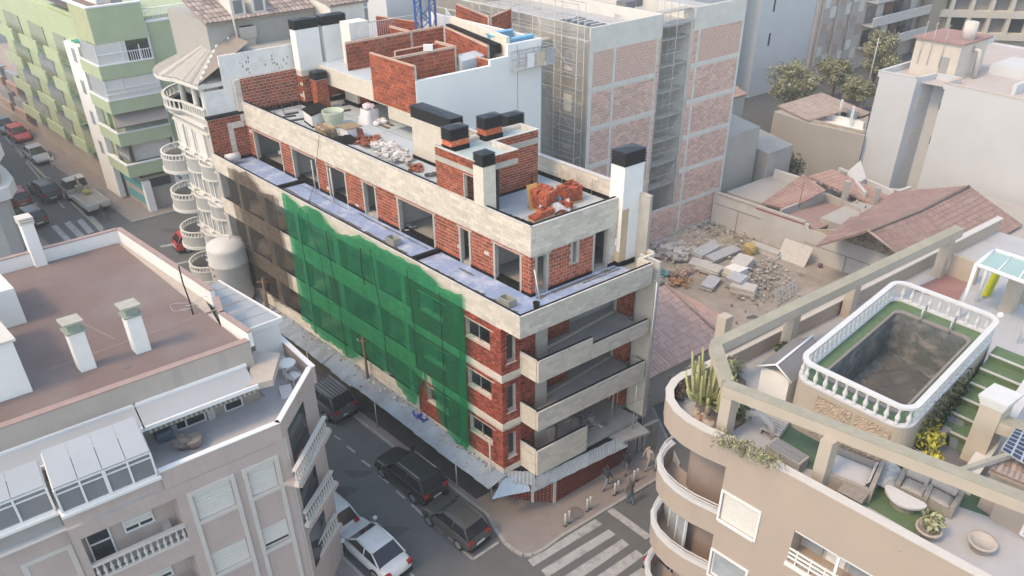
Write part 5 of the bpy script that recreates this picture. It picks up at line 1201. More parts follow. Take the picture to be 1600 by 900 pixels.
for k in range(4): s = MB(); c = XYZ(*at(290 + 8 * k, 487 - 6 * k, RZ + .6), RZ + .6); s.tube([(c[0] - .2, c[1], c[2] + 0.1), (c[0] + .25, c[1] + .1, c[2] + .12)], .012, 4); obj(s, 'antenna_rod', alu, label='thin aerial rod on the parapet beside the white gallery roof', cat='antenna', group='aerial rods on the salmon roof parapet')
s = MB(); c = XYZ(*at(285, 480, RZ + .03), RZ + .03); s.tube([(c[0] + (.5 + .1 * math.sin(3 * t)) * math.cos(t), c[1] + (.4 + .1 * math.cos(2 * t)) * math.sin(t), c[2] + .01) for t in np.linspace(0, 25, 90)], .012, 4); obj(s, 'coiled_cable', M('white_cable', (.5, .49, .48), .6), label='tangled pale cable coil lying on the reddish roof', cat='cable')
# terrace furniture: chairs and table
def plastic_chair(label):
    t = thing('plastic_chair', label, 'chair', (0, 0, 0), 'white plastic terrace chairs'); W_ = M('white_plastic', (.72, .72, .73), .45, .04, 3)
    s = MB(); s.box(-.24, .24, -.22, .24, .42, .46); obj(s, 'seat', W_, t)
    s = MB(); s.grid(lambda u, v: (.27 * math.cos(math.pi * (.05 + .9 * u)), -.2 - .08 * math.sin(math.pi * u) - .1 * v + .02, .46 + .42 * v * (.55 + .45 * math.sin(math.pi * u))), 12, 4); s.grid(lambda u, v: (.27 * math.cos(math.pi * (.05 + .9 * u)), -.22 - .08 * math.sin(math.pi * u) - .1 * v, .46 + .42 * v * (.55 + .45 * math.sin(math.pi * u))), 12, 4); obj(s, 'backrest', W_, t, kind=None)
    for i in (-1, 1):
        s = MB(); s.tube([(i * .27, -.24, .66), (i * .3, 0, .68), (i * .27, .2, .66)], .025, 6); obj(s, 'armrest', W_, t)
        for j in (-1, 1): s = MB(); s.tube([(i * .21, j * .2, .42), (i * .25, j * .25, 0)], .025, 6); obj(s, 'leg', W_, t)
    return t
ch = plastic_chair('white plastic armchair on the terrace behind the round white table')
def put(o, x, y, z, rz): o.location = (x, y, z); o.rotation_euler = (0, 0, rz)
tp = XYZ(*at(452, 588, TF + .02), TF + .02)
t = thing('round_table', 'round white plastic table on the salmon building terrace', 'table', tp); W_ = _mats['white_plastic']
s = MB(); s.lathe((tp[0], tp[1], tp[2] + .70), [(.36, 0), (.38, .02), (.36, .04), (.01, .042)], 20); obj(s, 'tabletop', W_, t)
for k in range(4): an = k * 1.571 + .6; s = MB(); s.tube([(tp[0] + .15 * math.cos(an), tp[1] + .15 * math.sin(an), tp[2] + .7), (tp[0] + .3 * math.cos(an), tp[1] + .3 * math.sin(an), tp[2])], .025, 6); obj(s, 'leg', W_, t)
c = XYZ(*at(440, 584, TF + .02), TF + .02); put(ch, *c, UANG + 2.2)
c = XYZ(*at(461, 600, TF + .02), TF + .02); copy_tree(ch, c, -.6, 'white plastic armchair on the terrace in front of the round table')
s = MB(); c = XYZ(*at(448, 615, TF + .02), TF + .02); mt = Matrix.Translation(c) @ Matrix.Rotation(.4, 4, 'Z') @ Matrix.Rotation(.5, 4, 'X'); s.box(-.25, .25, -.35, .35, .1, .14, mt); obj(s, 'folding_stool', W_, label='white folded plastic stool lying on the salmon terrace', cat='stool')
c = XYZ(*at(305, 697, TF + .02), TF + .02); s = MB(); s.lathe(c, [(.2, 0), (.3, .2), (.33, .42), (.3, .46), (.27, .42)], 16); obj(s, 'woven_basket', M('wicker', (.33, .29, .26), .9, .3, 14), label='round woven basket on the terrace beside the glazed gallery', cat='basket')
s = MB(); c = XYZ(*at(288, 700, TF + .02), TF + .02); s.blob((c[0], c[1], c[2] + .3), (.35, .3, .3), 9, 6, .25); obj(s, 'cushion_heap', M('brown_cloth', (.25, .21, .19), .9, .3, 8), label='brown cloth bundle between the basket and the glazed gallery', cat='bundle')
for k, (x, y, c_, lb) in enumerate([(262, 690, (.12, .16, .22), 'dark blue box on the terrace beside the gallery wall'), (268, 683, (.30, .33, .35), 'grey box on the terrace behind the dark blue box')]):
    s = MB(); a, b = at(x, y, TF + .02); s.pb(a, a + .5, b - .3, b + .3, TF + .02, TF + .5); obj(s, 'storage_box', M('box%d' % k, c_, .6), label=lb, cat='box')
def leaves(s, c, r, n, size, up=.3, flat=False):
    for _ in range(n):
        d = np.random.normal(size=3); d /= np.linalg.norm(d); rr = random.random() ** .5
        p = Vector((c[0] + d[0] * r[0] * rr, c[1] + d[1] * r[1] * rr, c[2] + d[2] * r[2] * rr))
        t1 = Vector(np.random.normal(size=3)).normalized(); t2 = t1.cross(Vector((d[0], d[1], d[2] + up))).normalized()
        k = size * random.uniform(.6, 1.4)
        s.add([p - t1 * k, p + t2 * k * .5, p + t1 * k, p - t2 * k * .5], [(0, 1, 2, 3)])
    return s
leafg = M('leaf_green', (.12, .15, .07), .7, .3, 9, tone=.55); leafo = M('leaf_olive', (.30, .30, .18), .75, .25, 6, tone=.5); leafy = M('leaf_yellow', (.42, .40, .07), .6, .2, 6, tone=.4)
c = XYZ(*at(258, 675, TF + .02), TF + .02); t = thing('potted_plant', 'leafy green potted plant by the striped awning', 'plant', c)
s = MB(); s.lathe(c, [(.16, 0), (.22, .35)], 12); obj(s, 'pot', _mats['terracotta_pot'], t); s = MB(); leaves(s, (c[0], c[1], c[2] + .65), (.3, .3, .35), 160, .09); obj(s, 'foliage', M('leaf_bright', (.16, .30, .08), .6, .25, 6, tone=.4), t)

# ================================================================ grey and white rounded house beyond the nets
adg = M('pale_grey_stucco', (0.42, 0.41, 0.39), 0.9, 0.06, 1.5, .3, .5, streak=.3, bump=.08); adw = M('cream_stucco', (.66, .64, .60), .85, .05, 2, .15, .6)
slate = M('slate_tile', (.30, .27, .255), .8, .15, 3, tone=.3)
AD = thing('rounded_stucco_house', 'pale grey stucco house with white mouldings, rounded balconies and a tent shaped tiled roof', 'building', XYZ(29, 2, GZ))
def pd(mb, name, mat, parent=None, **k): return obj(mb, name, mat, parent or AD, **k)
AZ = 15.6
foot = [(26.6, .2), (31.5, .2), (32.8, .9), (33.6, 2.2), (33.6, 12), (26.6, 12)]
s = MB(); s.pab(foot, GZ, AZ); pd(s, 'house_wall', adg)
s = MB(); s.pab([(26.6, 3.0), (33.4, 3.0), (33.4, 12), (26.6, 12)], AZ, 19.4); pd(s, 'upper_wall', adg)
s = MB(); FA(26.55).box(s, .35, 1.7, AZ - 2.6, 17.4, -.1, .02); FA(26.55).box(s, 1.7, 12, 15.4, 19.45, -.15, .03); pd(s, 'white_gable_wall', M('peeling_white', (.76, .75, .73), .9, .05, 2, .5, 1.6, (.55, .54, .52)))
s = MB()
for k in range(26):
    u = random.choice([random.uniform(2.9, 3.6), random.uniform(4.3, 6.2)]); z = random.uniform(18.0, 19.0); r = random.uniform(.03, .10)
    FA(26.55).box(s, u, u + r, z, z + r * 1.8, .03, .034)
pd(s, 'paint_stain', M('grey_stain', (.25, .25, .24), .9), kind='stuff')
def band(b_off, z0, z1, mat, pts=None):
    pts = pts or foot[:5]
    for i in range(len(pts) - 1):
        f2, L2 = seg(pts[i], pts[i + 1]); s = MB(); f2.box(s, -.02 if i else 0, L2 + .02, z0, z1, -.02, b_off); pd(s, 'moulding', mat)
for z in (3.6, 6.55, 9.5, 12.5):
    band(.16, z, z + .14, adw); band(.10, z + .35, z + .45, adw); band(.06, z - .5, z - .4, adw)
band(.22, 15.1, 15.25, adw); band(.12, 14.6, 14.7, adw)
for z, k in ((12.9, 0), (9.9, 1), (6.95, 1), (4.0, 1)):
    for u0, u1 in ((27.4, 28.6), (29.0, 29.8), (30.3, 31.2)):
        fx = FB(.2)
        window(fx, u0 if k == 0 or u0 > 28 else 27.5, u1 if k == 0 else u0 + .65, z, z + 1.6, AD, adw, glassb if k else shut, o=.06, panes=1 if k == 0 else 2, trim=adw, tw=.12, tp=.09)
        s = MB(); fx.box(s, u0 + .1, u0 + .45, z - .3, z - .12, 0, .2); pd(s, 'corbel', adw)
# bow fronts between floors (curved bays) and the round balconies at the corner
def arcpts(c, r, t0, t1, n): return [(c[0] + r * math.cos(t), c[1] + r * math.sin(t)) for t in np.linspace(t0, t1, n)]
def curved(c, r0, r1, z0, z1, t0, t1, name, mat, n=16):
    a_, b_ = arcpts(c, r0, t0, t1, n), arcpts(c, r1, t0, t1, n); s = MB()
    for i in range(n - 1): s.hexa([(*a_[i], z0), (*a_[i + 1], z0), (*b_[i + 1], z0), (*b_[i], z0), (*a_[i], z1), (*a_[i + 1], z1), (*b_[i + 1], z1), (*b_[i], z1)])
    return pd(s, name, mat)
for u in (27.9, 29.9):
    cc = XY(u, 1.1)
    th = math.atan2(NB[1], NB[0])
    for z in (2.6, 5.55, 8.5, 11.4):
        curved(cc, 1.0, 1.3, z, z + 1.0, th - .95, th + .95, 'bow_front', adg, 12); curved(cc, 1.28, 1.36, z + .95, z + 1.06, th - .95, th + .95, 'moulding', adw, 12); curved(cc, 1.28, 1.36, z - .05, z + .06, th - .95, th + .95, 'moulding', adw, 12)
for z, (px, py) in ((11.0, (287, 262)), (8.0, (300, 303)), (5.0, (313, 345)), (2.05, (325, 383))):
    cc = XY(32.4, .6); R1 = 1.45; th = math.atan2(NB[1], NB[0]) - .55
    curved(cc, .05, R1, z - .1, z, th - 1.9, th + 1.9, 'balcony_slab', adg, 20); curved(cc, R1 - .12, R1, z, z + .72, th - 1.9, th + 1.9, 'balcony_wall', adg, 20); curved(cc, R1 - .02, R1 + .08, z - .25, z - .05, th - 1.9, th + 1.9, 'moulding', adw, 20); curved(cc, R1 - .14, R1 + .03, z + .72, z + .78, th - 1.9, th + 1.9, 'moulding', adw, 20)
    curved(cc, R1 - .12, R1, z + 1.08, z + 1.15, th - 1.9, th + 1.9, 'handrail', adw, 20)
    for p in arcpts(cc, R1 - .06, th - 1.9, th + 1.9, 22): s = MB(); s.lathe((*p, z + .78), [(.06, 0), (.07, .1), (.05, .2), (.06, .3)], 6); pd(s, 'baluster', adw)
# top terrace with curved balustrade, columns, tent roof
cT = XY(31.2, 2.3); thT = math.atan2(NB[1], NB[0]) - .35
tops = arcpts(cT, 2.5, thT - 1.6, thT + .9, 16); tops = [XY(33.4, 3.4)] + tops + [XY(26.7, .3)]
for z in (AZ,):
    s = MB(); s.prism(tops + [XY(26.7, 3.2)], z - .2, z); pd(s, 'terrace_floor', greyw)
    s = MB()
    for p, q in zip(tops[:-1], tops[1:]):
        d = np.array(q) - np.array(p); L2 = np.linalg.norm(d); n = np.array([d[1], -d[0]]) / L2
        for h0, h1, wd in ((0, .12, .08), (.62, .72, .09)):
            s.hexa([(*(np.array(p) - n * wd), z + h0), (*(np.array(q) - n * wd), z + h0), (*(np.array(q) + n * wd), z + h0), (*(np.array(p) + n * wd), z + h0), (*(np.array(p) - n * wd), z + h1), (*(np.array(q) - n * wd), z + h1), (*(np.array(q) + n * wd), z + h1), (*(np.array(p) + n * wd), z + h1)])
    pd(s, 'handrail', adw)
    for p, q in zip(tops[:-1], tops[1:]):
        L2 = math.hypot(q[0] - p[0], q[1] - p[1]); m2 = max(1, int(L2 / .26))
        for k in range(m2): s = MB(); x, y = p[0] + (q[0] - p[0]) * (k + .5) / m2, p[1] + (q[1] - p[1]) * (k + .5) / m2; s.box(x - .05, x + .05, y - .05, y + .05, z + .12, z + .62); pd(s, 'baluster', adw)
for u, b in ((31.0, .95), (28.2, .55), (27.1, .6)): s = MB(); s.lathe((*XY(u, b), AZ), [(.24, 0), (.2, .3), (.18, 2.0), (.26, 2.2)], 14); pd(s, 'column', adw)
s = MB(); fq = FB(2.6); fq.wall(s, 26.7, 33, AZ, 17.9, -.2, 0); pd(s, 'upper_wall', adg)
eave = arcpts(cT, 2.75, thT - 1.6, thT + .9, 14); eave = [XY(33.7, 4.2)] + eave + [XY(26.6, .15)]
apex = Vector(XYZ(29.2, 3.6, 20.3)); e0 = 17.85
s = MB(); s.prism(eave + [XY(26.6, 4)], e0 - .25, e0); pd(s, 'eave_moulding', adw)
s = MB(); n = len(eave)
for i in range(n - 1):
    p, q = Vector((*eave[i], e0)), Vector((*eave[i + 1], e0)); L2 = (q - p).length; m2 = max(1, int(L2 / .30))
    for k in range(m2):
        a_, b_ = p.lerp(q, k / m2), p.lerp(q, (k + 1) / m2); md = (a_ + b_) / 2 + Vector((0, 0, .09))
        s.add([a_, md, b_, a_.lerp(apex, .93), md.lerp(apex, .93), b_.lerp(apex, .93)], [(0, 1, 4, 3), (1, 2, 5, 4)])
pd(s, 'tile_row', M('pale_roof_tile', (.40, .375, .345), .85, .12, 3, tone=.25), kind='stuff')
s = MB()
for i in range(n - 1):
    s.add([(*eave[i], e0 + .0), (*eave[i + 1], e0 + .0), apex - Vector((0, 0, .08))], [(0, 1, 2)])
pd(s, 'roof', slate)
s = MB(); s.add([apex, XYZ(26.6, 3.8, 20.0), XYZ(26.6, .3, 18.0)], [(0, 1, 2)]); pd(s, 'roof_gable', M('gable_brown', (.27, .225, .20), .9, .1, 2))
for k in range(7): s = MB(); p = apex.lerp(Vector(XYZ(26.6, .3, 18.0)), .3 + .1 * k); s.lathe((p.x, p.y, p.z - .1), [(.14, 0), (.14, .12), (.05, .2)], 8); pd(s, 'ridge_tile', adw)
# rear upper storey with pitched roof and dormers
UB = [at(338, 60, 20.5), ]
s = MB(); s.pb(28.4, 33.6, 2.2, 9.3, 15, 21.2); pd(s, 'rear_wall', M('beige_grey', (.38, .37, .35), .9, .05, 2)); 
def roof_tiles(root, name, q, nrow, mat, amp=.05, base=None, th=.06):
    """q: eave0, eave1, ridge1, ridge0; rounded tile channels running from the ridge to the eave"""
    q = [Vector(p) for p in q]; nrm = (q[1] - q[0]).cross(q[3] - q[0]).normalized()
    if nrm.z < 0: nrm = -nrm
    s = MB(); L2 = (q[0] - q[3]).length; nc = max(2, int(L2 / .42))
    for i in range(nrow):
        u0, u1 = i / nrow, (i + 1) / nrow
        for j in range(nc):
            v0, v1 = j / nc, (j + 1.12) / nc
            tn = random.random()
            def pt(u, v, lift): return q[0].lerp(q[1], u).lerp(q[3].lerp(q[2], u), min(1, v)) + nrm * lift
            l0, l1 = th * .9, th * .25
            us = [u0, u0 + (u1 - u0) * .28, u0 + (u1 - u0) * .5, u0 + (u1 - u0) * .72, u1]; hs = [0, amp * .8, amp, amp * .8, 0]
            vs = [pt(uu, v0, l0 + h) for uu, h in zip(us, hs)] + [pt(uu, v1, l1 + h) for uu, h in zip(us, hs)]
            s.add(vs, [(k, k + 1, k + 6, k + 5) for k in range(4)] + [(4, 3, 2, 1, 0)], tn)
    obj(s, name, mat, root, kind='stuff')
    s = MB(); s.hexa([q[0] - nrm * .1, q[1] - nrm * .1, q[2] - nrm * .1, q[3] - nrm * .1, *q]); return obj(s, 'roof_slope', base or mat, root)
paletile = M('pale_clay_tile', (.36, .29, .265), .88, .12, 3, tone=.35)
roof_tiles(AD, 'tile', [XYZ(28.0, 2.0, 21.1), XYZ(28.0, 9.3, 21.1), XYZ(31, 9.3, 22.4), XYZ(31, 2.0, 22.4)], 24, paletile)
for k, (x0, y0) in enumerate(((375, 22), (408, 25))):
    b = ona(x0, y0, 28.2)[0]; s = MB(); s.pb(28.3, 29.8, b - .45, b + .45, 21.2, 22.4); o = pd(s, 'dormer', adw); s = MB(); FA(28.3).box(s, b - .28, b + .28, 21.4, 22.2, 0, .03); obj(s, 'pane', glassg, o)
s = MB(); FA(28.35).box(s, 4.2, 5.0, 17.5, 20.6, 0, .35); FA(28.35).box(s, 4.05, 5.15, 19.9, 20.6, 0, .42); pd(s, 'chimney_breast', M('beige2', (.44, .41, .37), .9))
s = MB(); s.tube([FA(28.1).P(3.85, 18.9, .2), FA(28.1).P(3.7, 22.3, .2)], .06, 6); pd(s, 'roof_pole', trimw)
s = MB(); s.lathe(FA(28.3).P(3.35, 20.0, .05), [(.02, -.1), (.1, 0), (.02, .1)], 8); pd(s, 'wall_lamp', white)
# ================================================================ green apartment building across the side street
grn = M('green_render', (0.43, 0.50, 0.33), 0.9, 0.05, 1.0, .25, .4, (.30, .35, .25), bump=.06); grn2 = M('yellow_green_render', (.42, .45, .29), .9, .05, 1.0, .2, .4)
GB = thing('green_apartment_building', 'pale green apartment building with glazed corner balconies and white edges', 'building', XYZ(55, 8, GZ))
def pg(mb, name, mat, parent=None, **k): return obj(mb, name, mat, parent or GB, **k)
GA = 48.6
s = MB(); s.pab([(49.6, 2.9), (49.6, 24), (76, 24), (76, 2.9)], GZ, 17.6); pg(s, 'building_core', grn)
gf = FA(48.2); cutb = 6.15
def ring(z0, z1, a, b0, b1, name, mat, th=.12): s = MB(); FA(a).box(s, b0, b1, z0, z1, -th, 0); return pg(s, name, mat)
s = MB(); FA(48.6).wall(s, 6.2, 24, 4.0, 17.4, -.6, 0, [(9.4, 13.0, 13.2, 16.0)]); pg(s, 'front_wall', grn)
s = MB(); FA(48.3).box(s, 2.0, 6.1, 16.2, 19.0, -.7, 0); FB(2.0).box(s, 48.3, 52.2, 16.2, 19.0, -.5, 0); pg(s, 'top_wall', grn)
s = MB(); FB(2.0).box(s, 48.32, 52.1, 16.2, 19.0, 0, .004); pg(s, 'top_wall', grn2)
s = MB(); FA(48.3).box(s, 1.95, 6.15, 19.0, 19.12, -.35, .05); FB(2.0).box(s, 48.3, 58, 19.0, 19.1, -.35, .05); pg(s, 'coping', white)
s = MB(); s.pb(48.6, 60, 2.4, 6.0, 18.2, 18.25); s.pb(48.9, 76, 6.2, 24, 17.3, 17.35); pg(s, 'roof_deck', redroof)
s = MB(); s.pb(53.5, 56, 4.6, 6.3, 18.2, 20.6); pg(s, 'roof_chimney', plaster)
s = MB(); s.pb(50.5, 52.0, 4.7, 5.6, 18.25, 19.8); pg(s, 'roof_chimney', greyw)
s = MB(); railing(s, [XY(48.65, 6.2), XY(48.65, 22)], 17.4, 1.0, .18, .02, .04); pg(s, 'roof_railing', white)
s = MB(); FA(48.6).box(s, 6.2, 24, 17.3, 17.42, -.2, .06); pg(s, 'coping', white)
s = MB(); FA(48.55).box(s, 6.1, 6.25, 3.6, 17.3, 0, .09); pg(s, 'downpipe', white)
# barred window on the side part
f6 = FA(48.6); s = MB()
for k in range(20): u = 9.5 + k * .18; f6.box(s, u, u + .05, 13.2, 16.0, -.1, -.05)
f6.box(s, 9.4, 13.0, 14.55, 14.65, -.1, -.04); o = pg(s, 'barred_window', white); s = MB(); f6.box(s, 9.4, 13.0, 13.2, 16, -.5, -.45); obj(s, 'pane', glassg, o)
s = MB(); f6.box(s, 8.95, 9.2, 14.7, 15.0, 0, .12); pg(s, 'air_conditioner', white)
fls = [(14.35, 0, 'w'), (11.45, 1, 'w'), (8.6, 2, 't'), (5.7, 3, 'o')]
for z, k, kind in fls:
    a_ = 48.2 - .0; b0, b1 = 1.75, 6.1
    ring(z - .95, z + .12, a_, b0, b1, 'balcony_wall', grn, .15); s = MB(); FB(b0).box(s, a_, 52.3, z - .95, z + .12, -.15, 0); pg(s, 'balcony_wall', grn)
    s = MB(); FA(a_).box(s, b0 - .04, b1, z + .121, z + .22, -.2, .05); FB(b0).box(s, a_ - .04, 52.3, z + .12, z + .2, -.2, .05); pg(s, 'balcony_edge', white)
    s = MB(); s.pb(a_, 50, b0, b1, z - 1.0, z - .95); pg(s, 'balcony_slab', grn)
    zt = z + 1.85
    if kind == 'w':
        s = MB(); f7 = FA(a_ + .05)
        for c in (b0 + .05, b0 + 1.4, b1 - .1) if k else (b0 + .05, b0 + 2.0, b1 - .1): f7.box(s, c, c + .09, z + .2, zt, -.1, 0)
        f7.box(s, b0, b1, z + .98, z + 1.03, -.1, .01); o = pg(s, 'gallery_frame', white)
        s = MB(); f7.box(s, b0 + .15, b1 - (1.9 if k == 0 else .1), z + .22, zt, -.07, -.05); obj(s, 'gallery_shutter', shut, o)
        if k == 0:
            s = MB(); f7.box(s, b1 - 1.75, b1 - .12, z + .22, zt - .4, -.12, -.08); obj(s, 'pane', glass, o)
            s = MB()
            for j in range(9): f7.box(s, b1 - 1.75 + j * .18, b1 - 1.70 + j * .18, z + .22, z + 1.0, -.05, -.02)
            f7.box(s, b1 - .98, b1 - .9, z + .22, zt - .4, -.06, 0); obj(s, 'window_bar', white, o, kind='stuff')
        else:
            s = MB(); railing(s, [f7.P(b0, 0, .02)[:2], f7.P(b1, 0, .02)[:2]], z + .2, .45, .14, .012, .02); obj(s, 'balcony_railing', white, o)
        s = MB(); FB(b0 + .05).box(s, a_ + .1, 51.5, z + .2, zt, -.1, -.05); obj(s, 'side_glazing', frostw, o)
    elif kind == 't':
        s = MB(); f7 = FA(a_); s.hexa([f7.P(b0 + .1, z + 1.9, -.9), f7.P(b1, z + 1.9, -.9), f7.P(b1, z + .75, .25), f7.P(b0 + .1, z + .75, .25), f7.P(b0 + .1, z + 1.95, -.9), f7.P(b1, z + 1.95, -.9), f7.P(b1, z + .8, .25), f7.P(b0 + .1, z + .8, .25)]); pg(s, 'awning', M('brown_awning', (.30, .265, .245), .9, .08, 8))
        s = MB(); railing(s, [f7.P(b0, 0, 0)[:2], f7.P(b1, 0, 0)[:2]], z + .2, .62, .12, .014, .03); pg(s, 'balcony_railing', M('teal_grey_paint', (.36, .45, .43), .5))
        s = MB(); f7.box(s, b0 + .2, b1, z + .2, z + 1.9, -1.2, -1.1); pg(s, 'pane', glassg)
    else:
        s = MB(); f7 = FA(a_ + .9); f7.box(s, b0 + 1.1, b1, z + .1, z + 1.8, 0, .05); pg(s, 'closed_shutter', shut)
        s = MB(); FB(b0 + .5).box(s, 48.4, 51, z + .2, z + 1.7, -.1, 0); pg(s, 'pane', glassg)
# shopfront with turquoise strip and poster columns
s = MB(); FA(48.9).wall(s, 2.8, 14, GZ, 4.2, -.3, 0); FB(2.8).wall(s, 48.9, 76, GZ, 4.2, -.3, 0); pg(s, 'shop_wall', M('shop_tiles', (.40, .36, .33), .8, .1, 1, .3, .6))
teal = M('teal_sign', (.10, .33, .36), .5, .2, 2); s = MB(); FA(48.88).box(s, 3.6, 5.3, 3.1, 3.7, 0, .05); FB(2.78).box(s, 49, 53.5, 3.0, 3.7, 0, .05); FB(2.78).box(s, 49, 52.6, 1.6, 2.4, 0, .04); pg(s, 'shop_sign', teal)
s = MB(); FA(48.87).box(s, 3.5, 5.2, 3.2, 4.0, .06, .1); pg(s, 'shop_window', glass)
for u, wd, c in ((5.6, 1.1, plaster), (6.9, .8, teal), (7.8, .8, plaster)):
    s = MB(); FA(48.86).box(s, u, u + wd, 2.2, 4.1, 0, .05); o = pg(s, 'poster_panel', c)
    for j in range(5): s = MB(); uu, zz = u + random.uniform(.1, wd - .35), random.uniform(2.4, 3.7); FA(48.86).box(s, uu, uu + .22, zz, zz + .25, .051, .055); obj(s, 'poster_picture', M('print%d' % (j % 3), [(.08, .10, .16), (.2, .45, .5), (.5, .5, .52)][j % 3], .6), o)
s = MB(); s.pb(48.3, 48.8, 2.7, 3.3, GZ, 4.0); pg(s, 'corner_pillar', plaster)
# street side: balconies
f8 = FB(2.3)
s = MB(); FB(2.6).wall(s, 52.2, 76, 4, 17.3, -.4, 0, []); pg(s, 'street_wall', grn)
s = MB(); FB(2.55).box(s, 53.0, 56.2, 1.2, 15.2, 0, .5); pg(s, 'white_wall_strip', plaster)
for z in (14.0, 11.2, 8.4, 5.6):
    for u0, u1 in ((57, 60.5), (62.5, 67), (69, 74)):
        s = MB(); f8.box(s, u0, u1, z - .9, z + .1, .6, .75); f8.box(s, u0, u1, z - 1.0, z - .9, -.2, .75); pg(s, 'balcony_wall', grn)
        s = MB(); FB(2.58).box(s, u0 + .3, u1 - .3, z - .9, z + 1.2, 0, .06); pg(s, 'balcony_door', M('green_house_door', (.30, .34, .28), .6, .1, 2) if random.random() < .6 else glassb)
    s = MB(); FB(2.05).box(s, 53.9, 54.6, z - .3, z + .9, 0, .05); pg(s, 'pane', glassb)
    s = MB(); FB(2.6).box(s, 51.2, 52.6, z - .9, z + .1, .3, .5); FB(2.6).box(s, 51.2, 52.6, z - 1, z - .9, -.1, .5); pg(s, 'side_balcony', plaster)
s = MB(); FB(2.3).box(s, 51.4, 52.4, 15.9, 16.0, .1, .8); pg(s, 'green_awning', M('green_awning', (.02, .38, .28), .6))
# pinkish low house, white blind wall beyond
LP = thing('pink_terrace_house', 'low pinkish house with bay balconies beyond the green building', 'building', XYZ(82, 7, GZ))
s = MB(); s.pb(77, 96, 3.2, 18, GZ, 7.2); obj(s, 'house_wall', M('grey_pink', (.42, .36, .335), .9, .06, 1), LP)
for z in (3.0, 6.0):
    for u in (77.5, 82.5): s = MB(); FB(3.2).box(s, u, u + 3.6, z - .4, z + .5, 0, .9); obj(s, 'bay_wall', M('salmon_band', (.43, .30, .25), .9), LP); s = MB(); FB(3.2).box(s, u + .15, u + 3.4, z + .5, z + 1.6, 0, .7); obj(s, 'pane', glassb, LP)
s = MB(); FB(3.2).box(s, 77, 96, 7.2, 7.5, -.3, .3); obj(s, 'eave', _mats['salmon_band'], LP)
def block(name, label, cat, pts, z, mat, top=None, parp=.0, z0=GZ, cop=None):
    c = np.mean(pts, axis=0); t = thing(name, label, cat, XYZ(c[0], c[1], z0)); s = MB(); s.pab(pts, z0, z); obj(s, 'house_wall', mat, t)
    if parp:
        n = len(pts)
        for i in range(n):
            P0, P1 = np.array(XY(*pts[i])), np.array(XY(*pts[(i + 1) % n])); cc = np.array(XY(*c)); d = (P1 - P0); L2 = np.linalg.norm(d); d /= L2; nn = np.array([-d[1], d[0]]); nn = nn if nn @ (cc - P0) > 0 else -nn
            s = MB(); s.hexa([(*P0, z), (*P1, z), (*(P1 + nn * .18), z), (*(P0 + nn * .18), z), (*P0, z + parp), (*P1, z + parp), (*(P1 + nn * .18), z + parp), (*(P0 + nn * .18), z + parp)]); obj(s, 'parapet', cop or mat, t)
    if top is not None:
        s = MB(); s.pab([tuple(c + (np.array(p) - c) * .985) for p in pts], z, z + .02); obj(s, 'roof_deck', top, t)
    return t
palew = M('pale_blue_white', (.62, .63, .64), .9, .04, .6, .15, .2); tan = M('tan_stucco', (.44, .385, .31), .9, .05, 1)
t = block('white_warehouse', 'large blank white wall of a warehouse at the far end of the street', 'building', [(97.5, 2), (97.5, 40), (120, 40), (120, 2)], 17, palew); s = MB(); FA(97.5).box(s, 2, 40, 15.2, 16.3, 0, .15); FA(97.5).box(s, 2, 40, 16.3, 17.6, 0, .1); obj(s, 'wall_band', tan, t)
block('street_house', 'low grey terrace house along the far street', 'building', [(97.2, 3.3), (97.2, 1.9), (140, 1.9), (140, 3.3)], 6, M('grey_terrace', (.36, .345, .33), .9, .1, 1))
t = block('curved_corner_house', 'pale rounded corner house at the left edge of the far crossing', 'building', [(46.5, -9.0), (47, -8.0), (48.5, -7.4), (51, -7.2), (90, -7.4), (90, -30), (46.5, -30)], 12, M('pale_corner', (.52, .52, .50), .9, .05, 1))
for z in (6.0, 9.0): s = MB(); s.pab([(46.0, -9.0), (46.4, -7.6), (48.2, -6.7), (50.5, -6.5), (56, -6.5), (56, -7.2), (46.5, -9)], z, z + 1.0); obj(s, 'balcony_wall', plaster, t)
# rear of the block: beige houses behind the stucco house and the rear of the unfinished block
t = block('beige_rear_house', 'beige house with pink upper wall behind the dormer roof', 'building', [(48.8, 17.5), (48.8, 34), (60, 34), (60, 17.5)], 18.6, M('beige_rear', (.45, .40, .35), .9, .05, .8), greyw, .5)
f9 = FA(48.8); s = MB(); f9.box(s, 17.5, 23.2, 15.2, 18.0, 0, .05); obj(s, 'pink_band', M('pink_band', (.45, .33, .28), .9), t)
for u in (20.6, 25.5): window(f9, u, u + 1.0, 15.9, 17.2, t, white, glassb, o=.1, panes=2, trim=white, tw=.12, tp=.12)
s = MB(); f9.box(s, 19.0, 19.6, 10, 18.6, 0, .3); f9.box(s, 23.2, 23.8, 10, 18.6, 0, .3); obj(s, 'pilaster', M('beige3', (.50, .45, .39), .9), t)
s = MB(); railing(s, [XY(36, 8.2), XY(36, 10.5)], 17.4, 1.1, .14, .015, .03); obj(s, 'roof_railing', white, AD)
block('white_rear_house', 'pale bluish white house with blank wall behind the crane', 'building', [(33.5, 18.2), (33.5, 24.9), (36, 25.4), (36, 18.2)], 23, palew, palew, .3)
block('rear_roof_terrace', 'flat pale roof terrace between the crane and the blank white wall', 'roof terrace', [(27.5, 12.3), (27.5, 17.4), (33.4, 17.4), (33.4, 12.3)], 18.2, M('pale_deck', (.50, .51, .52), .9, .06, 1), None)
s = MB(); railing(s, [XY(27.8, 12.5), XY(27.8, 17.2), ], 18.2, 1.5, .16, .012, .03); obj(s, 'fence', white, label='white bar fence on the pale roof terrace behind the crane', cat='fence')
s = MB(); railing(s, [XY(25.8, 17.6), XY(22.4, 15.6)], 18.8, 1.5, .16, .014, .03); obj(s, 'fence', white, label='white bar fence right of the crane above the brick walls', cat='fence')
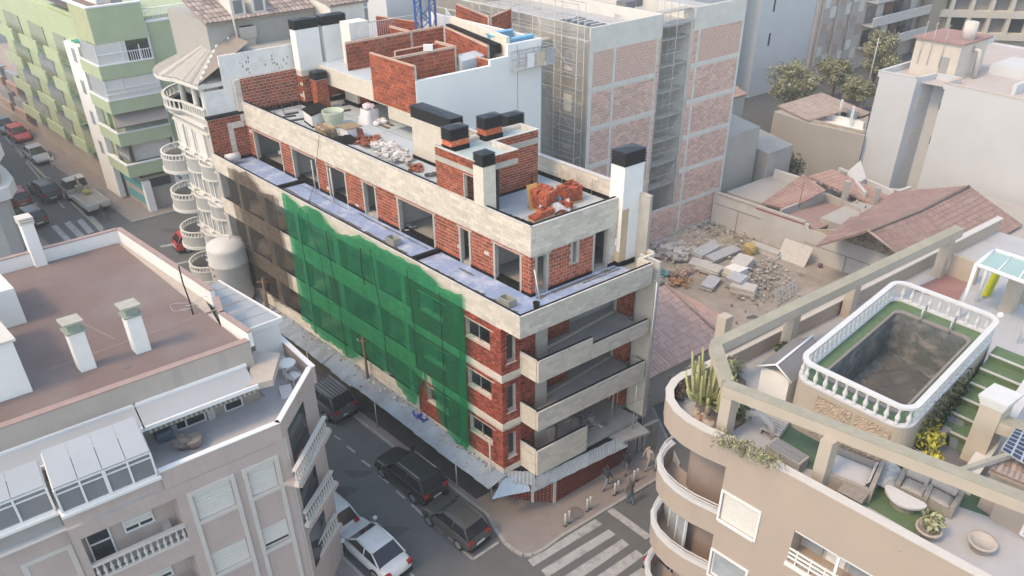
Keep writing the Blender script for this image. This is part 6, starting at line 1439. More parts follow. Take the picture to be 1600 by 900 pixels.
t = thing('shaft_house', 'old plastered shaft with a small tiled roof left of the crane', 'shaft', XYZ(28, 11, 18)); s = MB(); s.pb(26.8, 29.2, 9.6, 12.0, 15, 21.4); obj(s, 'shaft_wall', _mats['old_white_plaster'], t)
roof_tiles(t, 'tile', [XYZ(26.5, 9.4, 21.4), XYZ(26.5, 12.2, 21.4), XYZ(29.4, 12.2, 22.3), XYZ(29.4, 9.4, 22.3)], 9, paletile)
block('concrete_rear_block', 'raw concrete block with brick infill behind the blue crane', 'building', [(31, 25.2), (31, 33), (36, 33), (36, 25.2)], 22, concrete, None)
s = MB()
t = thing('roof_garden', 'roof strewn with pots and boxes behind the crane', 'roof terrace', XYZ(50, 30, 15)); s = MB(); s.pb(48.8, 75, 34.2, 66, GZ, 17.5); obj(s, 'house_wall', tan, t)
for k in range(30): s = MB(); a, b = random.uniform(49, 58), random.uniform(35, 52); h = random.uniform(.4, 1.2); s.pb(a, a + random.uniform(.4, 1.2), b, b + random.uniform(.4, 1.2), 17.5, 17.5 + h); obj(s, 'roof_box', random.choice([greyw, plaster, tan, darkconc]), t)
# blue framed skylight and boxes behind the white wall top
p = [ona(x, y, 17.5) for x, y in ((784, 50), (845, 55))]
bl = M('blue_sheet', (.16, .42, .62), .5, .1, 3); t = thing('blue_sheeted_pit', 'small pit edged with sky blue sheets behind the top of the white wall', 'pit', XYZ(17.5, 15, 20))
for q in (((15.8, 14.3), (15.8, 16.2)), ((17.6, 14.3), (17.6, 16.2)), ((15.8, 14.3), (17.6, 14.3))): f2, L2 = seg(*q); s = MB(); f2.box(s, 0, L2, 18.3, 20.35, -.08, 0); f2.box(s, -.05, L2 + .05, 20.35, 20.42, -.25, .1); obj(s, 'blue_sheet', bl, t)
c = XYZ(16.8, 15.2, 19.6); s = MB(); s.blob(c, (.5, .5, .35), 9, 5, .3); obj(s, 'straw_heap', M('straw', (.40, .33, .22), .9, .3, 8), t)

# ================================================================ tall brick block under scaffolding
paleconc = M('pale_concrete', (.66, .64, .60), .92, .08, 1.5, .4, .5, (.52, .50, .475), bump=.1); pbrick = M('pale_pink_brick', (.68, .45, .38), .92, .10, 4, .2, 1, (.62, .47, .43), tone=.2)
pmort = M('pale_mortar', (.62, .55, .51), .95, .08, 3)
TW = thing('brick_tower_block', 'tall unfinished block of pink brick panels and pale concrete bands', 'building', XYZ(20, 29, GZ)); TA = 16.6
def pt_(mb, name, mat, parent=None, **k): return obj(mb, name, mat, parent or TW, **k)
s = MB(); s.pb(TA + .1, 34, 21.65, 28.3, GZ, 18.9); s.pb(TA + 3.2, 34, 28.3, 31.6, GZ, 18.9); s.pb(TA + .1, 34, 31.6, 37.1, GZ, 18.9); pt_(s, 'building_core', paleconc)
ft = FA(TA)
def panel(u0, u1, z0, z1): lay(ft, rects(u0, u1, z0, z1, .45, .22, .045), 0.0, .03, pbrick, TW, 'hollow_brick', 260)
lev = [(15.78, 18.2), (12.95, 15.45), (10.1, 12.6), (7.25, 9.75), (4.3, 6.85), (1.5, 3.95)]
s = MB(); ft.wall(s, 21.65, 28.3, GZ, 19.0, -.1, 0); ft.wall(s, 31.6, 37.1, GZ, 19.0, -.1, 0); ft.wall(s, 28.3, 31.6, GZ, 4.2, -.1, 0); pt_(s, 'wall_backing', pmort)
for z0, z1 in lev: panel(22.0, 23.75, z0, z1); panel(24.05, 27.85, z0, z1); panel(32.35, 36.85, z0, z1); panel(31.65, 32.05, z0, z1)
panel(28.35, 31.55, 1.4, 3.95); panel(28.0, 28.28, 4.2, 18)
zz = [GZ] + [v for l in reversed(lev) for v in l] + [19.85]
for i in range(0, len(zz), 2):
    for u0, u1 in ((21.65, 28.3), (31.6, 37.1)):
        s = MB(); ft.box(s, u0, u1, zz[i] + .005, zz[i + 1] - .005, -.15, .02); pt_(s, 'concrete_band', paleconc)
for u0, u1 in ((21.65, 21.97), (23.78, 24.02), (27.88, 28.05), (32.07, 32.33), (36.87, 37.1)): s = MB(); ft.box(s, u0, u1, GZ, 18.25, -.12, .026); pt_(s, 'concrete_pillar', paleconc)
s = MB(); s.pb(TA + .16, 34, 21.8, 28.2, 18.9, 19.0); s.pb(TA + .16, 34, 28.2, 37, 18.85, 18.95); pt_(s, 'roof_deck', M('tower_deck', (.46, .46, .46), .9, .08, .8, .4, .3))
f1 = FB(21.65)
hs = [(18.05, 18.85, z, z + 1.25) for z in (16.7, 13.75, 10.9, 8.0, 5.0)] + [(21.2, 21.9, z, z + 1.3) for z in (16.3, 13.4, 10.5, 7.6)] + [(24.6, 25.4, z, z + 1.3) for z in (16.3, 13.4, 10.5)]
s = MB(); f1.wall(s, TA + .12, 34, GZ, 19.85, -.09, .0, hs); pt_(s, 'side_wall', M('tower_render', (.62, .61, .59), .9, .05, .8, .3, .3))
for h in hs: window(f1, *h, TW, alu, glass, o=-.03, panes=2, shutter=random.choice([0, 0, .4, .8]), shmat=alu)
s = MB(); s.pb(TA + .12, 34, 21.65, 21.83, 19.0, 19.86); s.pb(33.8, 34, 21.8, 37, 18.9, 19.8); pt_(s, 'parapet', paleconc)
for b_ in (28.1, 31.6): s = MB(); s.pb(TA + .16, 33.8, b_, b_ + .2, 19.0, 19.86); pt_(s, 'parapet', paleconc)
# roof pit, cowls
s = MB(); s.pab([(19, 23.6), (19, 26), (22.5, 26.3), (22.5, 23.8)], 19.01, 19.05); pt_(s, 'patio_opening', M('dark_pit', (.09, .10, .115), .8, .4, 2))
for k in range(5): s = MB(); s.pb(19.3 + k * .6, 19.55 + k * .6, 24.6, 25.6, 19.05, 19.2); pt_(s, 'skylight_bar', alu)
s = MB(); s.pab([(18.8, 23.4), (18.8, 26.2), (22.7, 26.5), (22.7, 23.6)], 18.95, 19.03); pt_(s, 'patio_rim', paleconc)
for a, b in ((20.2, 28.6), (21.8, 31.4)):
    s = MB(); s.pb(a - .5, a + .5, b - .5, b + .5, 19.0, 19.25); o = pt_(s, 'vent_base', plaster); s = MB(); s.pb(a - .45, a + .45, b - .45, b + .45, 19.25, 20.2); obj(s, 'chimney_cowl', M('grey_cowl', (.17, .17, .18), .6), o)
# recess with openings
fr3 = FA(TA + 3.15)
for i, (z0, z1) in enumerate(lev[:5]):
    for u in (28.7, 29.9): window(fr3, u, u + .75, z0 + .3, z0 + 1.9, TW, alu, glass, o=.04, panes=2)
    if i > 2: lay(fr3, rects(30.7, 31.6, z0, z1, .4, .24, .03), 0, .03, pbrick, TW, 'hollow_brick', 0)
s = MB(); s.pb(TA + .2, TA + 3.2, 31.5, 31.62, GZ, 19); pt_(s, 'recess_wall', paleconc)
# scaffolds
def scaffold(name, label, face, u0, u1, z0, z1, o, step=2.0, bay=1.6, dp=.75, planks=True):
    t = thing(name, label, 'scaffold', face.P((u0 + u1) / 2, z0, o)); n = max(1, int(round((u1 - u0) / bay))); lv = max(1, int((z1 - z0) / step)); sp = M('pale_scaffold', (.50, .50, .495), .6, .1, 3, metal=.1)
    for i in range(n + 1):
        u = u0 + (u1 - u0) * i / n
        for oo in (o, o + dp): s = MB(); s.tube([face.P(u, z0, oo), face.P(u, z1, oo)], .03, 4); obj(s, 'standard', sp, t)
    for k in range(1, lv + 1):
        z = z0 + k * step
        for oo in (o, o + dp):
            for dz in (0, .95): s = MB(); s.tube([face.P(u0, z + dz, oo), face.P(u1, z + dz, oo)], .022, 4); obj(s, 'ledger', sp, t)
        for i in range(n + 1): u = u0 + (u1 - u0) * i / n; s = MB(); s.tube([face.P(u, z, o), face.P(u, z, o + dp)], .022, 4); obj(s, 'transom', sp, t)
        if planks: s = MB(); face.box(s, u0, u1, z, z + .05, o + .08, o + dp - .08); obj(s, 'deck_plank', M('pale_plank', (.44, .42, .39), .9, .1, 3), t)
        if k < lv:
            for i in range(n):
                if (i + k) % 2: continue
                ua, ub = u0 + (u1 - u0) * i / n, u0 + (u1 - u0) * (i + 1) / n; s = MB(); s.tube([face.P(ua, z, o + dp), face.P(ub, z + step, o + dp)], .018, 4); obj(s, 'diagonal_brace', sp, t)
    return t
scaffold('scaffold', 'pale steel scaffold along the left side wall of the brick tower block', f1, 16.9, 27, GZ, 21.5, .25, 1.95, 2.0, .75, False)
scaffold('scaffold', 'narrow steel scaffold in the recess between the two brick fronts', ft, 28.5, 31.4, 4.2, 21.5, -.9, 1.95, 1.45)
# neighbours right of the tower block
t = block('grey_house', 'plain grey beige house adjoining the brick tower block', 'building', [(17.5, 37.2), (17.5, 42.5), (22, 44), (26, 44), (26, 37.2)], 8.2, M('plain_grey', (.42, .40, .37), .9, .06, .8, .4, .4))
block('low_grey_house', 'lower grey wing with patched wall below the brick tower block', 'building', [(16.4, 42.6), (16.4, 46), (22, 48), (22, 44)], 6.0, M('patchy_grey', (.40, .385, .36), .9, .08, .8, .5, .5))
t = thing('red_roofed_house', 'small house with a reddish tiled roof right of the brick tower block', 'house', XYZ(30, 45, GZ)); s = MB(); s.pb(26, 34, 41, 52, GZ, 7.4); obj(s, 'house_wall', M('pale_wall', (.46, .43, .40), .9, .05, 1), t)
palered = M('pale_red_tile', (.40, .265, .235), .88, .1, 3, .35, .8, (.40, .33, .29), tone=.13)
roof_tiles(t, 'tile', [XYZ(25.8, 40.8, 7.4), XYZ(25.8, 52, 7.4), XYZ(30, 52, 9.2), XYZ(30, 40.8, 9.2)], 30, palered)
s = MB(); s.prism([XY(33.5, 44), XY(35, 44), XY(35, 50), XY(33.5, 50)], 7.4, [15.5, 15.5, 10, 10]); obj(s, 'sloped_red_wall', M('dull_pink', (.38, .2, .18), .9), t)
t = block('pale_tower', 'blank pale grey white tower behind the brick tower block', 'building', [(38, 50), (38, 66), (50, 66), (50, 50)], 30, palew)
t = block('white_tower', 'white tower with a thin window slot beside the pink balcony block', 'building', [(37.5, 69), (37.5, 79.5), (48, 79.5), (48, 69)], 30, M('white_tower', (.62, .63, .64), .9, .04, .6)); s = MB()
for z in (7, 11, 15): s = MB(); FA(37.5).box(s, 71.2, 71.5, z, z + 1.5, 0, .03); obj(s, 'pane', glass, t)
# ================================================================ balcony blocks far behind
pkb = M('faint_pink_render', (.58, .50, .46), .9, .05, .8); pkp = M('pink_panel', (.46, .34, .30), .9, .05, 1)
BA = thing('balcony_apartment_block', 'pinkish apartment block with long white balconies behind the trees', 'building', XYZ(42, 92, GZ)); f10 = FA(37)
s = MB(); s.pb(37.2, 52, 79.6, 112, GZ, 32); obj(s, 'building_core', pkb, BA)
for i, u in enumerate((80.2, 83.2, 86.2)):
    s = MB(); f10.box(s, u, u + 1.5, 3, 32, -.1, .12 + .15 * (i == 1)); obj(s, 'wall_strip', _mats['pale_wall'], BA)
    for z in np.arange(4.2, 30, 3.0):
        s = MB(); f10.box(s, u + .2, u + 1.2, z, z + 1.2, .13 + .15 * (i == 1), .17 + .15 * (i == 1)); obj(s, 'shutter' if random.random() < .7 else 'pane', random.choice([shut, shut, pkp]), BA)
    for z in np.arange(2.8, 30, 3.0): s = MB(); f10.box(s, u + 1.6, u + 2.8, z, z + 1.4, -.05, .05); obj(s, 'wall_panel', pkp if int(z) % 2 else shut, BA)
for k, z in enumerate(np.arange(4.2, 30, 3.0)):
    s = MB(); f10.box(s, 89.5, 103, z - .3, z + .75, 1.35, 1.5); f10.box(s, 89.5, 103, z - .4, z - .3, -.2, 1.5); obj(s, 'balcony_wall', M('balcony_white', (.66, .64, .62), .85, .05, 1), BA)
    s = MB(); f10.box(s, 89.5, 103, z + .7, z + .8, 1.3, 1.54); obj(s, 'handrail', white, BA)
    for j, u in enumerate(np.arange(90, 102, 2.0)):
        s = MB(); f10.box(s, u, u + 1.6, z - .2, z + 1.9, 0.0, .03); obj(s, 'balcony_door', [glass, M('brown_shutter', (.22, .12, .09), .7), shut, glassg][(j * 7 + k * 3) % 4], BA)
    s = MB(); s.blob(f10.P(random.uniform(90, 101), z + .2, .9), (.6, .5, .4), 7, 5, .3); obj(s, 'balcony_clutter', random.choice([plaster, greyw, darkconc]), BA)
s = MB(); f10.box(s, 103.2, 108, GZ, 32, 0, 1.6); obj(s, 'corner_wall', tan, BA)
s = MB(); f10.box(s, 104, 107.5, GZ, 3.6, 1.6, 1.7); obj(s, 'garage_door', greyw, BA)
GL = thing('gallery_apartment_block', 'beige apartment block with rows of square loggias at the upper right', 'building', XYZ(30, 118, GZ)); f11, L11 = seg((36, 106), (14, 124))
s = MB(); f11.wall(s, -3, L11 + 6, GZ, 30, -8, 0); obj(s, 'building_core', M('beige_block', (.58, .53, .46), .9, .05, .8), GL)
for z in np.arange(3.2, 28, 3.0):
    s = MB(); f11.box(s, -2, L11 + 5, z - .2, z + .7, 0, .9); obj(s, 'gallery_wall', M('gallery_cream', (.66, .62, .56), .9, .05, 1), GL)
    for k in range(12):
        u = -1.5 + k * 2.6; s = MB(); f11.box(s, u, u + .5, z + .7, z + 2.8, 0, .85); obj(s, 'gallery_pier', _mats['gallery_cream'], GL)
        s = MB(); f11.box(s, u + .5, u + 2.6, z + .75, z + 2.7, 0.0, .04); obj(s, 'pane', random.choice([glass, glassg, tan, greyw, tan]), GL)
# far right block with round balconies and blue bands
RBk = thing('blue_banded_block', 'white block with round balconies and bright blue bands at the right edge', 'building', XYZ(14, 92, GZ)); bb = at(1560, 110, 9); 
s = MB(); s.pab([(12, 86), (12, 100), (6, 100), (6, 86)], GZ, 26); obj(s, 'building_core', M('bluish_white', (.56, .58, .60), .9, .04, .8), RBk)
fz = FB(86)
for z in np.arange(3.5, 25, 2.9):
    cc = XY(12.3, 86.2); a_ = arcpts(cc, 1.6, -3.3, 0.6, 14); s = MB()
    s.prism(a_, z - .15, z); obj(s, 'balcony_slab', white, RBk); s = MB()
    for i in range(13): s.hexa([(*a_[i], z), (*a_[i + 1], z), (*arcpts(cc, 1.5, -3.3, .6, 14)[i + 1], z), (*arcpts(cc, 1.5, -3.3, .6, 14)[i], z), (*a_[i], z + .5), (*a_[i + 1], z + .5), (*arcpts(cc, 1.5, -3.3, .6, 14)[i + 1], z + .5), (*arcpts(cc, 1.5, -3.3, .6, 14)[i], z + .5)])
    obj(s, 'balcony_wall', white, RBk); s = MB(); fz.box(s, 10.6, 11.4, z - .3, z + .6, 0, .3); obj(s, 'blue_band', M('bright_blue', (.06, .30, .60), .6), RBk)
    s = MB(); fz.box(s, 7.0, 9.8, z + .2, z + 2.2, 0, .05); obj(s, 'pane', glassg, RBk)
# ================================================================ white building on the right
wr = M('white_right', (.58, .59, .60), .9, .04, .5, .2, .2, (.58, .60, .62)); pkc = M('peach_coping', (.56, .46, .40), .85, .06, 2)
WR = thing('white_apartment_building', 'plain white building with blank walls and a cream stair head on its roof', 'building', XYZ(6, 58, GZ))
def pw(mb, name, mat, **k): return obj(mb, name, mat, WR, **k)
WZ = 12.0
s = MB(); s.pab([(13.8, 52.6), (10.7, 52.7), (10.4, 55.2), (8.4, 55.2), (8.4, 52.9), (-8, 52.0), (-8, 72), (13.8, 72)], GZ, WZ - .5); pw(s, 'building_wall', wr)
outl = [(13.8, 72), (13.8, 52.6), (10.7, 52.7), (10.4, 55.2), (8.4, 55.2), (8.4, 52.9), (-8, 52.0)]
for p, q in zip(outl[:-1], outl[1:]):
    f2, L2 = seg(p, q); s = MB(); f2.box(s, -.0, L2, WZ - .5, WZ, -.2, 0); pw(s, 'parapet', wr); s = MB(); f2.box(s, -.02, L2 + .02, WZ + .002, WZ + .06, -.24, .03); pw(s, 'coping', pkc if p[0] < 9 else wr)
f12 = FB(55.2); f13, L13 = seg((10.7, 52.7), (10.4, 55.2))
for z in (9.0, 5.8):
    s = MB(); FB(55.2).box(s, 9.0, 9.5, z, z + .7, 0, .02); pw(s, 'pane', glass); s = MB(); f13.box(s, .8, 1.7, z, z + 1.2, 0, .03); pw(s, 'closed_window', trimw)
for a, b, d, w_, h, m_ in ((4.0, 55, .3, 16, .9, wr), (-1, 55, .3, 16, 1.0, pkc), (5.5, 60, 3, 4, .9, wr), (1.5, 57, 2.0, 6, .8, pkc)):
    s = MB(); s.pb(a, a + d, b, b + w_, WZ - .5, WZ - .5 + h); pw(s, 'roof_wall', m_)
s = MB(); s.pab([(13.5, 53.2), (8.2, 53.5), (-7.8, 52.6), (-7.8, 71), (13.5, 71)], WZ - .5, WZ - .46); pw(s, 'roof_deck', M('roof_pale', (.50, .45, .43), .9, .06, .8))
cream = M('cream_peeling', (.60, .545, .48), .9, .06, 1.5, .4, 1, (.54, .47, .42)); sh = [at(1418, 112, 11.5), at(1508, 112, 11.5)]
s = MB(); s.pb(9.2, 13.0, 55.6, 60, WZ - .46, WZ + 2.6); pw(s, 'stair_head', cream); s = MB(); s.pb(9.0, 13.2, 55.4, 60.2, WZ + 2.6, WZ + 2.75); pw(s, 'stair_roof', M('dull_red_roof', (.36, .22, .21), .9, .1, 2))
s = MB(); FB(55.6).box(s, 9.9, 10.6, WZ - .46, WZ + 1.4, 0, .04); pw(s, 'metal_door', greyw)
c = XYZ(9.8, 57.5, WZ + 2.7); s = MB(); s.tube([c, (c[0], c[1], c[2] + 1.5)], .55, 14); pw(s, 'vent_pipe', trimw); s = MB(); s.tube([(c[0] + .6, c[1] - .3, WZ + 2.0), (c[0] + 1.0, c[1] - .6, WZ + 1.9), (c[0] + 1.1, c[1] - .7, WZ - .4)], .22, 10); pw(s, 'vent_pipe', trimw)
for k, a in enumerate((11.6, 12.4, 10.6)): s = MB(); s.tube([XYZ(a, 55.5, WZ + .5), XYZ(a - .1, 55.4, WZ + 4.2)], .025, 5); s.tube([XYZ(a - .1, 55.1, WZ + 4.0), XYZ(a - .1, 55.8, WZ + 4.0)], .02, 4); obj(s, 'aerial', M('pale_aerial', (.5, .45, .42), .6), WR)
# ================================================================ the empty lot
s = MB(); s.pab([(16.5, 9.2), (16.5, 37.4), (1.4, 37.4), (8, 20.5), (8, 9.2)], GZ - .02, GZ + .03); obj(s, 'bare_lot', dirt, kind='structure')
s = MB()
def lotz(a, b): return GZ + .05 + .28 * max(0, math.sin(a * .9 + b * .35)) * max(0, math.sin(b * .6 + 1)) + .35 * math.exp(-((b - 31) / 3.5) ** 2 - ((a - 15) / 1.6) ** 2)
s.grid(lambda u, v: XYZ(3.5 + 13 * u, 9.3 + 28 * v, lotz(3.5 + 13 * u, 9.3 + 28 * v) - .03 + random.uniform(-.03, .03)), 40, 80, smooth=False); obj(s, 'dirt_mounds', dirt, kind='structure')
lw = thing('lot_wall', 'white painted wall closing the rubble lot, with a stone gable', 'wall', XYZ(9, 37.5, GZ)); LB = 36.2; fl_ = FB(LB); gk = [onb(x, y, LB) for x, y in ((1262, 360), (1355, 358), (1395, 392))]
s = MB(); fl_.box(s, gk[0][0], 16.5, GZ, 3.9, -.25, 0); obj(s, 'wall_body', M('lot_white', (.56, .56, .555), .9, .06, .6, .3, .4), lw)
s = MB(); fl_.box(s, 8.2, 16.5, 3.9, 4.05, -.3, .06); obj(s, 'coping', M('lot_coping', (.46, .42, .38), .9), lw); s = MB(); fl_.box(s, 8.2, 12.5, 3.78, 3.88, 0, .03); obj(s, 'red_line', M('red_line', (.35, .08, .07), .8), lw)
s = MB(); gp = [(gk[0][0], GZ), (gk[2][0] - 1, GZ), (gk[2][0] - 1, gk[2][1] - .4), gk[2], gk[1], gk[0]]; gp = gp[:3] + gp[4:]; p_ = [fl_.P(u, z, 0) for u, z in gp]; q_ = [fl_.P(u, z, -.25) for u, z in gp]; s.add(p_ + q_, [(0, 1, 2, 3, 4), (9, 8, 7, 6, 5)] + [(i, 5 + i, 5 + (i + 1) % 5, (i + 1) % 5) for i in range(5)]); obj(s, 'gable_wall', M('lot_stone', (.40, .345, .28), .95, .3, 6, .6, 1.2, (.50, .47, .43), bump=.4, bsc=14), lw)
s = MB(); fl_.box(s, 1.2, 8.1, GZ, 3.6, 0, .04); obj(s, 'painted_dado', _mats['lot_white'], lw)
s = MB()
for k in range(230):
    u, z = random.uniform(gk[2][0] - .5, gk[0][0] - .2), random.uniform(3.65, gk[1][1])
    if z > np.interp(u, [gk[2][0] - 1, gk[1][0], gk[0][0]], [gk[2][1] - .5, gk[1][1] - .2, gk[0][1] - .2]): continue
    r = random.uniform(.06, .16); fl_.box(s, u - r, u + r, z - r * .5, z + r * .5, 0, .05)
obj(s, 'stone', M('gable_stone', (.42, .36, .30), .95, .2, 5, tone=.4), lw, kind='stuff')
s = MB(); fl_.box(s, 11.9, 16.3, 3.0, 3.05, 0, .03); fl_.box(s, 14.0, 14.05, GZ, 3.0, 0, .03); obj(s, 'wall_conduit', darkconc, lw); s = MB(); fl_.box(s, 1.3, 8, 2.35, 2.4, .04, .06); fl_.box(s, 4.4, 4.48, GZ, 2.35, .04, .07); obj(s, 'wall_conduit', darkconc, lw)
# lot contents
def slabstack(px, py, L_, W_2, n, h, label, mat, rz=0, tilt=0, jit=.08):
    c = XYZ(*at(px, py, GZ + .1), GZ + .12); t = thing('slab_stack', label, 'slab stack', (0, 0, 0))
    for k in range(n):
        s = MB(); mt = Matrix.Translation((random.uniform(-jit, jit), random.uniform(-jit, jit), k * h)) @ Matrix.Rotation(random.uniform(-.04, .04), 4, 'Z') @ Matrix.Rotation(tilt, 4, 'X')
        s.box(-L_ / 2, L_ / 2, -W_2 / 2, W_2 / 2, 0, h * .85, mt); obj(s, 'slab', mat, t)
    t.location = c; t.rotation_euler = (0, 0, rz); return t
lslab = M('lot_slab', (.52, .51, .49), .85, .1, 3, rnd=.15); gsheet = M('lot_sheet', (.42, .45, .48), .6, .15, 3, rnd=.15)
slabstack(1105, 395, 3.0, 1.1, 4, .12, 'stack of bluish grey sheets in the middle of the rubble lot', gsheet, VANG + .1)
slabstack(1128, 403, 3.2, .9, 3, .18, 'grey wrapped bundle beside the bluish sheets', M('wrapped', (.40, .42, .44), .6, .25, 8), VANG + .05, .1)
slabstack(1095, 418, 1.6, 1.2, 3, .14, 'white slabs lying in the lot before the bluish sheets', lslab, UANG + .2); slabstack(1107, 425, 1.9, 1.0, 4, .12, 'low stack of white planks at the centre of the lot', lslab, UANG + .1)
slabstack(1128, 425, 2.0, .9, 2, .12, 'single pale slab leaning on the low stack', lslab, UANG); slabstack(1158, 420, 1.8, 1.3, 5, .16, 'tallest stack of white slabs in the lot', lslab, VANG + .3); slabstack(1149, 430, 1.4, 1.2, 5, .15, 'ribbed white stack beside the tallest slab stack', plaster, VANG)
slabstack(1150, 448, 1.3, 1.2, 6, .15, 'boxy pale stack at the near side of the lot', gsheet, VANG + .2); slabstack(1110, 445, 1.8, 1.0, 3, .12, 'striped bundle of sheets near the tiled roof', gsheet, VANG + .4); slabstack(1162, 458, 1.8, 1.1, 4, .16, 'white capped crate stack behind the tiled roof', lslab, UANG + .3)
slabstack(1195, 395, 2.6, .8, 2, .25, 'long white slab by the white lot wall', lslab, UANG); slabstack(1060, 402, 1.6, 1.4, 2, .1, 'thin pale boards at the left of the lot', M('lot_board', (.40, .37, .33), .9), UANG + .5)
s = MB(); p = Vector(atw(1213, 402, GZ + .05)); d = Vector((U[0], U[1], 0)) * -2.4; up_ = Vector((V[0] * .7, V[1] * .7, 1.5)); s.hexa([p, p + d, p + d + Vector((0, 0, .06)) + Vector((.05, .05, 0)), p + Vector((.05, .05, .06)), p + up_, p + d + up_, p + d + up_ + Vector((.05, .05, 0)), p + up_ + Vector((.05, .05, 0))]); obj(s, 'loose_board', lslab, label='large white panel leaning on the white lot wall', cat='panel')
def slatpanel(px, py, w_, h, label, mat, lean=.35, rz=0, nx=8, ny=3):  # free-standing slatted pallets and mesh panels
    c = XYZ(*at(px, py, GZ + .05), GZ + .06); t = thing('slatted_panel', label, 'rack', (0, 0, 0))
    for k in range(nx): s = MB(); x = -w_ / 2 + w_ * k / (nx - 1); s.box(x - .04, x + .04, -.02, .02, 0, h); obj(s, 'slat', mat, t)
    for k in range(ny): s = MB(); z = h * (k + .3) / ny; s.box(-w_ / 2, w_ / 2, .02, .06, z, z + .09); obj(s, 'slat', mat, t)
    t.location = c; t.rotation_euler = (lean, 0, rz); return t
slatpanel(1143, 393, 1.5, 1.5, 'yellowish slatted pallet leaning at the back of the lot', M('pale_wood', (.46, .40, .30), .9, .15, 4), -.9, VANG)
slatpanel(1230, 470, 2.6, 1.3, 'large white perforated panel near the pergola beam', lslab, -.3, VANG + .1, 7, 4); slatpanel(1037, 384, 1.6, 1.4, 'white wire mesh panel at the back left of the lot', lslab, -1.2, VANG, 9, 6)
slatpanel(1075, 432, 1.0, 1.2, 'small beige slatted pallet near the orange heap', M('pale_wood2', (.42, .36, .28), .9), -1.1, VANG + .5, 5, 5)
def heap2(px, py, r, n, label, mat, size): heap('rubble_heap', label, 'rubble', [atw(px + random.gauss(0, r), py + random.gauss(0, r * .45), GZ + random.uniform(.05, .4)) for _ in range(n)], mat, size)
heap2(1062, 440, 9, 90, 'orange and red rubbish heap by the corner of the lot', M('orange_bits', (.38, .21, .12), .9, .3, 4, tone=.4), (.04, .13)); heap2(1042, 428, 6, 50, 'turquoise plastic rubbish heap in the lot', M('teal_bits', (.12, .28, .30), .6, .3, 4, tone=.4), (.05, .16))
heap2(1065, 425, 8, 60, 'pinkish and white rubbish heap in the lot', M('pink_bits', (.42, .30, .28), .8, .3, 4, tone=.4), (.05, .14)); heap2(1190, 442, 26, 290, 'grey stone rubble spread at the right of the lot', M('lot_rubble', (.40, .37, .34), .95, .2, 3, tone=.4), (.04, .13))
heap2(1120, 365, 35, 260, 'pale rubble bank along the foot of the brick tower block', M('lot_rubble2', (.43, .40, .37), .95, .2, 3, tone=.35), (.05, .17)); heap2(1050, 395, 16, 120, 'pale planks and rubble at the back left of the lot', M('lot_rubble3', (.45, .43, .41), .95, .2, 3, tone=.35), (.08, .35)); heap2(1185, 420, 22, 130, 'small rubble scattered before the white lot wall', _mats['lot_rubble2'], (.05, .16))
s = MB(); c = XYZ(*at(1170, 400, GZ), GZ + .3); s.blob((c[0], c[1], c[2] + .35), (.55, .5, .65), 9, 6, .2); obj(s, 'yellow_sack', M('ochre_sack', (.46, .35, .17), .8, .2, 5), label='ochre yellow big sack in the rubble lot', cat='sack')
s = MB(); c = XYZ(*at(1281, 418, GZ), GZ + .3); s.blob((c[0], c[1], c[2] - .1), .2, 9, 6, .08); obj(s, 'purple_ball', M('purple', (.17, .06, .15), .6), label='small purple ball at the foot of the stone gable', cat='ball')
# ================================================================ tiled houses
dred = M('faded_clay_tile', (.30, .205, .19), .9, .10, 3, .5, .7, (.36, .30, .265), tone=.13); hw_ = M('house_grey', (.43, .405, .38), .9, .06, 1, .3, .5)
dredl = M('lightened_clay_tile', (.58, .39, .34), .9, .10, 3, .5, .7, (.52, .44, .40), tone=.13)  # tile colour lightened to offset the unfinished block's shadow on this roof
RA_ = thing('tiled_corner_house', 'low house with a broad faded clay tile roof beside the unfinished block', 'house', XYZ(4, 14, GZ))
s = MB(); s.pab([(1.3, 10.2), (1.3, 17.6), (2.5, 19.5), (7.6, 19.5), (7.6, 9.4), (3.5, 9.4)], GZ, 3.6); obj(s, 'house_wall', hw_, RA_)
roof_tiles(RA_, 'tile', [XYZ(1.0, 9.2, 3.75), XYZ(1.0, 17.8, 3.75), XYZ(6.2, 18.2, 5.6), XYZ(6.2, 9.2, 5.6)], 30, dredl)
roof_tiles(RA_, 'tile', [XYZ(1.0, 17.75, 3.75), XYZ(2.6, 20.0, 3.9), XYZ(6.2, 18.2, 5.6), XYZ(6.1, 18.1, 5.58)], 10, dredl); roof_tiles(RA_, 'tile', [XYZ(8.2, 18.8, 4.6), XYZ(8.2, 9.2, 4.6), XYZ(6.2, 9.2, 5.6), XYZ(6.2, 18.2, 5.6)], 24, dredl)
s = MB(); s.tube([XYZ(6.2, 9.2, 5.72), XYZ(6.2, 18.2, 5.72)], .12, 6); s.tube([XYZ(6.2, 18.2, 5.7), XYZ(1.0, 17.8, 3.9)], .1, 6); obj(s, 'ridge_tile', paletile, RA_)
f14 = FA(1.0); s = MB(); f14.box(s, 9.0, 10.6, GZ, 3.9, -2.2, 0.6); obj(s, 'porch_wall', hw_, RA_)
window(FA(.4), 9.2, 9.75, 2.1, 3.3, RA_, white, glass, o=.06, panes=1, trim=white, tw=.08, tp=.06); s = MB(); FA(.4).box(s, 9.25, 9.7, 1.9, 2.1, .03, .08); obj(s, 'blue_sign', M('blue_sign', (.03, .09, .26), .5), RA_)
for k in range(7): s = MB(); s.pb(4.0, 4.5, 9.1, 9.25, 2 + k * .3, 2.2 + k * .3); obj(s, 'wall_stone', hw_, RA_)
BT = thing('tiled_barn', 'large low barn with broad faded clay tile roofs behind the rubble lot', 'house', XYZ(1, 42, GZ))
s = MB(); s.pab([(8, 37.8), (1, 37.8), (-3, 38), (-4, 51), (3, 51.5), (8.5, 47)], GZ, 4.0); obj(s, 'house_wall', hw_, BT)
